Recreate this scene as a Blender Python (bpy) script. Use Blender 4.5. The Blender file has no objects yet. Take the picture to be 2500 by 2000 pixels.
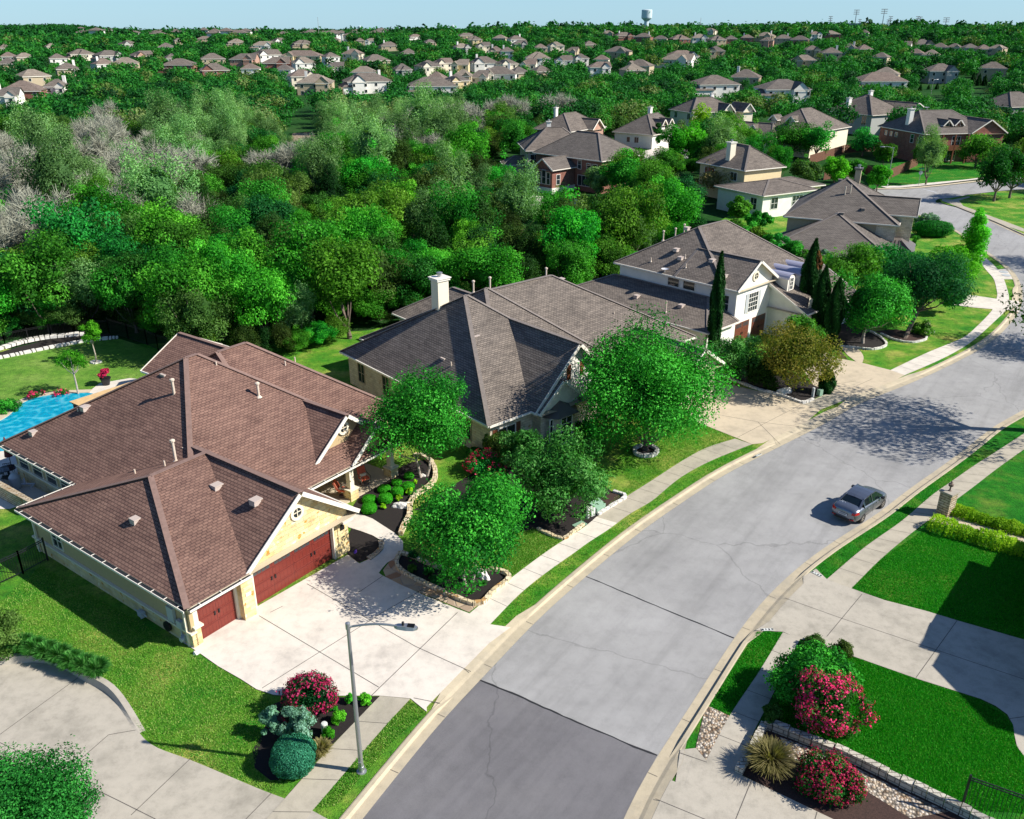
import bpy, math, random
import numpy as np
from mathutils import Vector, Matrix
R_ = math.radians
scn = bpy.context.scene
C = scn.collection
# ------------------------------------------------------------------ camera
FPX, CAMH, PITCH = 2100.0, 27.0, math.atan(928 / 2100.0)
cd = bpy.data.cameras.new("camera"); cam = bpy.data.objects.new("camera", cd); C.objects.link(cam)
cd.sensor_fit = 'HORIZONTAL'; cd.sensor_width = 36.0; cd.lens = 36.0 * FPX / 2500.0
cd.clip_start = 0.5; cd.clip_end = 20000
cam.location = (0, 0, CAMH); cam.rotation_euler = (math.pi / 2 - PITCH, 0, 0)
scn.camera = cam
# ------------------------------------------------------------------ light
SUN_D = Vector((-9.5, 1.6, -7.4)).normalized()          # the way the sunlight travels
to_sun = -SUN_D
elev = math.asin(to_sun.z); azim = math.atan2(to_sun.x, to_sun.y)
w = bpy.data.worlds.new("World"); scn.world = w; w.use_nodes = True
nt = w.node_tree; bg = nt.nodes['Background']
sky = nt.nodes.new('ShaderNodeTexSky'); sky.sky_type = 'NISHITA'; sky.sun_disc = False
sky.sun_elevation = elev; sky.sun_rotation = azim
sky.air_density = 1.0; sky.dust_density = 0.3; sky.ozone_density = 2.5; sky.altitude = 200
tn = nt.nodes.new('ShaderNodeMix'); tn.data_type = 'RGBA'; tn.blend_type = 'MULTIPLY'; tn.inputs[0].default_value = 1.0; tn.inputs[7].default_value = (0.80, 0.95, 1.18, 1)
nt.links.new(sky.outputs[0], tn.inputs[6])
hz = nt.nodes.new('ShaderNodeMix'); hz.data_type = 'RGBA'; hz.inputs[7].default_value = (4.2, 7.4, 9.4, 1)      # pale blue air near the horizon only
tc = nt.nodes.new('ShaderNodeTexCoord'); sz = nt.nodes.new('ShaderNodeSeparateXYZ'); mpz = nt.nodes.new('ShaderNodeMapRange'); mpz.interpolation_type = 'SMOOTHSTEP'
mpz.inputs['From Min'].default_value = 0.0; mpz.inputs['From Max'].default_value = 0.30; mpz.inputs['To Min'].default_value = 0.62; mpz.inputs['To Max'].default_value = 0.0
nt.links.new(tc.outputs['Generated'], sz.inputs[0]); nt.links.new(sz.outputs[2], mpz.inputs['Value']); nt.links.new(mpz.outputs[0], hz.inputs[0])
nt.links.new(tn.outputs[2], hz.inputs[6]); nt.links.new(hz.outputs[2], bg.inputs['Color']); bg.inputs['Strength'].default_value = 0.07
sl = bpy.data.lights.new("sun", 'SUN'); sl.energy = 5.0; sl.angle = R_(0.5); sl.color = (1.0, 0.945, 0.85)
so = bpy.data.objects.new("sun", sl); C.objects.link(so)
so.rotation_euler = SUN_D.to_track_quat('-Z', 'Y').to_euler(); so.location = (60, -20, 80)
scn.view_settings.view_transform = 'Standard'; scn.view_settings.look = 'None'
scn.view_settings.exposure = 0.56; scn.view_settings.gamma = 1.0
scn.cycles.max_bounces = 6; scn.cycles.diffuse_bounces = 3; scn.cycles.glossy_bounces = 3
scn.cycles.transmission_bounces = 4; scn.cycles.transparent_max_bounces = 6; scn.cycles.volume_bounces = 0
scn.cycles.use_fast_gi = False

# ------------------------------------------------------------------ picture <-> place
S_, C_ = math.sin(PITCH), math.cos(PITCH)
def ray(u, v):
    x = (u - 1250) / FPX; y = (1000 - v) / FPX
    return (x, C_ + y * S_, -S_ + y * C_)
def G(u, v, z=0.0):                    # the point of the level z seen at photograph pixel (u, v)
    d = ray(u, v); t = (z - CAMH) / d[2]
    return (d[0] * t, d[1] * t)
def GP(pts, z=0.12): return [G(u, v, z) for u, v in pts]
def PX(X, Y, Z):
    z = Z - CAMH; d = Y * C_ - z * S_; h = Y * S_ + z * C_
    return (1250 + FPX * X / d, 1000 - FPX * h / d, d)
def ztop(Y, v): d = ray(1250, v); return CAMH + Y * d[2] / d[1]
def sst(a, b, x):
    t = np.clip((x - a) / (b - a), 0, 1); return t * t * (3 - 2 * t)
def terr(x, y):
    x = np.asarray(x, float); y = np.asarray(y, float); r = np.hypot(x, y); az = x / np.maximum(y, 1.)
    right = sst(-0.22, 0.12, az)
    h = sst(230, 900, r) * (11 + 6 * right) + sst(700, 1250, r) * (0 + 3.8 * right)
    h = h - sst(1400, 2300, r) * (7 + 7 * right) + sst(2500, 4200, r) * 8
    h = h + sst(2100, 3300, r) * 15 * (1 - sst(-0.47, -0.40, az))
    bump = (np.sin(x * .011 + 1.3) * np.cos(y * .009) + .6 * np.sin(x * .023 + y * .017)) * 1.6
    h = h + bump * sst(260, 600, r) * 1.0
    far = sst(180, 240, r)
    return -0.06 + (h) * 1.0 * (far > -1)

# ------------------------------------------------------------------ object helpers
def tag(o, label=None, cat=None, group=None, kind=None):
    if label: o['label'] = label
    if cat: o['category'] = cat
    if group: o['group'] = group
    if kind: o['kind'] = kind
    return o
def thing(name, label, cat, loc=(0, 0, 0), rz=0, group=None):
    o = bpy.data.objects.new(name, None); C.objects.link(o); o.empty_display_size = .3
    o.location = loc; o.rotation_euler = (0, 0, rz)
    return tag(o, label, cat, group)
class MB:
    def __init__(s): s.v = []; s.f = []; s.uv = []
    def quad(s, *p): s.face(p)
    def face(s, p):
        b = len(s.v); s.v += [tuple(q) for q in p]; s.f.append(tuple(range(b, b + len(p))))
    def box(s, x0, x1, y0, y1, z0, z1):
        p = [(x0, y0, z0), (x1, y0, z0), (x1, y1, z0), (x0, y1, z0), (x0, y0, z1), (x1, y0, z1), (x1, y1, z1), (x0, y1, z1)]
        for f in ((3, 2, 1, 0), (4, 5, 6, 7), (0, 1, 5, 4), (1, 2, 6, 5), (2, 3, 7, 6), (3, 0, 4, 7)): s.face([p[i] for i in f])
    def obox(s, c, ux, hx, hy, hz):     # box about centre c, ux = unit x direction in plan
        uy = (-ux[1], ux[0])
        P = lambda i, j, k: (c[0] + ux[0] * i * hx + uy[0] * j * hy, c[1] + ux[1] * i * hx + uy[1] * j * hy, c[2] + k * hz)
        p = [P(-1, -1, -1), P(1, -1, -1), P(1, 1, -1), P(-1, 1, -1), P(-1, -1, 1), P(1, -1, 1), P(1, 1, 1), P(-1, 1, 1)]
        for f in ((3, 2, 1, 0), (4, 5, 6, 7), (0, 1, 5, 4), (1, 2, 6, 5), (2, 3, 7, 6), (3, 0, 4, 7)): s.face([p[i] for i in f])
    def tube(s, p, q, r0, r1=None, n=8, cap=True):
        r1 = r0 if r1 is None else r1
        p = Vector(p); q = Vector(q); d = (q - p)
        if d.length < 1e-6: return
        d.normalize(); a = d.orthogonal().normalized(); b = d.cross(a)
        A = [p + (a * math.cos(t) + b * math.sin(t)) * r0 for t in [2 * math.pi * i / n for i in range(n)]]
        B = [q + (a * math.cos(t) + b * math.sin(t)) * r1 for t in [2 * math.pi * i / n for i in range(n)]]
        for i in range(n): s.face((A[i], A[(i + 1) % n], B[(i + 1) % n], B[i]))
        if cap: s.face(A[::-1]); s.face(B)
    def bar(s, p, q, w, h, up=0.0):     # flat bar along p-q, w wide, h thick
        p = Vector(p); q = Vector(q); d = (q - p).normalized()
        sd = d.cross(Vector((0, 0, 1)))
        if sd.length < 1e-4: sd = Vector((1, 0, 0))
        sd.normalize(); n = sd.cross(d); sd = sd * w / 2; n0 = n * up; n1 = n * (up + h)
        a = [p - sd + n0, p + sd + n0, p + sd + n1, p - sd + n1]; b = [q - sd + n0, q + sd + n0, q + sd + n1, q - sd + n1]
        for i in range(4): s.face((a[i], b[i], b[(i + 1) % 4], a[(i + 1) % 4]))
        s.face(a[::-1]); s.face(b)
    def lathe(s, prof, c=(0, 0, 0), n=16, cap=True):
        rings = [[(c[0] + r * math.cos(2 * math.pi * i / n), c[1] + r * math.sin(2 * math.pi * i / n), c[2] + z) for i in range(n)] for r, z in prof]
        for k in range(len(rings) - 1):
            for i in range(n): s.face((rings[k][i], rings[k][(i + 1) % n], rings[k + 1][(i + 1) % n], rings[k + 1][i]))
        if cap: s.face(rings[0][::-1]); s.face(rings[-1])
    def strip(s, A, B):
        for i in range(len(A) - 1): s.face((A[i], A[i + 1], B[i + 1], B[i]))
    def build(s, name, m, parent=None, smooth=False):
        me = bpy.data.meshes.new(name); me.from_pydata(s.v, [], s.f)
        uvl = me.uv_layers.new(name="UVMap"); data = np.empty(len(me.loops) * 2, dtype=np.float32); k = 0
        for f in s.f:
            n = Vector((0, 0, 0))
            P = [Vector(s.v[i]) for i in f]
            for i in range(len(P)):
                a = P[i]; b = P[(i + 1) % len(P)]
                n += Vector(((a.y - b.y) * (a.z + b.z), (a.z - b.z) * (a.x + b.x), (a.x - b.x) * (a.y + b.y)))
            if n.length > 1e-12: n.normalize()
            if abs(n.z) > .995: U = Vector((1, 0, 0)); V = Vector((0, 1, 0))
            else: U = Vector((-n.y, n.x, 0)).normalized(); V = n.cross(U)
            for q in P: data[k] = q.dot(U); data[k + 1] = q.dot(V); k += 2
        uvl.data.foreach_set('uv', data)
        if smooth: me.shade_smooth()
        me.materials.append(m); me.update()
        o = bpy.data.objects.new(name, me); C.objects.link(o)
        if parent is not None: o.parent = parent
        return o

# ------------------------------------------------------------------ materials
def newmat(name):
    m = bpy.data.materials.new(name); m.use_nodes = True
    n = m.node_tree.nodes; return m, m.node_tree, n['Principled BSDF']
def node(nt, t, **k):
    n = nt.nodes.new(t)
    for a, b in k.items():
        if a.startswith('i_'): n.inputs[a[2:].replace('_', ' ')].default_value = b
        else: setattr(n, a, b)
    return n
def ramp(nt, src, cols, pos=None):
    r = nt.nodes.new('ShaderNodeValToRGB'); e = r.color_ramp.elements
    pos = pos or [i / (len(cols) - 1) for i in range(len(cols))]
    while len(e) < len(cols): e.new(.5)
    for i, c in enumerate(cols): e[i].position = pos[i]; e[i].color = (*c, 1)
    nt.links.new(src, r.inputs[0]); return r.outputs[0]
def mix(nt, a, b, f, mode='MIX'):
    m = nt.nodes.new('ShaderNodeMix'); m.data_type = 'RGBA'; m.blend_type = mode
    if isinstance(f, (int, float)): m.inputs[0].default_value = f
    else: nt.links.new(f, m.inputs[0])
    for s, i in ((a, 6), (b, 7)):
        if isinstance(s, tuple): m.inputs[i].default_value = (*s, 1)
        else: nt.links.new(s, m.inputs[i])
    return m.outputs[2]
def noise(nt, scale, det=4, rough=.55, vec=None, dist=0):
    n = node(nt, 'ShaderNodeTexNoise', i_Scale=scale, i_Detail=det, i_Roughness=rough, i_Distortion=dist)
    if vec is None:
        g = nt.nodes.get('geo') or nt.nodes.new('ShaderNodeNewGeometry'); g.name = 'geo'; vec = g.outputs['Position']
    nt.links.new(vec, n.inputs['Vector']); return n.outputs['Fac']
def bump(nt, p, src, dist, strength=1.0):
    b = nt.nodes.new('ShaderNodeBump'); b.inputs['Distance'].default_value = dist; b.inputs['Strength'].default_value = strength
    nt.links.new(src, b.inputs['Height']); nt.links.new(b.outputs[0], p.inputs['Normal'])
def plain(name, col, rough=.6, metal=0, spec=.5, var=0.0, vs=3.0):
    m, t, p = newmat(name); p.inputs['Roughness'].default_value = rough; p.inputs['Metallic'].default_value = metal
    p.inputs['Specular IOR Level'].default_value = spec
    if var:
        c = ramp(t, noise(t, vs, 6, .65), [tuple(x * (1 - var) for x in col), col, tuple(min(1, x * (1 + var)) for x in col)], [.3, .5, .7])
        t.links.new(c, p.inputs['Base Color'])
    else: p.inputs['Base Color'].default_value = (*col, 1)
    return m
def bricky(name, c1, c2, mortar, bw, rh, mw, accents=(), off=.5, rough=.85, bmp=.01, bias=0, blot=.25):
    m, t, p = newmat(name); uv = t.nodes.new('ShaderNodeUVMap'); uv.uv_map = 'UVMap'
    b = node(t, 'ShaderNodeTexBrick', offset=off, squash=1.0, i_Scale=1.0, i_Mortar_Size=mw, i_Bias=bias)
    b.inputs['Mortar Smooth'].default_value = .1
    b.inputs['Brick Width'].default_value = bw; b.inputs['Row Height'].default_value = rh
    b.inputs['Color1'].default_value = (*c1, 1); b.inputs['Color2'].default_value = (*c2, 1); b.inputs['Mortar'].default_value = (*mortar, 1)
    t.links.new(uv.outputs[0], b.inputs['Vector']); col = b.outputs['Color']
    n1 = noise(t, 1.3, 5, .6, uv.outputs[0])
    for ac, lo, sc in accents:
        nn = noise(t, sc, 2, .5, uv.outputs[0]); k = ramp(t, nn, [(0, 0, 0), (1, 1, 1)], [lo, lo + .04])
        mm = node(t, 'ShaderNodeMath', operation='MULTIPLY'); inv = node(t, 'ShaderNodeMath', operation='SUBTRACT'); inv.inputs[0].default_value = 1
        t.links.new(b.outputs['Fac'], inv.inputs[1]); t.links.new(k, mm.inputs[0]); t.links.new(inv.outputs[0], mm.inputs[1])
        col = mix(t, col, ac, mm.outputs[0])
    dk = ramp(t, n1, [(1 - blot,) * 3, (1, 1, 1), (1 + blot * .5,) * 3], [.3, .5, .72])
    col = mix(t, col, dk, 1.0, 'MULTIPLY'); t.links.new(col, p.inputs['Base Color'])
    p.inputs['Roughness'].default_value = rough; p.inputs['Specular IOR Level'].default_value = .25
    inv = node(t, 'ShaderNodeMath', operation='SUBTRACT'); inv.inputs[0].default_value = 1; t.links.new(b.outputs['Fac'], inv.inputs[1])
    ad = node(t, 'ShaderNodeMath', operation='ADD'); t.links.new(inv.outputs[0], ad.inputs[0]); t.links.new(noise(t, 14, 3, .6, uv.outputs[0]), ad.inputs[1])
    bump(t, p, ad.outputs[0], bmp); return m
def shingle(name, lo, hi, dark):
    """laminated shingles: rows 0.2 m, light field with darker overlaid tabs of uneven length"""
    m, t, p = newmat(name); uv = t.nodes.new('ShaderNodeUVMap'); uv.uv_map = 'UVMap'
    def br(w, h, off, mw, c1, c2, mo, bias=0):
        b = node(t, 'ShaderNodeTexBrick', offset=off, squash=1.0, i_Scale=1.0, i_Mortar_Size=mw, i_Bias=bias)
        b.inputs['Brick Width'].default_value = w; b.inputs['Row Height'].default_value = h
        b.inputs['Color1'].default_value = (*c1, 1); b.inputs['Color2'].default_value = (*c2, 1); b.inputs['Mortar'].default_value = (*mo, 1)
        t.links.new(uv.outputs[0], b.inputs['Vector']); return b
    b1 = br(.30, .17, .5, .026, lo, hi, dark, .15)
    b2 = br(.75, .17, .37, .0, tuple(x * .82 for x in lo), tuple(x * 1.08 for x in hi), lo)
    col = mix(t, b1.outputs['Color'], b2.outputs['Color'], .4)
    n = noise(t, .35, 5, .6, uv.outputs[0]); dk = ramp(t, n, [(.84,) * 3, (1, 1, 1), (1.1,) * 3], [.3, .5, .7])
    fine = ramp(t, noise(t, 26, 3, .7, uv.outputs[0]), [(.8,) * 3, (1.15,) * 3], [.3, .7])
    col = mix(t, mix(t, col, dk, 1.0, 'MULTIPLY'), fine, 1.0, 'MULTIPLY')
    t.links.new(col, p.inputs['Base Color']); p.inputs['Roughness'].default_value = .92; p.inputs['Specular IOR Level'].default_value = .2
    sx = node(t, 'ShaderNodeSeparateXYZ'); t.links.new(uv.outputs[0], sx.inputs[0])
    md = node(t, 'ShaderNodeMath', operation='MODULO'); md.inputs[1].default_value = .17; t.links.new(sx.outputs[1], md.inputs[0])
    bump(t, p, md.outputs[0], -.35, .55); return m
def leafmat(name, lo, mid, hi, hue=.06, tr=.35, rnd=True):
    m = bpy.data.materials.new(name); m.use_nodes = True; t = m.node_tree; t.nodes.clear()
    out = t.nodes.new('ShaderNodeOutputMaterial'); at = node(t, 'ShaderNodeAttribute', attribute_name='tint')
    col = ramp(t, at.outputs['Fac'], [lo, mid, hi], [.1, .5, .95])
    if rnd:
        oi = t.nodes.new('ShaderNodeObjectInfo'); hs = t.nodes.new('ShaderNodeHueSaturation')
        mr = node(t, 'ShaderNodeMapRange'); mr.inputs['To Min'].default_value = .5 - hue; mr.inputs['To Max'].default_value = .5 + hue * .45
        t.links.new(oi.outputs['Random'], mr.inputs['Value']); t.links.new(mr.outputs[0], hs.inputs['Hue'])
        fr = node(t, 'ShaderNodeMath', operation='MULTIPLY'); fr.inputs[1].default_value = 7.31; t.links.new(oi.outputs['Random'], fr.inputs[0])
        f2 = node(t, 'ShaderNodeMath', operation='FRACT'); t.links.new(fr.outputs[0], f2.inputs[0])
        mv = node(t, 'ShaderNodeMapRange'); mv.inputs['To Min'].default_value = .62; mv.inputs['To Max'].default_value = 1.25
        t.links.new(f2.outputs[0], mv.inputs['Value']); t.links.new(mv.outputs[0], hs.inputs['Value'])
        t.links.new(col, hs.inputs['Color']); col = hs.outputs[0]
    d = node(t, 'ShaderNodeBsdfPrincipled'); d.inputs['Roughness'].default_value = .6; d.inputs['Specular IOR Level'].default_value = .08
    tl = t.nodes.new('ShaderNodeBsdfTranslucent'); ms = t.nodes.new('ShaderNodeMixShader'); ms.inputs[0].default_value = tr
    t.links.new(col, d.inputs['Base Color']); t.links.new(mix(t, col, (1.15, 1.35, .45), 1.0, 'MULTIPLY'), tl.inputs[0])
    t.links.new(d.outputs[0], ms.inputs[1]); t.links.new(tl.outputs[0], ms.inputs[2]); t.links.new(ms.outputs[0], out.inputs[0])
    return m
def grassmat(name, a, b, c, sc=1.0):
    m, t, p = newmat(name)
    n1 = noise(t, .33 * sc, 4, .6); n2 = noise(t, 2.3, 5, .7); n3 = noise(t, 16, 3, .8)
    col = ramp(t, n1, [a, b, c], [.34, .5, .68])
    col = mix(t, col, ramp(t, n2, [(.7,) * 3, (1, 1, 1), (1.3, 1.22, 1.1)], [.33, .5, .68]), 1.0, 'MULTIPLY')
    col = mix(t, col, ramp(t, n3, [(.45,) * 3, (1.0, 1.0, 1.0), (1.5, 1.4, 1.2)], [.32, .52, .7]), 1.0, 'MULTIPLY')
    t.links.new(col, p.inputs['Base Color']); p.inputs['Roughness'].default_value = .9; p.inputs['Specular IOR Level'].default_value = .15
    bump(t, p, n3, .12, .9); return m
def concmat(name, base, stain, var=.12, rough=.8):
    m, t, p = newmat(name)
    n1 = noise(t, .45, 6, .65); n2 = noise(t, 2.2, 5, .7); n3 = noise(t, 45, 2, .6)
    col = ramp(t, n1, [stain, base, tuple(min(.9, x * 1.06) for x in base)], [.28, .5, .75])
    col = mix(t, col, ramp(t, n2, [(1 - var,) * 3, (1, 1, 1), (1 + var * .4,) * 3], [.3, .5, .7]), 1.0, 'MULTIPLY')
    col = mix(t, col, ramp(t, n3, [(.93,) * 3, (1.05,) * 3], [.35, .65]), 1.0, 'MULTIPLY')
    t.links.new(col, p.inputs['Base Color']); p.inputs['Roughness'].default_value = rough; p.inputs['Specular IOR Level'].default_value = .3
    bump(t, p, n3, .004, .6); return m
M = {}
M['shingle_brown'] = shingle('brown_shingles', (.165, .092, .074), (.27, .16, .122), (.05, .03, .028))
M['shingle_grey'] = shingle('grey_brown_shingles', (.135, .115, .10), (.25, .21, .175), (.045, .038, .036))
M['shingle_dark'] = shingle('dark_shingles', (.13, .112, .10), (.205, .18, .155), (.055, .047, .045))
M['shingle_tan'] = shingle('tan_shingles', (.21, .175, .14), (.34, .29, .23), (.1, .08, .07)); M['shingle_taupe'] = shingle('taupe_shingles', (.17, .13, .11), (.28, .22, .18), (.07, .05, .045))
M['cap_brown'] = plain('brown_ridge', (.22, .14, .115), .9, var=.2, vs=5); M['cap_grey'] = plain('grey_ridge', (.2, .17, .15), .9, var=.2, vs=5)
M['lime'] = bricky('golden_limestone', (.72, .53, .24), (.80, .66, .38), (.62, .50, .32), .52, .25, .012, [((.58, .27, .04), .635, 2.3), ((.84, .74, .5), .63, 1.7)], bmp=.03)
M['limewhite'] = bricky('pale_limestone', (.58, .50, .38), (.70, .63, .50), (.42, .36, .28), .42, .2, .012, [((.46, .31, .16), .68, 2.1)], bmp=.03)
M['ledge'] = bricky('ledge_stone', (.46, .36, .24), (.58, .50, .38), (.16, .12, .08), .45, .16, .02, [((.40, .24, .10), .62, 1.9)], bmp=.04)
M['brick'] = bricky('red_brick', (.20, .065, .045), (.30, .11, .08), (.30, .24, .2), .22, .075, .008, bmp=.008)
M['brickpale'] = bricky('pink_brick', (.42, .2, .14), (.5, .28, .2), (.45, .38, .32), .22, .075, .008, bmp=.008)
M['stucco'] = plain('tan_stucco', (.48, .36, .195), .9, var=.06, vs=6); M['cream'] = plain('cream_paint', (.78, .70, .55), .6, var=.03)
M['white'] = plain('white_wall', (.80, .77, .71), .8, var=.08, vs=1.2); M['trim'] = plain('white_trim', (.80, .75, .66), .5)
M['tan'] = plain('beige_wall', (.45, .37, .25), .85, var=.06); M['yellow'] = plain('pale_yellow_wall', (.68, .55, .32), .85, var=.06)
M['greywall'] = plain('grey_siding', (.38, .39, .37), .8, var=.05)
M['soffit'] = plain('soffit', (.5, .43, .32), .7); M['gutterdark'] = plain('gutter_inside', (.02, .02, .022), .5)
M['glass'] = plain('window_glass', (.02, .03, .035), .06, spec=.8); M['screen'] = plain('window_screen', (.05, .06, .065), .35)
M['door'] = plain('red_garage_paint', (.175, .027, .018), .42, var=.08, vs=2); M['doordk'] = plain('door_groove', (.10, .014, .012), .6)
M['doorbrown'] = plain('brown_garage_wood', (.16, .05, .025), .5, var=.15)
M['black'] = plain('black_iron', (.012, .012, .014), .45); M['steel'] = plain('galvanised_steel', (.42, .43, .44), .42, .75)
M['pvc'] = plain('grey_box', (.45, .47, .48), .6); M['vent'] = plain('pinkish_roof_vent', (.5, .42, .37), .6); M['pipe'] = plain('vent_pipe', (.62, .52, .42), .6)
M['asphalt'] = None
M['conc_new'] = concmat('bright_concrete', (.68, .62, .54), (.53, .48, .42), .14)
M['conc'] = concmat('worn_concrete', (.44, .395, .31), (.33, .30, .24), .16)
M['conc_pink'] = concmat('sand_concrete', (.56, .47, .34), (.45, .38, .28), .12)
M['conc_grey'] = concmat('grey_concrete', (.44, .40, .33), (.30, .275, .225), .18)
M['kerb'] = concmat('kerb_concrete', (.48, .41, .29), (.36, .32, .25), .14)
M['joint'] = plain('joint', (.10, .09, .08), .9); M['tar'] = plain('tar', (.02, .02, .022), .7)
M['lawn'] = grassmat('lawn', (.035, .23, .016), (.12, .30, .026), (.36, .40, .09))
M['lawn_lush'] = grassmat('lush_lawn', (.009, .16, .007), (.022, .20, .010), (.13, .25, .03))
M['lawn_light'] = grassmat('sunny_lawn', (.10, .27, .03), (.15, .32, .045), (.22, .36, .075))
M['mulch'] = plain('dark_mulch', (.013, .009, .008), .95, var=.7, vs=18)
M['mulchred'] = plain('red_brown_mulch', (.05, .026, .02), .95, var=.6, vs=18)
M['border'] = bricky('edging_stone', (.62, .50, .30), (.72, .62, .45), (.2, .15, .1), .35, .4, .02, [((.5, .3, .12), .6, 1.5)], bmp=.02)
M['borderw'] = bricky('white_edging_stone', (.62, .60, .55), (.74, .72, .68), (.3, .28, .25), .45, .4, .02, bmp=.02)
M['blockm'] = bricky('grey_block', (.46, .43, .35), (.56, .52, .44), (.2, .18, .15), .45, .21, .02, bmp=.02)
M['rock'] = plain('limestone_rock', (.72, .69, .64), .9, var=.25, vs=4)
M['wood'] = plain('cedar_wood', (.13, .055, .03), .8, var=.25, vs=2); M['bark'] = plain('bark', (.16, .12, .095), .95, var=.35, vs=7)
M['barkpale'] = plain('pale_bark', (.42, .36, .30), .9, var=.3, vs=7); M['barkgrey'] = plain('dead_grey_wood', (.32, .31, .26), .95, var=.25, vs=2)
M['deadtwig'] = plain('dry_twigs', (.34, .345, .27), .95, var=.25, vs=.6)
M['awn'] = plain('lilac_metal', (.44, .43, .53), .35, .3)
M['metalroof'] = plain('standing_seam', (.16, .14, .13), .5, .3)
M['carpaint'] = plain('dark_grey_metallic', (.22, .245, .29), .26, .75, .6); M['carglass'] = plain('car_glass', (.006, .012, .014), .04, spec=.9)
M['tyre'] = plain('tyre', (.015, .015, .016), .85); M['rim'] = plain('alloy', (.5, .5, .52), .3, .8); M['lampred'] = plain('tail_lamp', (.5, .012, .012), .15)
M['plate'] = plain('white_plate', (.6, .62, .66), .4); M['redfab'] = plain('coral_cushion', (.62, .12, .055), .8, var=.1, vs=8)
M['cardwhite'] = plain('white_car_paint', (.75, .75, .75), .2)
for k, a, b, c, kw in (
    ('lf_green', (0.011, 0.112, 0.012), (0.032, 0.247, 0.021), (0.089, 0.465, 0.045), {}),
    ('lf_hero', (.008, .10, .012), (.030, .28, .022), (.10, .55, .055), dict(hue=.0, rnd=False, tr=.25)),
    ('lf_dark', (0.006, 0.060, 0.012), (0.015, 0.128, 0.024), (0.042, 0.240, 0.045), {}),
    ('lf_cedar', (.010, .05, .012), (.025, .095, .018), (.06, .16, .03), {}),
    ('lf_pale', (.08, .20, .06), (.16, .34, .11), (.30, .56, .20), dict(hue=.012)),
    ('lf_olive', (0.037, 0.105, 0.021), (0.079, 0.188, 0.033), (0.158, 0.300, 0.075), dict(hue=.03)),
    ('lf_bright', (0.032, 0.240, 0.012), (0.074, 0.450, 0.018), (0.158, 0.690, 0.045), dict(hue=.02)),
    ('lf_yellow', (0.137, 0.360, 0.012), (0.294, 0.600, 0.018), (0.483, 0.750, 0.045), dict(hue=.01)),
    ('lf_sage', (0.095, 0.225, 0.150), (0.179, 0.375, 0.255), (0.357, 0.630, 0.480), dict(hue=.02)),
    ('lf_blue', (0.013, 0.105, 0.060), (0.032, 0.195, 0.112), (0.084, 0.360, 0.210), dict(hue=.01)),
    ('lf_rust', (0.074, 0.135, 0.015), (0.179, 0.195, 0.030), (0.315, 0.255, 0.045), dict(hue=.01)),
    ('lf_pink', (.55, .02, .09), (.72, .03, .13), (.80, .10, .22), dict(hue=.01, tr=.2)),
    ('lf_white', (.22, .28, .18), (.38, .42, .32), (.6, .6, .52), dict(hue=.01)),
    ('lf_hedge', (0.021, 0.210, 0.012), (0.053, 0.405, 0.018), (0.116, 0.600, 0.045), dict(hue=.01, rnd=False)),
    ('lf_dry', (.16, .15, .05), (.26, .23, .09), (.4, .34, .17), dict(hue=.01))):
    M[k] = leafmat(k, a, b, c, **kw)
M['lf_wood'] = leafmat('lf_wood', (.012, .055, .010), (.03, .125, .02), (.12, .23, .06), rnd=False)
M['lf_corner'] = leafmat('lf_corner', (.006, .06, .010), (.018, .17, .022), (.06, .36, .055), rnd=False, tr=.2)
M['lf_shrub'] = leafmat('lf_shrub', (.016, .10, .014), (.045, .22, .03), (.17, .42, .11), rnd=False, tr=.25)
M['lf_cypress'] = leafmat('lf_cypress', (.004, .028, .006), (.010, .06, .010), (.025, .12, .018), rnd=False, tr=.12)
M['lf_rust2'] = leafmat('lf_rust2', (.08, .035, .01), (.16, .07, .02), (.25, .12, .04), rnd=False, tr=.1)
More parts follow.
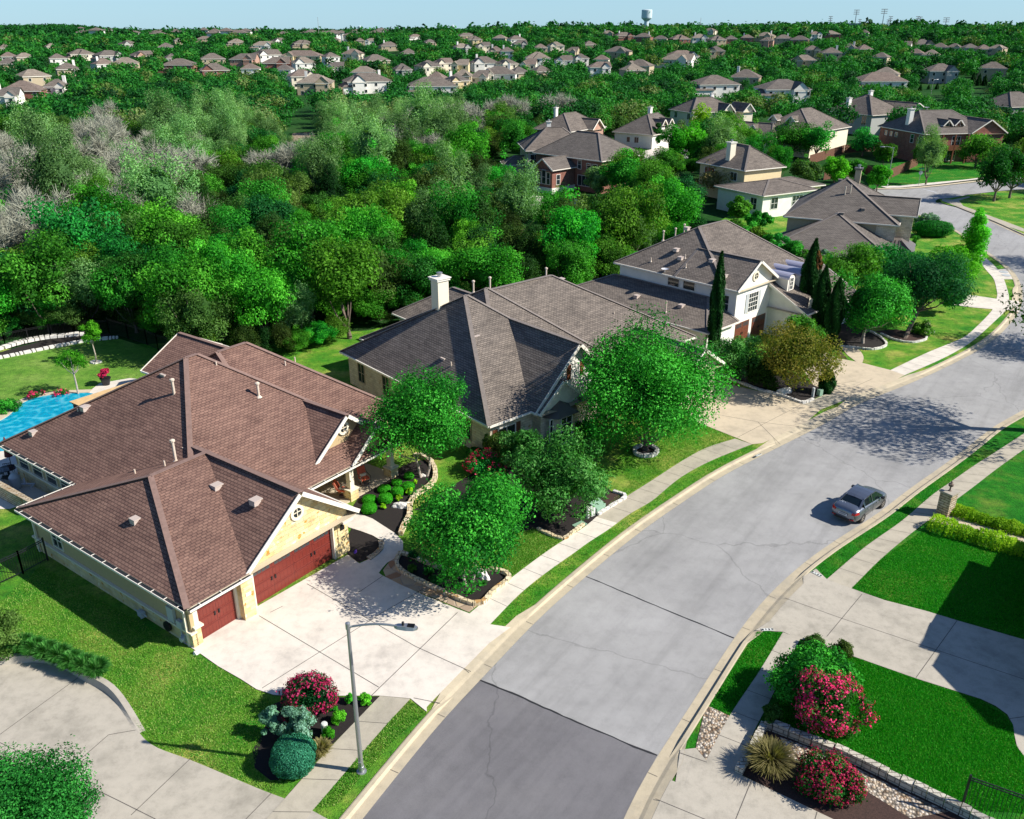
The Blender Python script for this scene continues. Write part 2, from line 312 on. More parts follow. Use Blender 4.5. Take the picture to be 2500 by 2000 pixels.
def mk_asphalt():
    m, t, p = newmat('bleached_asphalt')
    n1 = noise(t, .16, 6, .65); n2 = noise(t, 1.1, 5, .7); n3 = noise(t, 60, 2, .7); n4 = noise(t, 5, 4, .8)
    col = ramp(t, n1, [(.265, .26, .255), (.32, .314, .306), (.365, .358, .35)], [.3, .5, .7])
    col = mix(t, col, ramp(t, n2, [(.88,) * 3, (1, 1, 1), (1.06,) * 3], [.3, .5, .7]), 1.0, 'MULTIPLY')
    col = mix(t, col, ramp(t, n3, [(.78,) * 3, (1.2,) * 3], [.32, .68]), 1.0, 'MULTIPLY')
    g = t.nodes.get('geo'); mr = node(t, 'ShaderNodeMapping'); mr.inputs['Rotation'].default_value = (0, 0, R_(-55)); t.links.new(g.outputs['Position'], mr.inputs['Vector'])
    mp = node(t, 'ShaderNodeMapping'); mp.inputs['Scale'].default_value = (.07, 1.0, 1); t.links.new(mr.outputs[0], mp.inputs['Vector']); st = noise(t, 1.0, 4, .6, mp.outputs[0])
    col = mix(t, col, ramp(t, st, [(.84,) * 3, (1.0,) * 3, (1.05,) * 3], [.34, .5, .66]), .8, 'MULTIPLY')
    spots = ramp(t, n4, [(1, 1, 1), (1, 1, 1), (.45, .45, .45)], [0, .695, .72]); col = mix(t, col, spots, 1.0, 'MULTIPLY')
    wv = node(t, 'ShaderNodeTexVoronoi', feature='DISTANCE_TO_EDGE', i_Scale=.085); dn = node(t, 'ShaderNodeVectorMath', operation='ADD'); nz = node(t, 'ShaderNodeTexNoise', i_Scale=.8, i_Detail=5); t.links.new(g.outputs['Position'], nz.inputs['Vector']); t.links.new(g.outputs['Position'], dn.inputs[0]); t.links.new(nz.outputs['Color'], dn.inputs[1]); t.links.new(dn.outputs[0], wv.inputs['Vector'])
    col = mix(t, col, ramp(t, wv.outputs['Distance'], [(.72,) * 3, (1, 1, 1)], [.0012, .0030]), 1.0, 'MULTIPLY')
    t.links.new(col, p.inputs['Base Color']); p.inputs['Roughness'].default_value = .85; bump(t, p, n3, .006, .7)
    m2 = m.copy(); m2.name = 'darker_asphalt'
    q = m2.node_tree.nodes
    for n in q:
        if n.type == 'VALTORGB' and abs(n.color_ramp.elements[0].color[0] - .265) < 1e-4:
            for i, c in enumerate(((.14, .135, .142), (.162, .156, .162), (.185, .178, .18))): n.color_ramp.elements[i].color = (*c, 1)
    return m, m2
M['asphalt'], M['asphalt2'] = mk_asphalt()
def mk_gravel():
    m, t, p = newmat('river_gravel'); g = t.nodes.new('ShaderNodeNewGeometry')
    v = node(t, 'ShaderNodeTexVoronoi', i_Scale=9.0); t.links.new(g.outputs['Position'], v.inputs['Vector'])
    s = node(t, 'ShaderNodeSeparateColor'); t.links.new(v.outputs['Color'], s.inputs[0])
    col = ramp(t, s.outputs[0], [(.22, .13, .07), (.5, .4, .28), (.62, .56, .48), (.30, .2, .12)], [0, .35, .7, 1])
    dk = ramp(t, v.outputs['Distance'], [(1, 1, 1), (.25, .25, .25)], [.35, .75]); col = mix(t, col, dk, 1.0, 'MULTIPLY')
    t.links.new(col, p.inputs['Base Color']); p.inputs['Roughness'].default_value = .8
    bump(t, p, v.outputs['Distance'], -.06); return m
M['gravel'] = mk_gravel()
def mk_flag():
    m, t, p = newmat('flagstone'); g = t.nodes.new('ShaderNodeNewGeometry')
    v = node(t, 'ShaderNodeTexVoronoi', feature='F1', i_Scale=1.35); e = node(t, 'ShaderNodeTexVoronoi', feature='DISTANCE_TO_EDGE', i_Scale=1.35)
    for x in (v, e): t.links.new(g.outputs['Position'], x.inputs['Vector'])
    s = node(t, 'ShaderNodeSeparateColor'); t.links.new(v.outputs['Color'], s.inputs[0])
    col = ramp(t, s.outputs[0], [(.28, .15, .08), (.42, .27, .15), (.46, .36, .24), (.3, .22, .16)], [0, .35, .7, 1])
    k = ramp(t, e.outputs['Distance'], [(0, 0, 0), (1, 1, 1)], [.03, .06]); col = mix(t, (.38, .3, .22), col, k)
    t.links.new(col, p.inputs['Base Color']); p.inputs['Roughness'].default_value = .8; bump(t, p, k, .02); return m
M['flag'] = mk_flag()
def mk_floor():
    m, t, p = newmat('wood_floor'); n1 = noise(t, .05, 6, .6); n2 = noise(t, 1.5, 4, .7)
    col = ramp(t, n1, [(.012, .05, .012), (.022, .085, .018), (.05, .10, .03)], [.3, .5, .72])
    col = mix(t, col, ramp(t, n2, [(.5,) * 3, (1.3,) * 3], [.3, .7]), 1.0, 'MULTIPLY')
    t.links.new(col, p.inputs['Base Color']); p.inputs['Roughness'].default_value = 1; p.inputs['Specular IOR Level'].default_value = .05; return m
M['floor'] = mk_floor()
def mk_water():
    m, t, p = newmat('pool_water'); n = noise(t, 3.5, 3, .6, dist=.6)
    v = node(t, 'ShaderNodeTexVoronoi', feature='SMOOTH_F1', i_Scale=2.6); g = t.nodes.get('geo'); t.links.new(g.outputs['Position'], v.inputs['Vector'])
    col = ramp(t, v.outputs['Distance'], [(.0, .24, .40), (.0, .33, .50), (.10, .52, .64)], [.1, .45, .8])
    t.links.new(col, p.inputs['Base Color']); p.inputs['Roughness'].default_value = .08; bump(t, p, n, .08, .6); return m
M['water'] = mk_water()
M['earth'] = plain('dry_earth', (.26, .20, .13), .95, var=.35, vs=.8)

exec_order = None
# ================================================================== GROUND
def struct(name, mb, m): return tag(mb.build(name, m), kind='structure')
def terrain():
    # one sheet, fine near, coarse to the horizon
    rs = np.concatenate([[0], np.geomspace(8, 9000, 110)]); th = np.linspace(R_(-180), R_(180), 241)
    A, Rr = np.meshgrid(th, rs); X = Rr * np.sin(A); Y = Rr * np.cos(A)
    Z = terr(X, np.where(Y < 1, 1., Y)); Z = np.where(Rr > 5200, np.minimum(Z, 20.), Z)
    Z = np.where((Y < 60), -.06, Z); v = np.stack([X, Y, Z], -1).reshape(-1, 3); n, k = A.shape
    f = [(i * k + j, i * k + j + 1, (i + 1) * k + j + 1, (i + 1) * k + j) for i in range(n - 1) for j in range(k - 1)]
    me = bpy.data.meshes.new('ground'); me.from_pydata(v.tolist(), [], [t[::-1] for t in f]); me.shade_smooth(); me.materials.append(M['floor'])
    o = bpy.data.objects.new('ground', me); C.objects.link(o); tag(o, kind='structure')
terrain()
def crom(P, step=1.0):
    P = [Vector((p[0], p[1])) for p in P]; P = [P[0] * 2 - P[1]] + P + [P[-1] * 2 - P[-2]]; out = []
    for i in range(1, len(P) - 2):
        n = max(1, int((P[i + 1] - P[i]).length / step))
        for k in range(n):
            t = k / n; a, b, c, d = P[i - 1:i + 3]
            out.append(.5 * ((2 * b) + (c - a) * t + (2 * a - 5 * b + 4 * c - d) * t * t + (3 * b - a - 3 * c + d) * t ** 3))
    return out + [P[-2]]
def smooth(P, it=2):
    for _ in range(it): P = [P[0]] + [(P[i - 1] + P[i] * 2 + P[i + 1]) / 4 for i in range(1, len(P) - 1)] + [P[-1]]
    return P
def offs(P, d):                        # positive = to the left of travel
    out = []
    for i, p in enumerate(P):
        t = (P[min(i + 1, len(P) - 1)] - P[max(i - 1, 0)]).normalized(); out.append(p + Vector((-t.y, t.x)) * d)
    return out
Lpx = [(1108.7, 1724), (1173.7, 1661.5), (1264, 1562), (1336, 1490), (1431, 1408), (1517, 1334.5), (1609.7, 1265), (1679, 1218.6), (1767, 1160), (1872, 1106.6), (2032.7, 1025), (2083.7, 992), (2242, 928), (2333.7, 884.7), (2400, 849), (2451, 808), (2486.7, 762), (2497, 726.5), (2489, 685.7), (2461, 650), (2395, 604), (2335, 562), (2262, 530), (2160, 500)]
Rpx = [(1605, 1847), (1688.5, 1719.5), (1721, 1668.5), (1790.5, 1559.5), (1855.5, 1473.7), (1961, 1374), (2060, 1306), (2149, 1251), (2201, 1207), (2293, 1143), (2369, 1087), (2420, 1045), (2500, 1000)]
Lw = [Vector((-16, 2)), Vector((-10.4, 13.5)), Vector((-5.7, 23.0))] + [Vector(G(*p)) for p in Lpx]
Lc = smooth(crom(Lw, 1.0), 4)
Rw = [Vector((-4.5, 2)), Vector((.2, 13.5)), Vector((4.1, 23.2))] + [Vector(G(*p)) for p in Rpx]
k0 = min(range(len(Lc)), key=lambda i: (Lc[i] - Vector(Rw[-1])).length)
Lo = offs(Lc, -9.6)
i1 = min(range(len(Lc)), key=lambda i: (Lc[i] - Vector((52.9, 86.3))).length); i2 = min(range(len(Lc)), key=lambda i: (Lc[i] - Vector((63.5, 115.5))).length)
Rw += [Lo[i1 - 8], Lo[i1], Lo[(i1 + i2) // 2], Lo[i2]] + [Vector(G(*p)) for p in ((2500, 579), (2417, 541), (2350, 513), (2305, 495))]
Rc = smooth(crom(Rw, 1.0), 5)
def resamp(P, n):
    s = [0]
    for i in range(1, len(P)): s.append(s[-1] + (P[i] - P[i - 1]).length)
    out = []; j = 0
    for k in range(n):
        q = s[-1] * k / (n - 1)
        while j < len(P) - 2 and s[j + 1] < q: j += 1
        t = (q - s[j]) / max(1e-6, s[j + 1] - s[j]); out.append(P[j].lerp(P[j + 1], min(1, t)))
    return out
V3 = lambda p, z: (p[0], p[1], z)
LA, RA = resamp(Lc, 260), resamp(Rc, 260)
mb = MB(); mb.strip([V3(p, 0) for p in RA], [V3(p, 0) for p in LA])
road = struct('road', mb, M['asphalt'])
# darker patch of the lower road, crack-sealed seams
def seam(a, b, w, name, z=.008, n=26, jit=.05):
    rnd = random.Random(int(a[0])); A = Vector(G(*a)); B = Vector(G(*b)); d = (B - A).normalized(); nn = Vector((-d.y, d.x)); P = []
    o = 0
    for i in range(n + 1):
        o = o * .8 + rnd.uniform(-jit, jit); P.append(A.lerp(B, i / n) + nn * o)
    m_ = MB(); ws = [w * rnd.uniform(.6, 1.4) for _ in P]
    m_.strip([V3(P[i] - nn * ws[i] / 2, z) for i in range(n + 1)], [V3(P[i] + nn * ws[i] / 2, z) for i in range(n + 1)]); return m_
sA, sB = Vector(G(1172, 1661)), Vector(G(1604, 1846))
low = [p for p in Lc if (p - sA).dot(Vector((.45, .89))) < 0]; lowr = [p for p in Rc if p.y < sB.y]
mb = MB(); mb.strip([V3(p, .004) for p in resamp(lowr + [sB], 40)], [V3(p, .004) for p in resamp(low + [sA], 40)]); struct('road_patch', mb, M['asphalt2'])
for k, (a, b, wd) in enumerate((((1172, 1661), (1604, 1846), .14), ((1430, 1408), (1792, 1558), .10))): struct('road_seam', seam(a, b, wd * .6, 's', jit=.025), M['tar'])
# kerbs: gutter pan, face, top; dropped in front of driveways
DROPL = [(1527, 1720), (1017, 1090), (925, 988), (712, 742)]; DROPR = [(1408, 1530), (1838, 2400)]
def kfac(p, drops):
    v = PX(p.x, p.y, 0)[1] if p.y > 3 else 3000
    k = 1.0
    for lo, hi in drops: k = min(k, 1 - float(sst(lo - 10, lo, v) * (1 - sst(hi, hi + 14, v))))
    return k
def voffs(P, side, drops):
    A, B = offs(P, .68 * side), offs(P, 1.02 * side); return [b.lerp(a, kfac(p, drops)) for a, b, p in zip(A, B, P)]
def kerb(P, side, drops, name):
    cols = []
    for i, p in enumerate(P):
        t = (P[min(i + 1, len(P) - 1)] - P[max(i - 1, 0)]).normalized(); n = Vector((-t.y, t.x)) * side
        k = kfac(p, drops); offsP = [0, .42, .50, .66, .72 + .29 * (1 - k)]
        hz = .012 + .128 * k
        cols.append([V3(p + n * o, z) for o, z in zip(offsP, (.006, .010, hz, hz + .004 + (1 - k) * .05, .128))])
    m_ = MB()
    for a, b in zip(cols, cols[1:]):
        for j in range(4):
            q = (a[j], b[j], b[j + 1], a[j + 1]); m_.face(q if side < 0 else q[::-1])
    return struct(name, m_, M['kerb'])
kerb(Lc, 1, DROPL, 'kerb')
kerb(Rc, -1, DROPR, 'kerb')
# kerb joints every 3 m
mb = MB()
for P, sd in ((Lc, 1), (Rc, -1)):
    acc = 0
    for i in range(2, len(P) - 2):
        acc += (P[i] - P[i - 1]).length
        if acc > 3.2 and P[i].y < 130:
            acc = 0; t = (P[i + 1] - P[i - 1]).normalized(); n = Vector((-t.y, t.x)) * sd
            a = P[i] + n * .02; b = P[i] + n * .41
            mb.face([V3(a - t * .013, .013), V3(b - t * .013, .016), V3(b + t * .013, .016), V3(a + t * .013, .013)])
struct('kerb_joints', mb, M['joint'])
# lots
def poly(name, P, m, z): mb = MB(); mb.face([V3(p, z) for p in P]); 
def sheet(name, P, m, z=.12):
    a = sum(P[i][0] * P[(i + 1) % len(P)][1] - P[(i + 1) % len(P)][0] * P[i][1] for i in range(len(P)))
    P = list(P) if a > 0 else list(P)[::-1]
    mb = MB(); mb.face([V3(p, z) for p in P]); return struct(name, mb, m)
Lb = voffs(Lc, 1, DROPL); Rb = voffs(Rc, -1, DROPR)
sheet('lawn', [Vector((-90, 2))] + Lb + [Vector((42, 150)), Vector((20, 112)), Vector((2, 95)), Vector((-14, 80)), Vector((-34, 76)), Vector((-90, 70))], M['lawn'], .10)
sheet('lawn', Rb[:len(Rb) - 2] + [Vector((130, 150)), Vector((130, 2))], M['lawn_lush'], .10)
def rsheet(name, px, m, z=.12, curve=False):
    P = [Vector(p) for p in GP(px, z)]
    if curve: P = crom(P + [P[0]], .4)[:-1]
    return sheet(name, P, m, z)
# driveway of the brown house
def kpart(P, va, vb, off, side):        # the stretch of kerb between two picture rows
    pts = [p for p in offs(P, off * side) if p.y > 5 and va <= PX(p.x, p.y, .12)[1] <= vb]
    return pts
d1 = [Vector(p) for p in GP([(482, 1591), (533, 1627), (589, 1659), (626, 1683), (668, 1697), (696, 1699), (927, 1699), (1002, 1705.6), (1042, 1738)])]
d1 += [p for p in kpart(Lc, 1553, 1736, .97, 1)] + [Vector(p) for p in GP([(1247, 1532), (1197, 1524.7), (1146, 1498), (1118, 1487.6), (1039, 1455), (976, 1427), (935, 1406), (903, 1386), (874, 1374), (849, 1355), (600, 1497), (487, 1540), (440, 1565)])]
sheet('driveway', d1, M['conc_new'], .132)
def lines(name, segs, w=.03, z=.14, m='joint'):
    mb = MB()
    for a, b in segs:
        A = Vector(G(*a, z)); B = Vector(G(*b, z)); d = (B - A).normalized(); n = Vector((-d.y, d.x)) * w / 2
        mb.face([V3(A - n, z), V3(B - n, z), V3(B + n, z), V3(A + n, z)])
    return struct(name, mb, M[m])
lines('driveway_joints', [((632, 1503), (925, 1678)), ((749, 1425), (1014, 1578)), ((1014, 1578), (1150, 1640)), ((640, 1680), (935, 1495)), ((935, 1495), (1030, 1440)), ((905, 1700), (1117, 1495)),
      ((660, 1495), (690, 1480)), ((870, 1450), (935, 1406)), ((1010, 1704), (1075, 1717))], .035, .1365)
# sidewalk on the left
def strip_walk(name, A, B, m, z=.128, every=1.55, gap=.025):
    A = smooth(crom([Vector(p) for p in GP(A, z)], .5), 2); B = smooth(crom([Vector(p) for p in GP(B, z)], .5), 2)
    L = sum((A[i] - A[i - 1]).length for i in range(1, len(A))); n = max(2, int(L / .5)); A = resamp(A, n); B = resamp(B, n)
    mb = MB(); mb.strip([V3(p, z) for p in B], [V3(p, z) for p in A])
    if mb.f:
        p = [Vector(mb.v[i]) for i in mb.f[0]]
        if (p[1] - p[0]).cross(p[2] - p[1]).z < 0: mb.f = [f[::-1] for f in mb.f]
    struct(name, mb, m)
    k = max(1, int(round(every / .5))); jb = MB()
    for i in range(k, n - 1, k):
        d = (B[i] - A[i]).normalized(); t = Vector((-d.y, d.x)) * gap / 2
        jb.face([V3(A[i] - t, z + .004), V3(A[i] + t, z + .004), V3(B[i] + t, z + .004), V3(B[i] - t, z + .004)])
    if jb.f: struct(name + '_joints', jb, M['joint'])
strip_walk('sidewalk', [(1146, 1498), (1187.6, 1463.5), (1229, 1426), (1312.8, 1362), (1373, 1320.6), (1429, 1286), (1456, 1262)], [(1197, 1524), (1273.4, 1445.8), (1347, 1388), (1401, 1350.7), (1438, 1323), (1480, 1297), (1507, 1277)], M['conc_new'])
strip_walk('sidewalk', [(1456, 1262), (1530, 1211.8), (1588.5, 1175), (1667, 1124), (1727, 1091.7), (1795, 1071)], [(1507, 1277), (1545, 1249), (1588.5, 1226), (1658, 1168), (1727.6, 1128.8), (1800, 1098.6), (1836, 1084.7)], M['conc'])
strip_walk('sidewalk', [(927.6, 1699), (802.4, 1829), (770, 1864), (695.7, 1949.6), (640, 2010)], [(1002, 1706), (955.5, 1755), (880, 1842), (763, 1979), (735, 2010)], M['conc'])
strip_walk('sidewalk', [(1961, 987), (2027, 957)], [(2004, 1000), (2070, 974)], M['conc'])
strip_walk('sidewalk', [(2174, 903.6), (2261.8, 861.8), (2325, 836), (2356, 821.5), (2387, 795), (2423, 756), (2434, 725), (2434, 711.5), (2426, 681), (2409, 661), (2393, 640), (2384, 628)], [(2209, 916), (2289.6, 881), (2340, 855), (2381.5, 827), (2429, 784), (2456, 757), (2463, 735), (2462, 717), (2451, 682), (2437, 658.6), (2413, 635), (2396, 621)], M['conc_new'])
d2 = [(1798, 1069), (1700, 1030), (1640, 960), (1690, 905), (1752, 930), (1800, 943), (1850, 955), (1905, 966), (1961, 986.7), (2004, 1000)]
sheet('driveway', [Vector(p) for p in GP(d2)] + [p for p in kpart(Lc, 1020, 1088, .97, 1)][::-1] + [Vector(p) for p in GP([(1836, 1084.7)])], M['conc_pink'], .126)
d3 = [(2070, 974), (2027, 957), (1985, 940), (1960, 900), (1880, 850), (1960, 835), (2043, 874.5), (2099, 884.7), (2175, 904), (2211, 915.5)]
sheet('driveway', [Vector(p) for p in GP(d3)] + [p for p in kpart(Lc, 926, 985, .97, 1)][::-1], M['conc_pink'], .126)
lines('driveway_joints', [((1740, 1010), (1850, 1030)), ((1850, 1030), (1980, 1045)), ((1800, 1068), (1960, 986)), ((1850, 1030), (1905, 1085)), ((2050, 960), (2130, 925)), ((1995, 945), (2090, 930)), ((2000, 1000), (2030, 1015))], .03, .131)
sheet('driveway', [Vector(p) for p in GP([(2373, 721), (2434, 730), (2463, 733), (2488, 736), (2488, 762), (2458, 757), (2423, 755), (2376, 751), (2330, 745), (2330, 716)])], M['conc_new'], .134)
rsheet('manhole_pad', [(2436, 658), (2463, 655), (2476, 682), (2451, 682)], M['conc_new'], .126)
rsheet('garden_path', [(2070, 868), (2098, 888), (2105, 886), (2108, 870), (2095, 852), (2070, 843), (2050, 842)], M['conc_pink'], .13, True)
# walk and beds of the brown house
rsheet('garden_walk', [(858, 1254), (880, 1255), (909, 1266), (965, 1302), (984, 1322), (984, 1342), (965, 1362), (945, 1374), (931, 1390), (925, 1399), (876.6, 1376), (905, 1363), (925, 1349), (933, 1335), (928, 1318), (909, 1306.6), (880, 1296), (850, 1287), (840, 1265)], M['conc_new'], .138)
rsheet('flagstone_path', [(978, 1346), (950, 1372), (935, 1392), (946, 1418), (1039, 1452), (1146, 1495), (1166, 1478), (1085, 1450), (1010, 1415), (972, 1392), (980, 1360)], M['flag'], .127)
B1 = [(978, 1352), (968, 1372), (978, 1394), (1011, 1413), (1085, 1448), (1164, 1478), (1205, 1445), (1245, 1409), (1197, 1392), (1120, 1396), (1060, 1385), (1010, 1362)]
rsheet('mulch_bed', B1, M['mulch'], .131)
B2 = [(1035, 1122), (1055, 1140), (1062, 1165), (1050, 1190), (1019, 1208), (1002, 1230), (1003, 1255), (990, 1280), (978, 1308), (960, 1298), (920, 1275), (871, 1252), (860, 1240), (880, 1205), (930, 1180), (960, 1150), (1000, 1130)]
rsheet('mulch_bed', B2, M['mulch'], .124)
rsheet('mulch_bed', [(858, 1290), (905, 1306), (930, 1322), (932, 1335), (922, 1350), (900, 1364), (878, 1373), (850, 1362), (845, 1320)], M['mulch'], .124)
B4 = [(1010, 1245), (1130, 1170), (1200, 1130), (1330, 1130), (1420, 1150), (1480, 1190), (1497, 1203), (1528, 1212), (1468, 1262), (1400, 1300), (1375, 1317), (1340, 1307), (1312, 1292), (1240, 1300)]
rsheet('mulch_bed', B4, M['mulch'], .122)
rsheet('mulch_bed', [(1490, 1203), (1528, 1213), (1480, 1250), (1445, 1240)], M['mulchred'], .127)
B5 = [(643, 1790), (665, 1720), (700, 1705), (927, 1700), (872, 1757), (806, 1823), (770, 1862), (740, 1885), (700, 1905), (660, 1905), (622, 1875), (617, 1830)]
rsheet('mulch_bed', B5, M['mulch'], .118)
B6 = [(1760, 915), (1850, 950), (1910, 964), (1961, 984), (2026, 957), (1985, 940), (1950, 915), (1850, 890)]
rsheet('mulch_bed', B6, M['mulch'], .12)
B7 = [(2040, 780), (2090, 800), (2140, 818), (2162, 838), (2155, 850), (2120, 855), (2080, 850), (2040, 845), (2000, 870), (1980, 850)]
rsheet('mulch_bed', B7, M['mulch'], .118, True)
rsheet('mulch_bed', [(2135, 808), (2190, 832), (2240, 836), (2262, 826), (2240, 815), (2190, 805)], M['mulchred'], .12, True)
rsheet('mulch_bed', [(2045, 845), (2060, 866), (2070, 878), (2046, 872)], M['mulchred'], .124)
# far side of the street
Z6 = lambda p: (1700 + p[0] / 1.916, 1100 + p[1] / 1.916)
rs = [Vector(p) for p in GP([Z6(q) for q in ((500, 590), (560, 553), (610, 602), (725, 645), (880, 700), (1080, 752), (1220, 795), (1533, 885), (1900, 1000), (1900, 1600), (1533, 1430), (1500, 1385), (1488, 1330), (1482, 1285), (1455, 1235), (1400, 1195), (1330, 1162), (1030, 1067), (740, 965), (600, 915), (480, 880), (405, 848), (275, 842))])]
sheet('driveway', rs + kpart(Rc, 1412, 1530, .97, -1), M['conc_grey'], .127)
lines('driveway_joints', [(Z6((415, 690)), Z6((680, 785))), (Z6((680, 785)), Z6((1533, 1070))), (Z6((775, 672)), Z6((610, 870))), (Z6((1220, 795)), Z6((1028, 1062))), (Z6((1460, 1255)), Z6((1533, 1245)))], .03, .1315)
strip_walk('sidewalk', [Z6(q) for q in ((725, 645), (860, 510), (990, 400), (1080, 330), (1290, 175), (1400, 90), (1533, -5), (1750, -150))], [Z6(q) for q in ((610, 602), (790, 450), (960, 330), (1100, 210), (1200, 140), (1300, 70), (1410, 0), (1640, -150))], M['conc'])
strip_walk('sidewalk', [Z6(q) for q in ((487, 880), (430, 985), (340, 1180), (270, 1310), (195, 1512))], [Z6(q) for q in ((405, 850), (290, 1040), (155, 1240), (45, 1452))][:4], M['conc_grey'])
rsheet('gravel_bed', [Z6(q) for q in ((45, 1190), (155, 1240), (48, 1450), (-5, 1400))], M['gravel'], .124)
sheet('driveway', [Vector(p) for p in GP([Z6(q) for q in ((-12, 1412), (45, 1452), (195, 1512), (420, 1620), (640, 1725), (900, 1850), (500, 2100), (-200, 2100))])] + kpart(Rc, 1845, 2300, .97, -1)[:0] + [], M['conc_grey'], .129)
mb = MB(); kp = [p for p in Rc if 1838 <= PX(p.x, p.y, .12)[1] <= 2500 and p.y > 12]; kp2 = offs(kp, -.96); kp3 = offs(kp, -2.6)
sheet('driveway', [Vector(p) for p in GP([Z6(q) for q in ((-75, 1400), (-2, 1392), (48, 1452), (60, 1640), (-150, 1900))])], M['conc_grey'], .1255)
mb.strip([V3(p, .1275) for p in kp3], [V3(p, .1275) for p in kp2]); struct('driveway', mb, M['conc_grey'])
lines('driveway_joints', [(Z6((255, 1550)), Z6((170, 1760))), (Z6((565, 1690)), Z6((540, 1780))), ((1660, 1838), (1726, 1861)), ((1600, 1950), (1745, 2010))], .03, .134)
rsheet('mulch_bed', [Z6(q) for q in ((320, 1290), (410, 1325), (520, 1370), (700, 1440), (970, 1575), (1230, 1700), (1400, 1800), (900, 1850), (640, 1725), (420, 1620), (200, 1510))], M['mulchred'], .123)
rsheet('gravel_bed', [Z6(q) for q in ((390, 1340), (520, 1385), (700, 1460), (960, 1590), (1180, 1690), (1000, 1720), (760, 1570), (560, 1500), (430, 1430))], M['gravel'], .128)
# neighbour's front court, bottom left
cb = [(-60, 1632), (0, 1622), (60, 1612), (110, 1612), (160, 1625), (200, 1655), (255, 1680), (290, 1712), (322, 1760), (340, 1790), (370, 1820), (465, 1855), (560, 1895), (660, 1937), (700, 1950), (763, 1979), (820, 2010), (760, 2060), (-60, 2100)]
sheet('driveway', smooth(crom([Vector(p) for p in GP(cb)][:16], .4), 2) + [Vector(p) for p in GP(cb)][16:], M['conc_grey'], .112)
mb = MB(); kl = smooth(crom([Vector(p) for p in GP(cb[:10])], .4), 3); k2 = offs(kl, .25); k3 = offs(kl, -.12)
for i in range(len(kl) - 1):
    h = lambda i: .30 * float(sst(len(kl) - 1, len(kl) * .6, i)) + .115
    a, b = i, i + 1
    for q in ((V3(k3[a], .113), V3(k3[b], .113), V3(kl[b], h(b)), V3(kl[a], h(a))), (V3(kl[a], h(a)), V3(kl[b], h(b)), V3(k2[b], h(b)), V3(k2[a], h(a))), (V3(k2[a], h(a)), V3(k2[b], h(b)), V3(k2[b], .05), V3(k2[a], .05))): mb.face(q)
struct('kerb', mb, M['conc_grey'])
lines('driveway_joints', [((190, 1655), (0, 1793)), ((0, 1813), (75, 1850)), ((345, 1780), (265, 1794)), ((265, 1794), (195, 1855)), ((465, 1852), (320, 1990)), ((290, 1955), (380, 2000)), ((662, 1937), (600, 2000)), ((75, 1850), (290, 1955))], .03, .1165)
# back garden: lawn, pool deck
Z7 = lambda p: (p[0] / 4.1075, 780 + p[1] / 4.1075)
rsheet('lawn_patch', [Z7(q) for q in ((-400, 420), (0, 395), (400, 310), (850, 222), (1200, 195), (1500, 290), (1650, 330), (1900, 420), (1900, 700), (1300, 590), (900, 720), (700, 745), (300, 800), (0, 1000), (-400, 1200))], M['lawn_light'], .115)
rsheet('mulch_bed', [Z7(q) for q in ((-200, 400), (0, 330), (200, 270), (500, 200), (800, 165), (1080, 140), (1180, 180), (850, 222), (400, 310), (0, 390), (-200, 430))], M['mulch'], .118)
rsheet('pool_deck', [Z7(q) for q in ((-300, 1350), (0, 1330), (0, 1260), (-60, 1050), (0, 1010), (130, 900), (280, 800), (520, 740), (700, 735), (900, 715), (1000, 640), (1300, 588), (1500, 610), (1500, 900), (900, 1300), (600, 1725), (100, 1900), (-300, 1900))], M['conc_new'], .122)
pp = [Z7(q) for q in ((-300, 1330), (-300, 1200), (-100, 1060), (40, 1000), (130, 930), (210, 850), (330, 795), (520, 758), (700, 745), (900, 740), (1000, 800), (900, 960), (700, 1100), (400, 1250), (100, 1318))]
# streets further off
rsheet('far_street', [(1530, 420), (1560, 390), (1640, 372), (1730, 352), (1800, 338), (1990, 320), (2060, 310), (2062, 316), (1990, 328), (1830, 352), (1740, 368), (1660, 392), (1640, 425)], M['asphalt'], -.01)
rsheet('far_driveway', [(1500, 385), (1560, 372), (1600, 362), (1680, 345), (1682, 352), (1610, 376), (1560, 392)], M['conc_new'], .0)
rsheet('far_lawn', [(1682, 385), (1740, 372), (1790, 362), (1792, 356), (1700, 362)], M['lawn_light'], .0)
# cross street at the top right
cs = [Vector(p) for p in GP([(2060, 500), (2065, 467), (2138, 463), (2200, 463), (2286, 456), (2366, 447), (2443, 439), (2500, 433), (2700, 415)], 0)]
cs2 = [Vector(p) for p in GP([(2700, 445), (2500, 462), (2443, 466), (2367, 475), (2320, 484), (2290, 486), (2283, 491), (2290, 500), (2240, 515), (2100, 520)], 0)]
sheet('road', cs + cs2, M['asphalt'], .0025)
rsheet('sidewalk', [(2165, 459), (2200, 458), (2286, 450), (2360, 441), (2443, 432), (2500, 428), (2500, 424), (2440, 428), (2352, 439), (2262, 447), (2200, 453), (2150, 455)], M['conc_new'], .125)
rsheet('lawn_patch', [(2120, 462), (2125, 410), (2200, 395), (2500, 380), (2500, 424), (2440, 428), (2352, 439), (2262, 447), (2200, 453)], M['lawn_lush'], .118)
mb = MB(); P = smooth(crom([Vector(p) for p in GP([(2138, 462), (2200, 462), (2286, 455), (2366, 446), (2443, 438), (2500, 432)], 0)], 1.), 1); Q = offs(P, .5)
mb.strip([V3(p, .01) for p in P], [V3(p, .13) for p in Q]); struct('kerb', mb, M['kerb'])
isl = [(2293, 487), (2320, 484), (2367, 476), (2443, 467), (2500, 463), (2700, 452), (2700, 620), (2500, 572), (2417, 535), (2350, 508), (2300, 496)]
sheet('lawn', [Vector(p) for p in GP(isl, .11)], M['lawn'], .11)
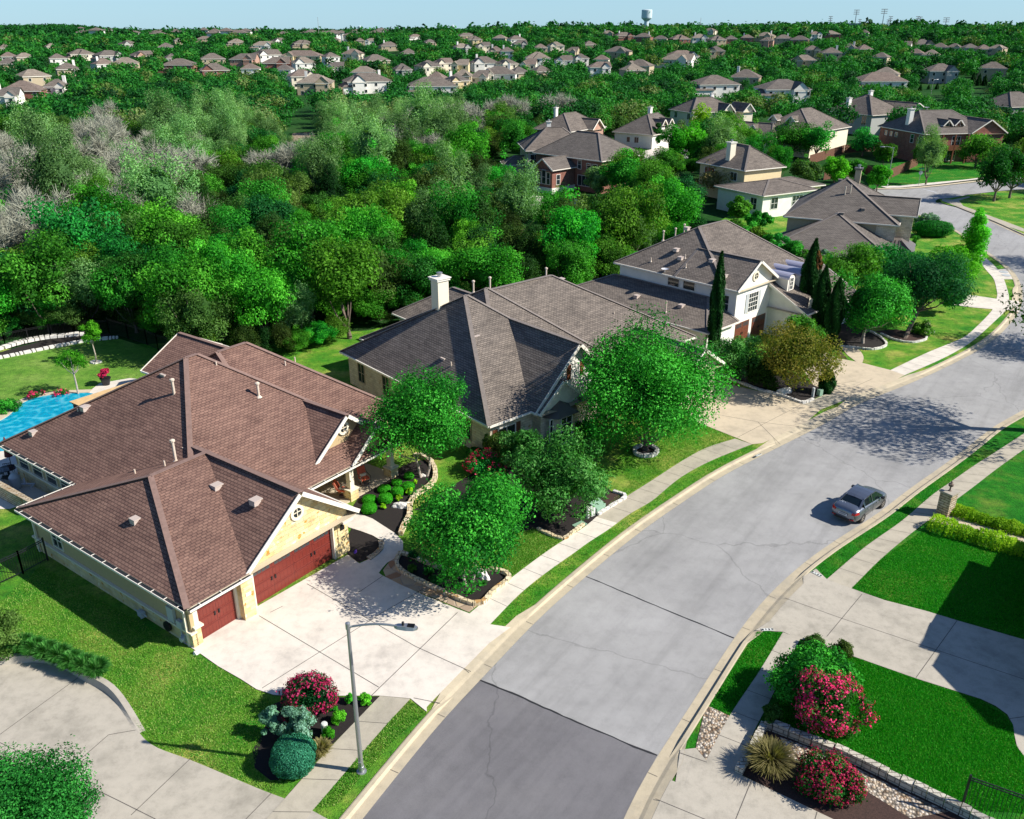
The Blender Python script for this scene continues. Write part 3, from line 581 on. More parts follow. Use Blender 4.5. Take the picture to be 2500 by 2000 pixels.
rsheet('sidewalk', [(2300, 486), (2325, 488), (2329, 487), (2367, 479), (2367, 482), (2341, 490), (2352, 503), (2383, 514), (2414, 526), (2455, 541), (2500, 558), (2500, 566), (2450, 550), (2400, 529), (2360, 514), (2318, 497), (2300, 490)], M['conc'], .124)
lines('road_marking', [((2254, 461.5), (2286, 470))], .3, .009, 'plate')
rsheet('far_street', [(2440, 250), (2500, 243), (2500, 249), (2440, 256)], M['conc_new'], 1.4)
# ================================================================== HOUSES
OCC = []           # discs where no tree may grow (x, y, r)
VIS = []           # (u0, v0, u1, v1, distance) : what the photo shows of each house
class House:
    def __init__(s, name, label, org, ang, wallm, roofm, capm, cat='house', ov=.45, group=None, z0=0.):
        s.r = thing(name, label, cat, (org[0], org[1], z0), R_(ang), group); s.org = org; s.a = R_(ang)
        s.roof = MB(); s.cap = MB(); s.eave = MB(); s.wall = MB(); s.gut = MB(); s.k = 0; s.ov = ov; s.extra = []
        s.wm, s.rm, s.cm = wallm, roofm, capm; s.rake = MB()
    def wpos(s, a, b): return (s.org[0] + a * math.cos(s.a) - b * math.sin(s.a), s.org[1] + a * math.sin(s.a) + b * math.cos(s.a))
    def block(s, rect, z, r0, r1, zr, wz0=0., walls=True, gut=False, wm=None, gm=None, front=None, fl=None):
        """roof over rect=(a0,a1,b0,b1): eave height z, ridge r0-r1 at zr; an end on the rect's edge is a gable"""
        s.k += 1; e = s.k * .0037; a0, a1, b0, b1 = rect; a0 -= e; a1 += e; b0 -= e; b1 += e; z = z + e; zr = zr + e
        c = [(a0, b0, z), (a1, b0, z), (a1, b1, z), (a0, b1, z)]; R0 = (r0[0], r0[1], zr); R1 = (r1[0], r1[1], zr)
        alongA = abs(r0[0] - r1[0]) > abs(r0[1] - r1[1]) or (abs(r0[0] - r1[0]) == abs(r0[1] - r1[1]))
        g0 = (abs(r0[0] - rect[0]) < .02) if alongA else (abs(r0[1] - rect[2]) < .02)
        g1 = (abs(r1[0] - rect[1]) < .02) if alongA else (abs(r1[1] - rect[3]) < .02)
        if g0: R0 = (a0, r0[1], zr) if alongA else (r0[0], b0, zr)
        if g1: R1 = (a1, r1[1], zr) if alongA else (r1[0], b1, zr)
        if alongA:
            F = [(c[0], c[1], R1, R0), (c[2], c[3], R0, R1)]; T0 = (c[3], c[0], R0); T1 = (c[1], c[2], R1); ed0 = (3, 0); ed1 = (1, 2); el = [(0, 1), (2, 3)]
        else:
            F = [(c[1], c[2], R1, R0), (c[3], c[0], R0, R1)]; T0 = (c[0], c[1], R0); T1 = (c[2], c[3], R1); ed0 = (0, 1); ed1 = (2, 3); el = [(1, 2), (3, 0)]
        if front is not None: F[0] = tuple((x, y, zz + e) for x, y, zz in front)
        for f in F: s.roof.face(f)
        for g, T, ed, RR in ((g0, T0, ed0, R0), (g1, T1, ed1, R1)):
            if not g:
                if fl is not None and T is T1: continue
                s.roof.face(T); el.append(ed)
                for q in ed: s.cap.bar(c[q], RR, .30, .035, .012)
            else:
                p, q = Vector(c[ed[0]]), Vector(c[ed[1]]); inw = (Vector(c[(ed[1] + 1) % 4]) - q).normalized() * s.ov
                up = Vector((0, 0, .03)); r = Vector(RR)
                ins = (q - p).normalized() * s.ov; dz = Vector((0, 0, .02))
                f_ = s.ov / max(.1, (r.xy - p.xy).length); g_ = s.ov / max(.1, (r.xy - q.xy).length); zz = (zr - z)
                P1 = p + inw + ins; Q1 = q + inw - ins
                P1.z = z + zz * f_ - .03; Q1.z = z + zz * g_ - .03; r1_ = r + inw; r1_.z -= .03
                GW = s.wall if gm is None else MB()
                GW.face((P1, Q1, r1_))
                GW.face(((P1.x, P1.y, z - .25), (Q1.x, Q1.y, z - .25), Q1, P1))
                if gm is not None: GW.build('gable_wall', gm, s.r)
                nrm = -inw.normalized() * .03
                for x, y in ((p, r), (q, r)):
                    s.rake.bar(x + nrm + Vector((0, 0, -.20)), y + nrm + Vector((0, 0, -.20)), .05, .235, 0)
                    xi, yi = x + inw, y + inw; hz = Vector((0, 0, -.06))
                    s.eave.face((x + hz, y + hz, yi + hz, xi + hz))
        for i, j in el:
            p, q = Vector(c[i]), Vector(c[j])
            if fl is not None and (i, j) == (0, 1): q.x = fl
            if fl is not None and (i, j) == (1, 2): continue
            d = (q - p).normalized(); n = Vector((d.y, -d.x, 0))
            dn = Vector((0, 0, -.2)); s.eave.face((p, p + dn, q + dn, q)); t = .02
            if gut:     # open gutter: dark inside, pale outer lip with hangers
                w_ = .2; s.gut.face((p + n * .01 + Vector((0, 0, -.05)), p + n * w_ + Vector((0, 0, -.05)), q + n * w_ + Vector((0, 0, -.05)), q + n * .01 + Vector((0, 0, -.05))))
                s.rake.bar(p + n * w_ + Vector((0, 0, -.13)), q + n * w_ + Vector((0, 0, -.13)), .035, .11)
                L = (q - p).length
                for k in range(int(L / 1.0)):
                    x = p + d * (k + .5) * L / int(L / 1.0); s.rake.bar(x + Vector((0, 0, -.02)), x + n * w_ + Vector((0, 0, -.02)), .035, .02)
            else: s.rake.bar(p + n * .05 + Vector((0, 0, -.14)), q + n * .05 + Vector((0, 0, -.14)), .09, .13)
        if fl is None: s.eave.face([(x, y, z - .2) for x, y, _ in c][::-1])
        else: s.eave.face([(a0, b0, z - .2), (a0, b1, z - .2), (a1, b1, z - .2), (a1, b0 + 3, z - .2), (fl, b0, z - .2)])
        s.cap.bar(R0, R1, .30, .035, .012)
        if walls:
            o = s.ov; A0, A1, B0, B1 = a0 + o, a1 - o, b0 + o, b1 - o; zt = z - .15
            W = s.wall if wm is None else MB()
            for p, q in (((A0, B0), (A1, B0)), ((A1, B0), (A1, B1)), ((A1, B1), (A0, B1)), ((A0, B1), (A0, B0))):
                W.face(((p[0], p[1], wz0), (q[0], q[1], wz0), (q[0], q[1], zt), (p[0], p[1], zt)))
            if wm is not None: W.build('wall', wm, s.r)
    def win(s, face, pos, at, z, w, h, grid=(2, 2), arch=False, trim='white', name='window', fw=.07, shutters=False):
        """face 'a-','a+','b-','b+': at = wall plane, pos = along the wall, z = sill"""
        ax, sg = face[0], (1 if face[1] == '+' else -1)
        def T(t, d, zz):               # t along wall, d outward
            return (at + sg * d, pos + t, zz) if ax == 'a' else (pos + t, at + sg * d, zz)
        def bx(mb, t0, t1, d0, d1, za, zb):
            p = [T(t0, d0, za), T(t1, d0, za), T(t1, d1, za), T(t0, d1, za), T(t0, d0, zb), T(t1, d0, zb), T(t1, d1, zb), T(t0, d1, zb)]
            for f in ((3, 2, 1, 0), (4, 5, 6, 7), (0, 1, 5, 4), (1, 2, 6, 5), (2, 3, 7, 6), (3, 0, 4, 7)): mb.face([p[i] for i in f])
        m = MB(); hw = w / 2
        bx(m, -hw - fw, -hw, -.02, .06, z - fw, z + h + fw); bx(m, hw, hw + fw, -.02, .06, z - fw, z + h + fw)
        bx(m, -hw, hw, -.02, .06, z + h, z + h + fw); bx(m, -hw, hw, -.02, .07, z - fw, z)
        for i in range(1, grid[0]): t = -hw + w * i / grid[0]; bx(m, t - .018, t + .018, .005, .045, z, z + h)
        for i in range(1, grid[1]): t = z + h * i / grid[1]; bx(m, -hw, hw, .004, .043, t - .02, t + .02)
        f = m.build(name, M[trim], s.r); g = MB(); g.face([T(-hw, .012, z), T(hw, .012, z), T(hw, .012, z + h), T(-hw, .012, z + h)]); g.build('pane', M['glass'], f)
        if shutters:
            for sd in (-1, 1):
                q = MB(); c = sd * (hw + fw + .22); bx(q, c - .2, c + .2, -.01, .05, z - .03, z + h + .05); q.build('shutter', M[shutters], f)
        return f
    def round_win(s, face, pos, at, z, r):
        ax, sg = face[0], (1 if face[1] == '+' else -1)
        T = lambda t, d, zz: (at + sg * d, pos + t, zz) if ax == 'a' else (pos + t, at + sg * d, zz)
        m = MB(); n = 28
        for i in range(n):
            a, b = 2 * math.pi * i / n, 2 * math.pi * (i + 1) / n
            pt = lambda q, rr, d: T(rr * math.cos(q), d, z + rr * math.sin(q))
            R1_, R2_ = r, r + .16
            m.face((pt(a, R1_, .09), pt(b, R1_, .09), pt(b, R2_, .09), pt(a, R2_, .09))); m.face((pt(a, R2_, .09), pt(b, R2_, .09), pt(b, R2_, -.03), pt(a, R2_, -.03))); m.face((pt(a, R1_, -.0), pt(b, R1_, -.0), pt(b, R1_, .09), pt(a, R1_, .09)))
        for p, q in ((T(-r, .05, z), T(r, .05, z)), (T(0, .05, z - r), T(0, .05, z + r))): m.bar(p, q, .04, .03)
        f = m.build('round_window', M['cream'], s.r); g = MB(); g.face([T(r * math.cos(2 * math.pi * i / n), .02, z + r * math.sin(2 * math.pi * i / n)) for i in range(n)]); g.build('pane', M['glass'], f)
    def chimney(s, a, b, z0, z1, wa=1.0, wb=.8, m='stucco', cap='trim', flue=True):
        q = MB(); q.box(a - wa / 2, a + wa / 2, b - wb / 2, b + wb / 2, z0, z1); c = q.build('chimney', M[m], s.r)
        q = MB(); q.box(a - wa / 2 - .1, a + wa / 2 + .1, b - wb / 2 - .1, b + wb / 2 + .1, z1 + .002, z1 + .16); q.box(a - wa / 2 - .16, a + wa / 2 + .16, b - wb / 2 - .16, b + wb / 2 + .16, z1 + .16, z1 + .24); q.build('chimney_cap', M[cap], c)
        if flue: q = MB(); q.tube((a, b, z1 + .2), (a, b, z1 + .5), .16, .16, 12); q.lathe([(.24, 0), (.24, .05), (.05, .12)], (a, b, z1 + .52), 12); q.build('flue', M['steel'], c)
    def pipe(s, a, b, z, h, r=.05, hat=False):
        q = MB(); q.tube((a, b, z - .4), (a, b, z + h), r, r, 8); q.lathe([(r * 2.6, 0), (r * 1.2, .12)], (a, b, z - .02), 10)
        if hat: q.lathe([(r * 1.8, 0), (r * 1.8, .1), (.02, .16)], (a, b, z + h), 10)
        q.build('vent_pipe', M['pipe'], s.r)
    def rvent(s, a, b, z, rz=0., m='vent'):
        q = MB(); u = (math.cos(rz), math.sin(rz)); q.obox((a, b, z + .10), u, .22, .22, .13); q.obox((a + u[0] * .05, b + u[1] * .05, z + .25), u, .27, .25, .03); q.build('roof_vent', M[m], s.r)
    def done(s, vis=None, occ=None):
        if s.wall.f: s.wall.build('wall', s.wm, s.r)
        s.roof.build('roof', s.rm, s.r); s.cap.build('ridge_cap', s.cm, s.r); s.eave.build('soffit', M['soffit'], s.r); s.rake.build('eave_trim', M['trim'], s.r)
        if s.gut.f: s.gut.build('gutter', M['gutterdark'], s.r)
        for a, b, r in occ or (): x, y = s.wpos(a, b); OCC.append((x, y, r))
        if vis: VIS.append((*vis, s.org[1]))
        return s.r
def garage_door(h, face, c, at, w, ht, panels, m='door'):
    f = MB(); ax = face[0]; T = lambda t, d, z: (c + t, at - d, z)
    def bx(mb, t0, t1, d0, d1, z0, z1):
        p = [T(t0, d0, z0), T(t1, d0, z0), T(t1, d1, z0), T(t0, d1, z0), T(t0, d0, z1), T(t1, d0, z1), T(t1, d1, z1), T(t0, d1, z1)]
        for q in ((3, 2, 1, 0), (4, 5, 6, 7), (0, 1, 5, 4), (1, 2, 6, 5), (2, 3, 7, 6), (3, 0, 4, 7)): mb.face([p[i] for i in q])
    z0 = .14; bx(f, -w / 2, w / 2, -.05, 0.0, z0, z0 + ht); g = MB(); pns = [MB() for _ in range(panels)]
    for k in range(1, 4): bx(g, -w / 2, w / 2, .0, .003, z0 + ht * k / 4 - .012, z0 + ht * k / 4 + .012)
    cw = w / panels
    for i in range(panels):
        cx = -w / 2 + cw * (i + .5)
        bx(g, cx - cw / 2 - .012, cx - cw / 2 + .012, .0, .004, z0, z0 + ht)
        for rr in range(3):
            a, b = z0 + ht * rr / 4 + .08, z0 + ht * (rr + 1) / 4 - .08
            for t0, t1, za, zb in ((cx - cw / 2 + .09, cx + cw / 2 - .09, b, b + .03), (cx - cw / 2 + .09, cx + cw / 2 - .09, a - .03, a)): bx(f, t0, t1, .0, .03, za, zb)
            for q in range(5): t = cx - cw * .36 + cw * .72 * q / 4; bx(g, t - .006, t + .006, 0, .0035, a, b)
        a, b = z0 + ht * .77, z0 + ht * .95
        for q in range(4):
            for rr in range(2):
                t = cx - cw * .40 + cw * .80 * q / 4; zz = a + (b - a) * rr / 2; bx(pns[i], t + .02, t + cw * .2 - .02, .0, .012, zz + .02, zz + (b - a) / 2 - .02)
    d = f.build('garage_door', M[m], h.r); g.build('panel_grooves', M['doordk'], d); [pn.build('door_window', M['screen'], d) for pn in pns]
    for t in ([-.12, .12] if panels < 4 else [-w * .25 - .12, -w * .25 + .12, w * .25 - .12, w * .25 + .12]): hd = MB(); bx(hd, t - .035, t + .035, .0, .05, z0 + ht * .42, z0 + ht * .52); hd.build('door_handle', M['black'], d)
    return d
# ---- brown-roofed house with red garage doors
O1 = G(456.9, 1487.5, 2.7)
h = House('brown_roof_house', 'stone house with brown shingled hip roofs, golden limestone gable and red garage doors', O1, 54, M['lime'], M['shingle_brown'], M['cap_brown'])
h.block((0, 8.2, 0, 15.5), 2.7, (3.75, 7.83), (7.4, 7.83), 5.5, walls=False, gut=True, front=((0, 0, 2.7), (3.55, 0, 2.7), (7.4, 7.83, 5.5), (3.75, 7.83, 5.5)), fl=3.5)
h.block((3.45, 10.95, .1, 9.0), 2.7, (7.2, .1), (7.2, 9.0), 5.5, walls=False)
h.block((3.4, 18.9, 4.2, 24.7), 2.7, (11.0, 14.4), (11.8, 14.4), 8.5, walls=False, gut=True)
h.block((12.6, 22.6, 7.7, 24.5), 2.7, (14.4, 16.1), (16.7, 16.1), 7.5, gut=False)
h.block((16.2, 23.6, 20.5, 29), 2.7, (19.9, 22), (19.9, 29), 4.75)
h.block((12.7, 18.1, 5.25, 9.2), 3.3, (15.4, 5.25), (15.4, 9.2), 5.45, walls=False, gm=M['stucco'])
h.block((14.6, 19.0, 4.18, 7.0), 2.72, (16.8, 4.18), (16.8, 7.0), 4.5, walls=False, gm=M['stucco'])
S1 = M['stucco']
w_ = MB()     # side wall: stucco above, stone wainscot with ledge below
w_.box(.3, .5, .5, 15.0, .95, 2.5); w_.box(.5, 8, 14.9, 15.0, .0, 2.5); w_.box(3.9, 4.0, 15.0, 24.2, 1.1, 2.5); w_.box(3.9, 18, 24.1, 24.2, 0, 2.5); w_.build('wall', S1, h.r)
w_ = MB(); w_.box(.24, .5, .42, 15.05, 0, .88); w_.box(3.82, 4.02, 15.05, 24.25, 0, 1.05); w_.build('stone_base', M['lime'], h.r)
w_ = MB(); w_.box(.16, .5, .36, 15.1, .88, .97); w_.box(3.76, 4.0, 15.1, 24.3, 1.05, 1.15); w_.build('stone_ledge', M['cream'], h.r)
# garage fronts: single bay set back 0.15, double bay under the gable at b = .55
w_ = MB(); w_.box(.42, .75, .42, .95, 0, 1.15); w_.build('corner_pier', M['lime'], h.r); w_ = MB(); w_.box(3.0, 3.7, .12, .95, 0, 2.5); w_.build('door_pier', M['lime'], h.r); w_ = MB(); w_.box(9.75, 10.5, .52, 1.1, 0, 2.6); w_.box(3.7, 9.75, .56, .9, 2.36, 2.62); w_.box(3.705, 3.95, .56, .9, 0, 2.36); w_.box(9.45, 9.75, .56, .9, 0, 2.36)
w_.box(10.42, 10.5, 1.1, 5.0, 0, 2.6); w_.build('garage_wall', M['lime'], h.r)
w_ = MB(); w_.box(.5, .74, .5, .7, 1.15, 2.55); w_.box(.74, 3.0, .52, .7, 2.42, 2.55); w_.box(2.86, 3.0, .5, .7, 0, 2.45); w_.box(.36, .85, .3, .7, 1.12, 1.22); w_.box(3.95, 4.03, .5, .9, .13, 2.36); w_.box(9.37, 9.45, .5, .9, .13, 2.36); w_.box(3.95, 9.45, .5, .9, 2.29, 2.36)
w_.box(9.76, 10.5, .02, .52, 2.33, 2.48); w_.build('garage_trim', M['cream'], h.r)
# limestone gable face
g = MB(); g.face([(3.9, .55, 2.5), (10.5, .55, 2.5), (10.5, .55, 2.95), (7.2, .55, 5.44), (3.9, .55, 2.95)]); g.build('gable_wall', M['lime'], h.r)
h.wall.f = [f for f in h.wall.f]
garage_door(h, 'b-', 1.82, .62, 2.12, 2.24, 2); garage_door(h, 'b-', 6.7, .72, 5.34, 2.17, 4)
h.round_win('b-', 7.15, .55, 4.2, .27); h.round_win('b-', 15.35, 5.65, 4.5, .27)
# porch: floor, columns on stone bases, house front behind
g = MB(); g.box(10.52, 18.6, 4.5, 7.9, 0, .2); g.build('porch_floor', M['conc_pink'], h.r)
g = MB(); g.box(10.5, 19, 7.9, 8.0, .2, 2.6); g.box(10.6, 11.9, 6.6, 7.9, .2, 1.5); g.box(15.2, 17.4, 7.2, 7.9, .2, 1.5); g.box(18.5, 18.6, 7.9, 20, 0, 2.6); g.build('porch_wall', M['lime'], h.r)
for q_ in ((10.55, 11.95, 6.55, 7.9, 1.5, 1.6), (15.1, 17.5, 7.1, 7.9, 1.5, 1.6)): g = MB(); g.box(*q_); g.build('porch_ledge', M['cream'], h.r)
h.win('b-', 13.3, 7.9, .3, 1.0, 2.1, (1, 1)); h.win('b-', 14.4, 7.9, .3, .6, 2.1, (1, 2)); h.win('b-', 18.0, 7.9, .5, .8, 1.7, (2, 2))
for (a, b) in ((11.3, 4.75), (14.75, 4.75), (18.35, 4.75)):
    g = MB(); g.box(a - .17, a + .17, b - .17, b + .17, .86, 2.52); g.box(a - .22, a + .22, b - .22, b + .22, 2.3, 2.5); c_ = g.build('porch_column', M['cream'], h.r)
    g = MB(); g.box(a - .33, a + .33, b - .33, b + .33, 0, .80); g.build('column_base', M['lime'], c_); g = MB(); g.box(a - .38, a + .38, b - .38, b + .38, .80, .87); g.build('column_ledge', M['cream'], c_)
h.win('a-', 12.3, .3, 1.2, .95, .95, (2, 2), trim='cream')
for b in (18.0, 19.7, 21.4, 23.1): h.win('a-', b, 3.9, .8, 1.15, 1.55, (1, 2), trim='cream')
for a, b, z in ((1.9, 6.7, 3.98), (5.9, 5.4, 4.55), (6.0, 2.3, 4.65), (4.6, 22.4, 3.5), (6.7, 19.5, 5.2), (9.9, 15.2, 7.35)): h.rvent(a, b, z, 0)
h.pipe(6.1, 9.2, 4.95, 1.25, .08, True); h.pipe(5.3, 9.0, 4.95, .45); h.pipe(4.4, 10.6, 4.35, .4); h.pipe(6.9, 9.6, 4.95, .45); h.pipe(9.1, 13.2, 6.9, 1.0, .08, True); h.pipe(13.0, 10.4, 6.2, .85, .08, True); h.pipe(12.3, 13.3, 7.7, .4); h.pipe(6.5, 20.0, 4.9, .35); h.pipe(17.8, 13.6, 5.9, .5)
h.pipe(21.0, 16.5, 3.9, 1.2, .05)
# meters on the side wall
g = MB(); g.box(.12, .28, 1.6, 2.1, 1.1, 1.9); g.box(.1, .28, 1.0, 1.4, 1.0, 1.4); g.tube((.18, 1.2, 1.2), (.18, 1.2, .3), .04); g.box(.1, .26, .95, 1.2, .3, .6); g.tube((.12, 1.05, .45), (-.02, 1.05, .45), .13, n=12); g.build('meter_box', M['pvc'], h.r)
g = MB(); g.tube((.2, 2.3, .6), (.08, 2.3, .6), .27, n=18); g.build('hose_reel', M['black'], h.r)
g = MB(); g.tube((.05, 4.5, .1), (.05, 4.5, .7), .03); g.box(-.05, .17, 4.2, 4.6, .3, .6); g.tube((.05, 3.9, .5), (.05, 4.9, .5), .03); g.build('gas_meter', M['pvc'], h.r)
for a, b, t in ((.2, .75, 2.5), (.2, 14.6, 2.5)):
    g = MB(); g.box(a - .05, a + .05, b - .05, b + .05, .1, t); g.build('downpipe', M['cream'], h.r)
g = MB(); g.box(9.95, 10.15, .42, .52, 1.75, 2.05); g.build('wall_lamp', M['black'], h.r); g = MB(); g.box(3.2, 3.5, .09, .12, 1.45, 1.62); g.build('house_number', M['plate'], h.r)
h.done((0, 800, 980, 1600), [(a, b, 5.5) for a in (3, 8, 13, 18) for b in (3, 8, 14, 20, 25)] + [(20, 28, 4)])
# ---- grey-roofed single-storey house with the tall chimney
Z2 = lambda x, y: (800 + x / 2.156, 600 + y / 2.156)
O2 = G(*Z2(850, 950), 2.9)
h = House('grey_roof_house', 'pale brick single-storey house with grey-brown hip roof and tall cream chimney', O2, 40.8, M['limewhite'], M['shingle_grey'], M['cap_grey'])
h.block((0, 12.9, 0, 19.2), 2.9, (5.7, 9.7), (5.9, 9.7), 8.6)
h.block((3, 15.4, 1.9, 21), 2.9, (9.0, 11.3), (9.2, 11.3), 8.2)
h.block((5, 25, 2.5, 20.2), 2.9, (9.3, 11.35), (16.2, 11.35), 8.0)
h.block((9, 18, 15, 25.1), 2.9, (13.4, 17), (13.4, 21.5), 5.3)
h.block((3.75, 12.0, -.5, 8.0), 2.9, (7.85, -.5), (7.85, 8.0), 7.0, walls=False, gm=M['white'])
h.block((3.85, 8.3, -.85, 4), 2.9, (6.05, -.85), (6.05, 4), 4.85, walls=True, gm=M['white'])
h.block((16.5, 21.5, -3.0, 6), 2.9, (19, -3.0), (19, 4), 4.6)
g = MB(); g.box(7.9, 11.6, -.1, 0.0, 2.6, 3.2); g.box(7.9, 8.1, -.1, .1, 0, 2.9); g.box(11.4, 11.6, -.1, .1, 0, 2.9); g.box(8.1, 11.4, 1.6, 1.7, 0, 2.9); g.build('entry_wall', M['white'], h.r)
h.win('b-', 7.85, -.05, 4.4, .7, 1.0, (2, 3), shutters='doorbrown'); h.win('b-', 1.9, .45, .8, 1.5, 1.35, (2, 2), shutters='doorbrown')
h.win('b-', 9.6, 1.6, .2, 1.2, 2.1, (1, 1), trim='doorbrown')
for b in (3.0, 8.0, 13.2, 16.8): h.win('a-', b, .45, .8, .9, 1.55, (2, 2), trim='tan')
# bay window with metal roof
g = MB(); q = [(4.7, -.45), (5.2, -1.15), (6.9, -1.15), (7.4, -.45)]
for p0, p1 in zip(q, q[1:]): g.face(((*p0, 0), (*p1, 0), (*p1, 2.35), (*p0, 2.35)))
bay = g.build('bay', M['limewhite'], h.r); g = MB(); qo = [(4.4, -.42), (5.05, -1.4), (7.05, -1.4), (7.7, -.42)]
for p0, p1, in zip(qo, qo[1:]): g.face(((*p0, 2.36), (*p1, 2.36), (6.05, -.42, 3.2)))
g.face([(*p, 2.35) for p in qo][::-1]); g.build('bay_roof', M['metalroof'], bay)
h.win('b-', 6.05, -1.15, .25, 1.0, 1.95, (2, 4)); h.win('b-', 5.0, -.85, .25, .5, 1.95, (2, 4))
h.chimney(4.9, 11.8, 6.0, 9.55, 1.0, .9, 'cream')
for a, b, z in ((4.0, 6.5, 6.55), (2.2, 7.8, 4.9)): h.rvent(a, b, z - .15)
h.pipe(1.9, 6.6, 4.6, .5); h.pipe(9.5, 13.5, 7.3, .9, .07, True); h.pipe(11.0, 13.2, 7.3, 1.0, .07, True); h.pipe(17.6, 13.5, 6.8, 1.1, .07, True); h.rvent(18.3, 12.4, 6.9)
h.pipe(18.9, 6.5, 4.9, .5)
h.done((830, 660, 1700, 1060), [(a, b, 5.5) for a in (2, 7, 12, 17, 22) for b in (3, 8, 14, 19)] + [(13, 23, 4)])
# ---- white two-storey house
Z3 = lambda x, y: (1400 + x / 1.96, 400 + y / 1.96)
O3 = G(*Z3(790, 610), 5.6)
h = House('white_stone_house', 'white stone two-storey house with grey-brown roof and barrel-roofed dormers', O3, 43.5, M['white'], M['shingle_grey'], M['cap_grey'])
h.block((0, 14, 1.3, 14.5), 5.6, (5.5, 8.5), (10.2, 8.5), 9.25)
h.block((0, 6.8, 0, 7), 5.6, (3.35, 0), (3.35, 6.85), 7.78)
h.block((-4.4, .42, -.1, 18), 2.7, (.2, 3.2), (.2, 14.5), 4.3, walls=False)
for q_ in ((-3.9, -3.8, .4, 17.5, 0, 2.6), (-3.9, .46, .4, .5, 0, 2.6), (-3.9, .5, 17.4, 17.5, 0, 2.6)): g = MB(); g.box(*q_); g.build('wall', M['white'], h.r)
h.block((5.8, 16, -3.8, 6), 3.0, (5.8, 1.3), (16, 1.3), 5.62)
h.block((13, 20, 0, 12), 2.9, (16.5, 3), (16.5, 9), 5.2)
g = MB(); g.box(.46, 6.3, .40, .5, 0, 5.5); g.build('front_wall', M['white'], h.r)
for c, d in ((1.9, 0), (4.7, 0)): garage_door(h, 'b-', c, .38, 2.3, 2.1, 2, 'doorbrown')
h.win('b-', 3.3, .4, 3.0, 1.5, 1.75, (4, 4), shutters='pvc'); h.round_win('b-', 3.35, .42, 6.3, .32)
h.win('a-', 1.9, .45, 3.3, 1.5, 1.5, (1, 2)); h.win('a-', 5.6, .45, 4.5, 1.3, .75, (1, 1)); h.win('a-', 7.4, .45, 4.5, 1.3, .75, (1, 1))
for k, a in enumerate((7.4, 9.6, 11.8)):
    zf = 5.62 - (1.3 + 1.0) * .514; b0 = -1.0; wd = .62; zt = 5.55; g = MB(); g.box(a - wd, a + wd, b0, 1.2, zf - .1, zt)
    n = 10; arc = [(a + (wd) * math.cos(math.pi * i / n), zt + .42 * math.sin(math.pi * i / n)) for i in range(n + 1)]
    g.face([(x, b0, z) for x, z in arc]); dm = g.build('dormer', M['trim'], h.r)
    g = MB(); arc = [(a + (wd + .12) * math.cos(math.pi * i / n), zt + .02 + .5 * math.sin(math.pi * i / n)) for i in range(n + 1)]
    for p, q_ in zip(arc, arc[1:]): g.face(((p[0], b0 - .15, p[1]), (q_[0], b0 - .15, q_[1]), (q_[0], 4.2, q_[1]), (p[0], 4.2, p[1])))
    g.build('dormer_roof', M['awn'], dm); h.win('b-', a, b0, zf + .1, .55, 1.1, (2, 3))
g = MB(); g.face([(6.9, -3.3, 2.8), (9.9, -3.3, 2.8), (6.9, -3.3, 4.4)]); g.build('porch_gable', M['cream'], h.r)
h.win('b-', 8.4, -.2, .3, 1.2, 2.0, (1, 1), trim='doorbrown')
for a in (7.0, 15.4): g = MB(); g.box(a - .15, a + .15, -3.5, -3.2, 0, 2.8); g.build('porch_post', M['cream'], h.r)
for a, b, z in ((2.2, 4.5, 7.05), (1.7, 7.7, 6.8), (2.4, 8.8, 7.3), (.9, 2.2, 6.25), (4.9, 9.5, 8.9)): h.rvent(a, b, z)
for a, b, z in ((.9, 10.6, 6.2), (1.1, 6.6, 6.3), (2.0, 7.4, 6.9)): h.pipe(a, b, z, .4)
h.pipe(5.2, 12.5, 7.3, .9, .07, True); h.pipe(7.5, 12.7, 7.1, 1.0, .07, True); h.pipe(9.0, 12.7, 7.1, 1.2, .07, True); h.pipe(-3.2, 5.4, 3.1, 1.1, .06); h.rvent(-2.3, 9.6, 3.4); h.rvent(-2.0, 4.6, 3.5); 
g = MB(); g.lathe([(.02, -.06), (.22, -.03), (.36, .06)], (.15, 8.3, 6.0), 18, False); g.tube((.15, 8.3, 5.75), (.15, 8.3, 6.0), .03); g.build('satellite_dish', M['plate'], h.r)
h.done((1420, 545, 2010, 860), [(a, b, 5) for a in (-2, 3, 8, 13, 18) for b in (2, 7, 12)] + [(0, 16, 3)])
# ---- dark-roofed house by the bend
Z4 = lambda x, y: (1700 + x / 2.695, 200 + y / 2.695)
O4 = G(*Z4(1335, 945), 5.6)
h = House('dark_roof_house', 'beige house with steep dark shingled roof and stone tower at the bend of the street', O4, 65, M['tan'], M['shingle_dark'], M['cap_grey'])
h.block((0, 14, 0, 13.4), 5.6, (6.6, 7.1), (7.4, 7.1), 9.7)
h.block((2.2, 9.8, -1.8, 5), 6.4, (5, -1.8), (5, 5), 8.1, walls=False)
h.block((-7.6, 1.0, -.3, 14), 3.0, (.2, 7.0), (1.0, 7.0), 6.4)
g = MB(); g.box(.34, .5, .3, 2.5, 2.6, 5.5); g.box(2.6, 9.4, -1.4, 1, 0, 6.4); g.build('stone_wall', M['limewhite'], h.r)
g = MB(); c4 = [(-1.8, -2.2), (4.0, -2.2), (4.0, 2.8), (-1.8, 2.8)]; tp = [(.6, -.5), (4.0, -.5), (4.0, 1.6), (.6, 1.6)]
for i in range(4): g.face(((*c4[i], 2.75), (*c4[(i + 1) % 4], 2.75), (*tp[(i + 1) % 4], 3.7), (*tp[i], 3.7)))
g.face([(*p, 3.7) for p in tp]); ms = g.build('metal_roof', M['metalroof'], h.r)
g = MB()
for k in range(12): b = -2.0 + k * .42; g.bar((-1.8, b, 2.77), (.6, max(-.5, min(1.6, b)), 3.72), .05, .05)
g.build('roof_seam', M['black'], ms)
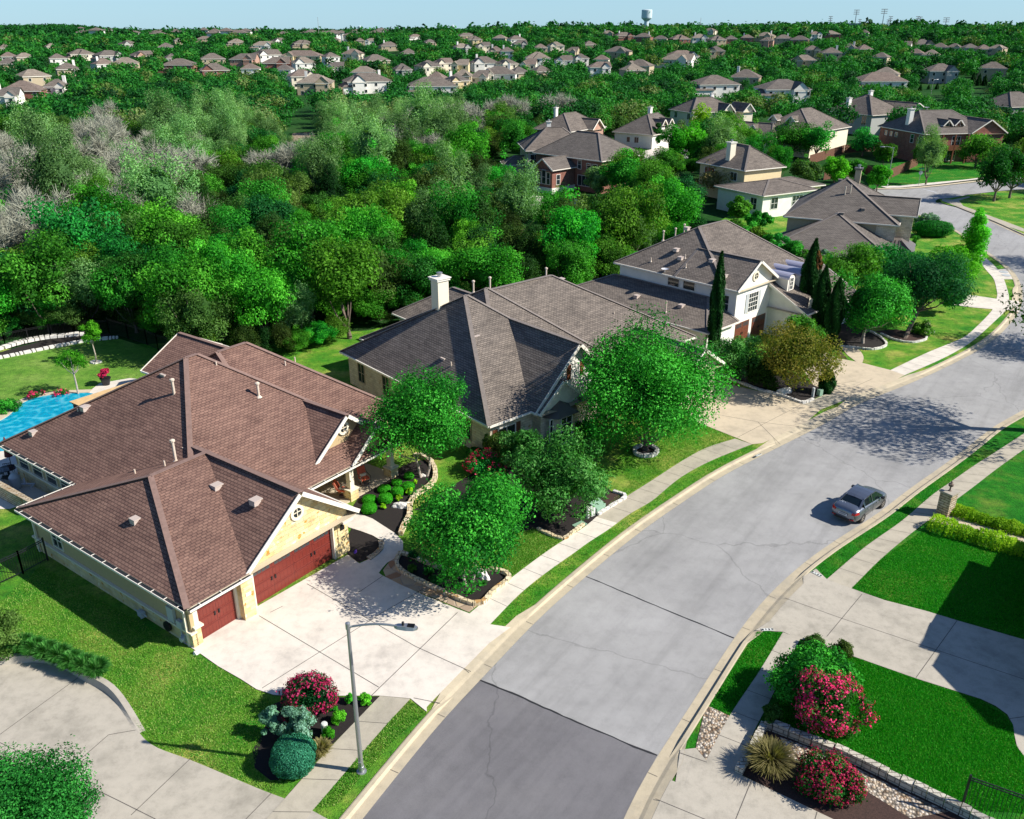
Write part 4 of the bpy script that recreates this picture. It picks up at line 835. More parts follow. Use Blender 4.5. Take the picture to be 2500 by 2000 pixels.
h.chimney(8.5, 6.0, 7.5, 10.6, .9, .7, 'tan', 'metalroof'); h.pipe(4.0, 6.9, 7.9, 1.2, .07); h.pipe(4.3, 6.3, 8.0, 1.3, .07); h.rvent(1.9, 4.4, 6.7, m='cap_grey'); h.rvent(.1, 6.6, 6.3, m='cap_grey'); h.rvent(6.4, 7.9, 9.3, m='cap_grey')
h.done((1905, 430, 2250, 610), [(a, b, 5) for a in (-5, 0, 5, 10) for b in (1, 6, 11)])
# ---- houses beyond (two storeys unless noted)
def simple(name, label, px, ze, ang, blocks, wm, rm='shingle_grey', wins=(), chims=(), vis=None, z0=0., occ=None, chm='white', pz=None):
    o = G(*px, ze + z0); hh = House(name, label, o, ang, M[wm], M[rm], M['cap_grey'], z0=z0, ov=.5)
    for b in blocks: hh.block(*b[:5], **(b[5] if len(b) > 5 else {}))
    for wdef in wins: hh.win(*wdef[:7], **(wdef[7] if len(wdef) > 7 else {}))
    for c in chims: hh.chimney(*c, m=chm)
    a0 = min(b[0][0] for b in blocks); a1 = max(b[0][1] for b in blocks); b0 = min(b[0][2] for b in blocks); b1 = max(b[0][3] for b in blocks)
    hh.done(vis, occ or [(a0 + (a1 - a0) * i / 3, b0 + (b1 - b0) * j / 3, 4.6) for i in range(4) for j in range(4)]); return hh
simple('tan_house', 'tan two-storey house with cream chimney and screened white lower wing, left of the dark-roofed house', (1819, 417), 5.6, 30,
    [((0, 9.5, 0, 12), 5.6, (4.5, 4), (5, 8), 8.9), ((-6.5, 5.5, -11, 0), 3.7, (-1, -6.5), (1, -6.5), 5.1, dict(wm=M['white'])), ((3, 14, -5, 3), 2.9, (6, -1), (10, -1), 4.0)], 'yellow',
    wins=[('a-', -8.6, -6.0, 1.3, 1.3, 1.7, (2, 2)), ('b-', -3.5, -10.5, 1.4, 1.4, 1.7, (2, 2)), ('b-', 1.5, -10.5, 1.4, 2.2, 1.6, (3, 2)), ('a-', 3.0, .5, 3.6, 1.5, 1.3, (2, 1)), ('a-', 9.0, .5, 3.6, 2.4, 1.4, (3, 1))], chims=[(1.8, 5.6, 5.5, 9.3, 1.2, 1.0)], vis=(1690, 350, 1960, 530), chm='cream')
hb = simple('brick_house', 'dark red brick two-storey house with gabled one-storey bay and arched windows above the pool terrace', (1470, 394), 5.8, 45,
    [((0, 13, 0, 17), 5.8, (6, 6), (6, 11), 9.7), ((-6.1, .8, 6.2, 11.2), 4.2, (-6.1, 8.7), (.8, 8.7), 6.0)], 'brick', 'shingle_dark',
    wins=[('a-', 7.6, -5.6, 1.6, .75, 2.0, (1, 2)), ('a-', 8.7, -5.6, 1.6, .9, 2.4, (1, 2)), ('a-', 9.8, -5.6, 1.6, .75, 2.0, (1, 2)), ('a-', 2.0, .5, 3.5, 1.0, 1.5, (1, 2)), ('a-', 3.4, .5, 3.5, 1.0, 1.5, (1, 2)), ('a-', 4.5, .5, 1.0, 2.8, 1.8, (3, 1)), ('a-', 14.0, .5, 3.4, .9, 1.2, (1, 2)),
          ('b-', -4.0, 6.7, 1.5, .9, 1.7, (1, 2)), ('a-', 5.6, .5, 3.9, .8, 1.5, (1, 2)), ('b-', 4, .5, 3.5, 1.2, 1.4, (2, 2))], chims=(), vis=(1285, 325, 1500, 480))
g = MB(); g.box(-5.75, .5, 6.55, 10.85, 0, 1.0); g.build('pale_base', M['white'], hb.r)
simple('pale_stone_house', 'white stone two-storey house with taupe hip roof left of the dark red brick house', (1283, 368.4), 5.8, 6,
    [((0, 13, 0, 14), 5.8, (5, 6.5), (8, 6.5), 9.4), ((-4, .6, 3, 9), 2.8, (-1.5, 6), (.6, 6), 4.2)], 'limewhite', wins=[('b-', 1.8, .5, 3.2, 1.6, 1.8, (2, 2)), ('a-', 2, .5, 3.2, 1.0, 1.5, (1, 2))], chims=[(5.5, 7.5, 9, 10.2, .8, .6)], vis=(1265, 325, 1375, 440))
simple('orange_brick_house', 'orange brick house with taupe hip roof and small gable, behind the dark red brick house', (1394, 322), 5.6, 52,
    [((0, 15, 0, 11), 5.6, (5, 5.5), (10, 5.5), 9.0), ((7, 12, -1.5, 4), 5.6, (9.5, -1.5), (9.5, 4), 7.8)], 'brickpale', wins=[('a-', 1.6, .5, 2.6, 1.4, 2.2, (2, 1)), ('a-', 8.5, .5, 3.8, 1.2, 1, (1, 1)), ('b-', 4.5, .5, 2.4, 1.8, 2.2, (2, 1))], chims=[(4.5, 7.5, 7, 10.0, .9, .6)], vis=(1318, 285, 1470, 330))
simple('white_brick_house', 'white brick single-storey house with dark steep roof and two dormers, a white car beside it', (1594.8, 330), 3.4, 50,
    [((0, 15, 0, 12), 3.4, (6, 5.5), (11, 5.5), 7.6), ((5.0, 7.4, .5, 5), 5.3, (6.2, .5), (6.2, 5), 6.6, dict(wz0=4)), ((8.2, 10.6, .5, 5), 5.3, (9.4, .5), (9.4, 5), 6.6, dict(wz0=4))], 'white', 'shingle_dark',
    wins=[('a-', 5.0, .5, 1.2, 1.2, 1.3, (2, 1)), ('a-', 7.4, .5, 1.2, .9, 1.2, (1, 1)), ('b-', 6.2, 1.0, 4.6, .8, .9, (2, 2)), ('b-', 9.4, 1.0, 4.6, .8, .9, (2, 2))], chims=[(11, 8, 5, 8.6, 1, .8)], vis=(1528, 280, 1650, 355))
simple('pale_two_storey_house', 'cream two-storey house behind the bright yellow-green tree', (1689.7, 275.5), 5.6, 21,
    [((0, 16, 0, 13), 5.6, (5, 6), (10, 6), 9.2), ((9, 13, -2, 4), 5.6, (11, -2), (11, 4), 7.8), ((15, 19, -3, 5), 5.6, (17, -3), (17, 5), 7.8)], 'cream', wins=[('a-', 2.4, .5, 3.6, 1.5, 1.5, (2, 1)), ('a-', 9.4, .5, 3.6, 1.5, 1.5, (2, 1))], chims=[(12, 9, 7, 9.8, 1, .8)], vis=(1638, 238, 1800, 275))
simple('dormered_house', 'cream house with long taupe roof and four small white dormers, behind the cedar fence', (1985, 325), 5.6, 46,
    [((0, 20, 0, 14), 5.6, (7, 7), (12, 7), 10.0), ((-4, 3, 8, 24), 4.2, (0, 10), (0, 20), 7.0)] + [((-3.0, 0, y, y + 2.2), 5.5, (-3.0, y + 1.1), (0, y + 1.1), 6.7, dict(wz0=4.6)) for y in (12.5, 16.5)] + [((1.5, 4.6, y, y + 2.2), 7.6, (1.5, y + 1.1), (4.6, y + 1.1), 8.7, dict(wz0=6.6)) for y in (5.5, 10.0)], 'cream',
    wins=[('a-', 21.3, -3.5, 1.2, 1.6, 1.8, (2, 2), dict(shutters='black')), ('a-', 13.6, -2.5, 5.0, .8, .9, (2, 2)), ('a-', 17.6, -2.5, 5.0, .8, .9, (2, 2)), ('b-', 4, .5, 3.6, 1, 1.4, (1, 2)), ('b-', 12, .5, 3.6, 1, 1.4, (1, 2))], chims=(), vis=(1850, 258, 2110, 385))
simple('grey_siding_house', 'grey-sided two-storey house with tall windows, between the dormered house and the brick house with balcony', (2130, 282), 5.6, 28,
    [((0, 15, 0, 17), 5.6, (6, 7), (8, 10), 10.2), ((8, 19, -4, 8), 5.6, (13, -4), (13, 8), 8.6)], 'greywall', 'shingle_grey', wins=[('a-', 3.0, .5, 2.9, 1.6, 2.3, (2, 2)), ('a-', 7.2, .5, 2.9, 1.6, 2.3, (2, 2))], chims=[(2, 10.5, 6, 9.2, 1.1, 1.0), (8.5, 9, 9, 11, 1, .8)], vis=(2030, 240, 2190, 330))
hk = simple('balcony_brick_house', 'red brick two-storey house with two dormers, white chimney and timber-posted balcony on the street corner', (2259, 327.8), 6.6, 11,
    [((0, 17, 0, 18), 6.6, (5, 10.5), (13, 10.5), 10.6), ((10.5, 19.5, -1, 9), 6.6, (15, -1), (15, 9), 9.4)] + [((x, x + 2.3, 2.6, 7), 8.0, (x + 1.15, 2.6), (x + 1.15, 7), 9.2, dict(wz0=7)) for x in (6.1, 8.9)], 'brick', 'shingle_dark',
    wins=[('a-', 2.0, .5, 4.3, 1.1, 1.7, (1, 2)), ('a-', 5.0, .5, 4.3, 1.1, 1.7, (1, 2)), ('a-', 11, .5, 4.9, .9, .9, (1, 1)), ('a-', 13, .5, 4.9, .9, .9, (1, 1)), ('a-', 15, .5, 4.9, .9, .9, (1, 1)), ('b-', 8.2, .5, 4.0, 2.0, 1.9, (3, 2)), ('b-', 7.6, .5, .8, 2.0, 2.1, (3, 2)), ('b-', 7.25, 3.1, 7.2, .8, 1.3, (1, 1)), ('b-', 10.05, 3.1, 7.2, .8, 1.3, (1, 1))], chims=[(1.8, 9.0, 6, 10.9, 1.0, 1.2)], vis=(2155, 270, 2420, 400), z0=-.4)
g = MB(); g.box(1.5, 10.3, -2.2, .4, 3.3, 3.5)
for a in (3.0, 6.0, 9.2): g.box(a - .14, a + .14, -2.2, -1.9, 0, 6.6)
g.box(1.5, 10.3, -2.2, -2.1, 3.5, 4.4); g.build('balcony', M['doorbrown'], hk.r)
g = MB(); g.lathe([(.02, -.05), (.35, 0), (.55, .16)], (7.5, 11.5, 11.0), 16, False); g.tube((7.5, 11.5, 10.2), (7.5, 11.5, 11.0), .05); g.build('satellite_dish', M['plate'], hk.r)
simple('corner_house', 'grey house half hidden by trees at the right edge of the photo', (2470, 262), 5.6, 20, [((0, 16, 0, 14), 5.6, (6, 7), (10, 7), 9.4)], 'greywall', 'shingle_dark', wins=[('a-', 5, .5, 3.4, 1.4, 1.5, (2, 1))], vis=(2465, 225, 2500, 285))
# house off to the right whose shadow falls on the lawn
hs_ = House('neighbour_house', 'brown two-storey gabled house across the street, only its shadow in the photo', (36.5, 21.5), 50, M['tan'], M['shingle_brown'], M['cap_brown'])
hs_.block((0, 14, 0, 14), 5.0, (0, 7), (14, 7), 8.6); hs_.block((2, 9, 9, 17), 3.2, (2, 13), (9, 13), 6.6); hs_.done(None, [(7, 7, 10)])
# ================================================================== PLANTS
def mesh_cards(name, V, F, tint, m):
    me = bpy.data.meshes.new(name); n = len(F); nv = len(V)
    me.vertices.add(nv); me.vertices.foreach_set('co', V.astype(np.float32).ravel())
    k = F.shape[1]; me.loops.add(n * k); me.loops.foreach_set('vertex_index', F.astype(np.int32).ravel())
    me.polygons.add(n); me.polygons.foreach_set('loop_start', np.arange(0, n * k, k, dtype=np.int32))
    me.update(calc_edges=True); at = me.attributes.new('tint', 'FLOAT', 'FACE'); at.data.foreach_set('value', tint.astype(np.float32))
    me.materials.append(m); me.validate(); return me
def cards(pos, nrm, size, rng, asp=.6):
    n = len(pos); nrm = nrm / (np.linalg.norm(nrm, axis=1, keepdims=True) + 1e-9)
    r = rng.normal(size=(n, 3)); t = np.cross(nrm, r); t /= (np.linalg.norm(t, axis=1, keepdims=True) + 1e-9); b = np.cross(nrm, t)
    s = (size * rng.uniform(.6, 1.35, n))[:, None] if np.isscalar(size) else size[:, None]
    bend = nrm * s * .12
    P = np.stack([pos - t * s * .5, pos - b * s * .5 * asp + bend, pos + t * s * .5, pos + b * s * .5 * asp + bend], 1)
    return P.reshape(-1, 3), np.arange(n * 4).reshape(n, 4)
def crown_arrays(seed, rx, rz, cz, nclump, nleaf, leaf, cr=(.30, .48), flat=.8, base=-.55, asp=.6, cone=0.0, core=True, up=.35, ry=None, lob=.10):
    """leaf positions of a crown: clumps on an ellipsoid of radius rx, half-height rz, centre height cz"""
    rng = np.random.default_rng(seed); ry = ry or rx; C_ = []
    while len(C_) < nclump:
        d = rng.normal(size=3); d /= np.linalg.norm(d)
        if d[2] < base: continue
        q = rng.uniform(.5, .86) if len(C_) > nclump * .18 else rng.uniform(0, .4)
        w = 1 - cone * (d[2] * q + 1) / 2; ph = math.atan2(d[1], d[0])
        w *= 1 + lob * (math.sin(2 * ph + seed) + .7 * math.sin(3 * ph + 1.7 * seed)); zz = 1 + lob * math.sin(ph + 2.3 * seed) * (d[2] > 0)
        C_.append((d[0] * rx * q * w, d[1] * ry * q * w, d[2] * rz * q * zz))
    C_ = np.array(C_); R_c = rng.uniform(cr[0], cr[1], nclump) * min(rx, ry) * (1 - cone * .5 * (C_[:, 2] / rz + 1) / 2 * 1.2)
    if cr[0] >= .3 and cr[1] <= .42:      # clipped: an even skin of small leaves
        d = rng.normal(size=(nleaf, 3)); d[:, 2] += .15; d /= np.linalg.norm(d, axis=1, keepdims=True)
        sq = 1 / np.maximum(1e-6, (np.abs(d) ** 2.6).sum(1)) ** (1 / 2.6)
        pos = d * sq[:, None] * np.array([rx, ry, rz]) * (rng.uniform(.9, 1.03, nleaf) * (1 + .035 * np.sin(d[:, 0] * 9 + seed) * np.sin(d[:, 1] * 8) + .03 * np.sin(d[:, 2] * 11)))[:, None]
        pos[:, 2] += cz; V, F = cards(pos, d + rng.normal(size=(nleaf, 3)) * .45, leaf, rng, asp)
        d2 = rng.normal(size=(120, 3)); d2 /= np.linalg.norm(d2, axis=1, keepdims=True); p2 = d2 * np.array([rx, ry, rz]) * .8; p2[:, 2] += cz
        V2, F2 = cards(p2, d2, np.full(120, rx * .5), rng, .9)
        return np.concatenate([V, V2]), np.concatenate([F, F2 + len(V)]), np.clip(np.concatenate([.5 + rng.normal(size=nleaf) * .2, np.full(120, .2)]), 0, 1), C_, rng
    idx = rng.choice(nclump, nleaf, p=R_c ** 2 / (R_c ** 2).sum()); d = rng.normal(size=(nleaf, 3)); d /= np.linalg.norm(d, axis=1, keepdims=True)
    rr = rng.uniform(.62, 1.08, nleaf); sc = np.array([1, 1, flat])
    # ragged sprays
    spray = 1 + .28 * np.sin(d[:, 0] * 7 + idx * 1.7) * np.sin(d[:, 1] * 6 + idx) * np.sin(d[:, 2] * 6 + idx * .7)
    pos = C_[idx] + d * sc * (R_c[idx] * rr * spray)[:, None]
    nrm = d + rng.normal(size=(nleaf, 3)) * .55 + np.array([0, 0, up]); ct = rng.uniform(-.3, .3, nclump)
    tint = .5 + ct[idx] + rng.normal(size=nleaf) * .17
    pos[:, 2] += cz; V, F = cards(pos, nrm, leaf, rng, asp)
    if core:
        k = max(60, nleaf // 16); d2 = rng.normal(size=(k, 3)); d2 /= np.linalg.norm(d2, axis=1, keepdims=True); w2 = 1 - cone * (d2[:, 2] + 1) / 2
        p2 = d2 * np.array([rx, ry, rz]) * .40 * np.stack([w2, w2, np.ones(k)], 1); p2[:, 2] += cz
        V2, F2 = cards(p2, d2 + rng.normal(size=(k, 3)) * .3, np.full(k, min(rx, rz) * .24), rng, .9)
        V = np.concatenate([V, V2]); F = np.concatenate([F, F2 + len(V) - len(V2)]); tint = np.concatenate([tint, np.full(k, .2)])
    return V, F, np.clip(tint, 0, 1), C_ + np.array([0, 0, cz]), rng
def column_arrays(seed, r, h, nleaf, leaf):
    rng = np.random.default_rng(seed); t = rng.uniform(0, 1, nleaf) ** .85; a = rng.uniform(0, 2 * math.pi, nleaf)
    prof = np.where(t < .5, .72 + .28 * np.sin(t / .5 * math.pi / 2), np.maximum(.04, 1 - ((t - .5) / .5) ** 2.1))
    rr = r * prof * rng.uniform(.72, 1.06, nleaf) * (1 + .14 * np.sin(a * 5 + t * 9 + seed) + .10 * np.sin(a * 3 - t * 21))
    lx = .12 * r * np.sin(t * 3 + seed); pos = np.stack([np.cos(a) * rr + lx, np.sin(a) * rr, t * h], 1)
    nrm = np.stack([np.cos(a), np.sin(a), rng.uniform(-.2, .5, nleaf)], 1) + rng.normal(size=(nleaf, 3)) * .45; nrm /= np.linalg.norm(nrm, axis=1, keepdims=True)
    up = np.array([0, 0, 1.]) + rng.normal(size=(nleaf, 3)) * .22; b = np.cross(nrm, up); b /= np.linalg.norm(b, axis=1, keepdims=True); up = np.cross(b, nrm); s_ = (leaf * rng.uniform(.6, 1.5, nleaf))[:, None]
    P = np.stack([pos - up * s_, pos - b * s_ * .22, pos + up * s_, pos + b * s_ * .22], 1); return P.reshape(-1, 3), np.arange(nleaf * 4).reshape(-1, 4), np.clip(.45 + .25 * np.sin(a * 5 + t * 9 + seed) + rng.normal(size=nleaf) * .15, 0, 1), rng
def cypress(label, base, vtop, wpx, seed, group, patch=False):
    x, y = pxbase(*base); hh = ztop(y, vtop) - .1; r = wpx * PX(x, y, hh / 2)[2] / FPX / 2; V, F, t, rng = column_arrays(seed, r, hh, 15000, .2)
    T = thing('cypress_tree', label, 'tree', (x, y, .1), 0, group); o = bpy.data.objects.new('foliage', mesh_cards('foliage', V, F, t, M['lf_cypress'])); C.objects.link(o); o.parent = T
    if patch:
        c = V.reshape(-1, 4, 3).mean(1); k = (c[:, 2] > hh * .70) & (c[:, 2] < hh * .86) & (c[:, 0] > r * .1); F2 = F[k]; V2 = V[F2.ravel()] * 1.02; o = bpy.data.objects.new('dead_patch', mesh_cards('dead_patch', V2, np.arange(len(V2)).reshape(-1, 4), t[k], M['lf_rust2'])); C.objects.link(o); o.parent = T
    m = MB(); m.tube((0, 0, -.1), (0, 0, hh * .9), .12, .03, 6); m.build('trunk', M['bark'], T)
def trunk_mesh(C_, h0, r, seed, nl=7, multi=1, lean=(0, 0)):
    rnd = random.Random(seed); m = MB(); sel = rnd.sample(range(len(C_)), min(nl, len(C_)))
    for k in range(multi):
        a = 2 * math.pi * k / multi + rnd.random(); sp = r * 1.6 if multi > 1 else 0; b = Vector((math.cos(a) * sp, math.sin(a) * sp, -.15))
        t = Vector((math.cos(a) * sp * 2.4 + lean[0], math.sin(a) * sp * 2.4 + lean[1], h0)); mid = (b + t) / 2 + Vector((rnd.uniform(-.1, .1), rnd.uniform(-.1, .1), 0))
        rr = r / (multi ** .5); m.tube(b, mid, rr * 1.25, rr, 8, False); m.tube(mid, t, rr, rr * .8, 8, False)
        for i in sel[k::multi]:
            c = Vector(C_[i]); q = t.lerp(c, .5) + Vector((0, 0, -.12 * (c - t).length)); m.tube(t, q, rr * .55, rr * .32, 6, False); m.tube(q, c, rr * .32, rr * .1, 5, False)
    return m
def hero_tree(name, label, cat, base, h, rx, mat, seed, hb=None, nleaf=14000, leaf=.17, ncl=34, bark='bark', multi=1, asp=.6, cone=0., cr=(.24, .40), r=None, lean=(0, 0), group=None, ry=None, flat=.8, trunk=True, blooms=None, z0=.1, baseang=-.8, core=True):
    """a plant of its own: crown (leaves in clumps) and, where it shows, trunk with limbs"""
    hb = h * .28 if hb is None else hb; rz = (h - hb) / 2 * 1.02; cz = hb + rz * .98
    V, F, t, Cc, rng = crown_arrays(seed, rx, rz, cz, ncl, nleaf, leaf, cr, flat, baseang, asp, cone, core, ry=ry)
    V = V.copy(); V[:, 0] += lean[0]; V[:, 1] += lean[1]; V[:, 2] = np.maximum(V[:, 2], .03)
    T = thing(name, label, cat, (base[0], base[1], z0), 0, group)
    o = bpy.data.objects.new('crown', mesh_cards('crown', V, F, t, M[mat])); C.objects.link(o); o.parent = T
    if trunk:
        q = trunk_mesh(Cc + np.array([lean[0], lean[1], 0]), max(.3, hb * 1.15), r or max(.05, rx * .055), seed, multi=multi, lean=(lean[0] * .7, lean[1] * .7)); q.build('trunk', M[bark], T)
    if blooms:
        bm, nb, bs, lo = blooms; k = rng.choice(len(F), nb * 6 if len(F) > nb * 6 else len(F), replace=False); ctr = V[F[k]].mean(1); c0 = np.array([lean[0], lean[1], cz])
        d = (ctr - c0) / np.array([rx, ry or rx, rz]); rad = np.linalg.norm(d, axis=1); sel = np.argsort(-rad)[:nb * 2]; sel = rng.choice(sel, nb, replace=False)
        ctr = ctr[sel]; d = d[sel]; keep = ctr[:, 2] > lo; ctr = ctr[keep]; d = d[keep]
        P = np.repeat(ctr, 5, 0) + rng.normal(size=(len(ctr) * 5, 3)) * bs * .45; N = np.repeat(d, 5, 0) + rng.normal(size=(len(P), 3)) * .7
        V2, F2 = cards(P + N * .03, N, bs, rng, .85); me = mesh_cards('flowers', V2, F2, np.clip(.5 + rng.normal(size=len(F2)) * .25, 0, 1), M[bm])
        f = bpy.data.objects.new('flowers', me); C.objects.link(f); f.parent = T
    return T
def pxbase(u, v): return G(u, v, .1)
def place(name, label, cat, base, vtop, wpx, mat, seed, hb=.28, **kw):
    """base pixel -> spot on the ground, crown width and top row -> real size (what shows above the centre is partly depth)"""
    x, y = pxbase(*base); kw.pop('dy', 0)
    if kw.get('trunk', True) is False and not hb:      # a bush: rows give its visible extent
        vm = (base[1] + vtop) / 2; ex = (base[1] - vtop) / 2; rz = .3
        for _ in range(6):
            x, y = G(base[0], vm, .1 + rz); d = PX(x, y, .1 + rz)[2]; rx = wpx * d / FPX / 2; e = ex * d / FPX; ry_ = kw.get('ry') or rx; dl = math.atan2(CAMH - rz, y)
            rz = max(.42 * rx if not kw.get('ry') else .35, math.sqrt(max(.01, e * e - (ry_ * math.sin(dl)) ** 2)) / math.cos(dl))
        hh = 2 * rz
    else:
        lo, hi = .4, 40.
        for _ in range(24):
            hh = (lo + hi) / 2; b_ = hh * hb; rz = (hh - b_) / 2; cz = b_ + rz; u_, vc, d = PX(x, y, cz); rx = wpx * d / FPX / 2; dl = math.atan2(CAMH - cz, y)
            top = vc - math.hypot(rz * math.cos(dl), rx * .85 * math.sin(dl)) * FPX / d
            if top < vtop: hi = hh
            else: lo = hh
    return hero_tree(name, label, cat, (x, y), hh, rx, mat, seed, hb=hh * hb, **kw)
N_ = 1.0
place('tree', 'rounded bright green tree with pale trunks in the mulch bed beside the white driveway', 'tree', (1143, 1424), 1165, 318, 'lf_hero', 11, hb=.17, nleaf=34000, leaf=.15, ncl=62, bark='barkpale', multi=3, r=.13)
place('tree', 'bright green round-headed tree between the brown-roofed and the grey-roofed house', 'tree', (1034, 1164), 908, 262, 'lf_hero', 12, hb=.16, nleaf=32000, leaf=.15, ncl=60, bark='barkpale', multi=2, r=.12)
place('oak_tree', 'largest front-yard tree, broad green crown above a round stone tree ring', 'tree', (1577, 1100), 786, 338, 'lf_hero', 13, hb=.0, nleaf=64000, leaf=.17, ncl=90, cr=(.27, .43), bark='bark', r=.26)
place('large_shrub', 'big loose glossy green shrub in the mulch bed before the grey-roofed house', 'shrub', (1362, 1262), 1062, 250, 'lf_shrub', 14, hb=.04, nleaf=20000, leaf=.2, ncl=60, cr=(.2, .36), multi=3, r=.07, bark='bark', asp=.4)
place('shrub', 'loose green shrub just left of the big glossy one, under the bay window', 'shrub', (1275, 1160), 1050, 120, 'lf_shrub', 15, hb=.02, nleaf=8000, leaf=.18, ncl=26, asp=.4, trunk=False)
place('clipped_shrub', 'tall round clipped yellow-green shrub at the corner of the grey-roofed house', 'shrub', (1212, 1118), 1050, 66, 'lf_olive', 16, hb=0, nleaf=7000, leaf=.10, ncl=60, cr=(.3, .4), trunk=False)
place('rose_bush', 'wide crimson-flowering bush beside the round clipped shrub of the grey-roofed house', 'rose bush', (1190, 1160), 1104, 112, 'lf_green', 17, hb=0, nleaf=6000, leaf=.13, ncl=30, trunk=False, blooms=('lf_pink', 330, .12, .2))
place('ornamental_tree', 'rusty olive-leaved crape tree in the bed between the two sandy driveways', 'tree', (1938, 952), 790, 215, 'lf_rust', 18, hb=.14, nleaf=17000, leaf=.17, ncl=40, multi=3, r=.09)
place('ornamental_tree', 'glossy green bushy tree rising behind the rusty olive one', 'tree', (1950, 915), 778, 110, 'lf_green', 19, hb=.3, nleaf=8000, leaf=.2, ncl=22)
place('large_shrub', 'dark green oleander clump left of the rusty olive tree', 'shrub', (1800, 935), 800, 125, 'lf_shrub', 20, hb=.0, nleaf=14000, leaf=.19, ncl=44, cr=(.2, .36), trunk=False, asp=.4)
place('large_shrub', 'low dark shrub under the rusty olive tree beside the driveway', 'shrub', (1868, 945), 862, 100, 'lf_dark', 21, hb=0, nleaf=7000, leaf=.17, ncl=22, trunk=False)
place('shade_tree', 'round fresh green tree in the mulch bed right of the cypresses', 'tree', (2106, 838), 662, 195, 'lf_hero', 22, hb=.18, nleaf=20000, leaf=.2, ncl=42, bark='barkpale', r=.16)
place('live_oak_tree', 'dark green leaning oak with low spreading crown on the corner lawn', 'tree', (2208, 826), 632, 215, 'lf_dark', 23, hb=.24, nleaf=22000, leaf=.19, ncl=44, lean=(2.4, 2.6), r=.2)
place('tree', 'dark green tree crown filling the gap behind the leaning oak', 'tree', (2230, 760), 610, 150, 'lf_green', 24, hb=.2, nleaf=11000, leaf=.22, ncl=30)
place('tree', 'mid green tree in front of the dark-roofed house, left one of the row', 'tree', (2070, 745), 590, 170, 'lf_green', 25, hb=.15, nleaf=12000, leaf=.22, ncl=32)
place('tree', 'mid green tree in front of the dark-roofed house, middle of the row', 'tree', (2150, 730), 595, 150, 'lf_green', 26, hb=.15, nleaf=11000, leaf=.22, ncl=30)
place('tree', 'green tree below the metal porch roof of the dark-roofed house', 'tree', (2235, 715), 610, 130, 'lf_green', 27, hb=.15, nleaf=9000, leaf=.22, ncl=26)
place('conical_tree', 'tall bright green conical tree on the bend lawn', 'tree', (2362, 662), 504, 96, 'lf_bright', 28, hb=.06, nleaf=15000, leaf=.22, ncl=46, cone=.75, cr=(.3, .5))
place('tree', 'bright green round tree just below the conical one', 'tree', (2322, 715), 592, 118, 'lf_bright', 29, hb=.12, nleaf=12000, leaf=.22, ncl=34)
place('shrub', 'small bright green bush behind the leaning oak', 'shrub', (2325, 765), 672, 70, 'lf_bright', 30, hb=0, nleaf=4000, leaf=.2, ncl=18, trunk=False)
place('flowering_shrub', 'small white-flowering bush in the ringed bed under the leaning oak', 'shrub', (2252, 818), 785, 60, 'lf_green', 31, hb=0, nleaf=3000, leaf=.16, ncl=16, trunk=False, blooms=('lf_white', 60, .12, .1))
CY = 'tall columnar cypresses before the white two-storey house'
for k, (b, vt, wd, lab) in enumerate((((1738, 880), 618, 28, 'slim dark columnar cypress, the single one in front of the white gable'), ((1962, 806), 586, 44, 'tallest columnar cypress with a brown dead patch near its top'),
        ((1990, 826), 652, 36, 'columnar cypress, middle one of the right-hand three'), ((2024, 842), 682, 36, 'columnar cypress, rightmost of the right-hand three'), ((2014, 958), 905, 30, 'short stubby cypress beside the rusty olive tree'))):
    cypress(lab, b, vt, wd * 1.08, 40 + k, CY, k == 1)
place('blue_spruce', 'silvery blue-green conifer beside the dark-roofed house', 'tree', (2012, 680), 595, 62, 'lf_sage', 46, hb=0, nleaf=7000, leaf=.2, ncl=34, cone=.7, trunk=False)
HR = 'leafy screen between the white house and the dark-roofed house'
for k in range(9):
    u = 1795 + k * 26; v = 596 + k * 12
    place('hedge_tree', 'leafy green screening tree in the row between the white house and the dark-roofed house', 'tree', (u, v + 30), 528 + k * 11, 66, 'lf_hero' if k % 2 else 'lf_green', 50 + k, hb=.05, nleaf=6000, leaf=.22, ncl=22, group=HR)
place('clipped_hedge', 'long flat-topped dark clipped hedge right of the dark-roofed house', 'hedge', (2278, 578), 540, 95, 'lf_green', 62, hb=0, nleaf=9000, leaf=.13, ncl=70, cr=(.3, .4), trunk=False, ry=1.6)
place('fluffy_shrub', 'pale green fluffy shrub behind the clipped hedge', 'shrub', (2262, 560), 522, 80, 'lf_sage', 63, hb=0, nleaf=5000, leaf=.2, ncl=26, trunk=False, ry=1.5)
place('shrub', 'small green bush at the stone corner of the dark-roofed house', 'shrub', (2232, 610), 572, 24, 'lf_green', 64, hb=0, nleaf=2000, leaf=.14, ncl=12, trunk=False)
# far side of the street
place('large_shrub', 'big rounded fresh green bush beside the grey driveway across the street', 'shrub', (1985, 1735), 1568, 205, 'lf_hero', 70, hb=0, nleaf=26000, leaf=.13, ncl=60, cr=(.24, .36), trunk=False)
place('rose_bush', 'largest crimson rose bush, against the big rounded green bush', 'rose bush', (2030, 1795), 1632, 180, 'lf_dark', 71, hb=0, nleaf=17000, leaf=.11, ncl=54, cr=(.24, .36), trunk=False, blooms=('lf_pink', 1150, .085, .25))
place('rose_bush', 'crimson rose bush in the walled gravel bed', 'rose bush', (2020, 1958), 1838, 165, 'lf_dark', 72, hb=0, nleaf=14000, leaf=.10, ncl=48, cr=(.24, .36), trunk=False, blooms=('lf_pink', 850, .08, .2))
place('clipped_shrub', 'low clipped olive ball shrub at the edge of the grey driveway, left of two', 'shrub', (1986, 1590), 1549, 58, 'lf_olive', 73, hb=0, nleaf=5000, leaf=.08, ncl=40, trunk=False)
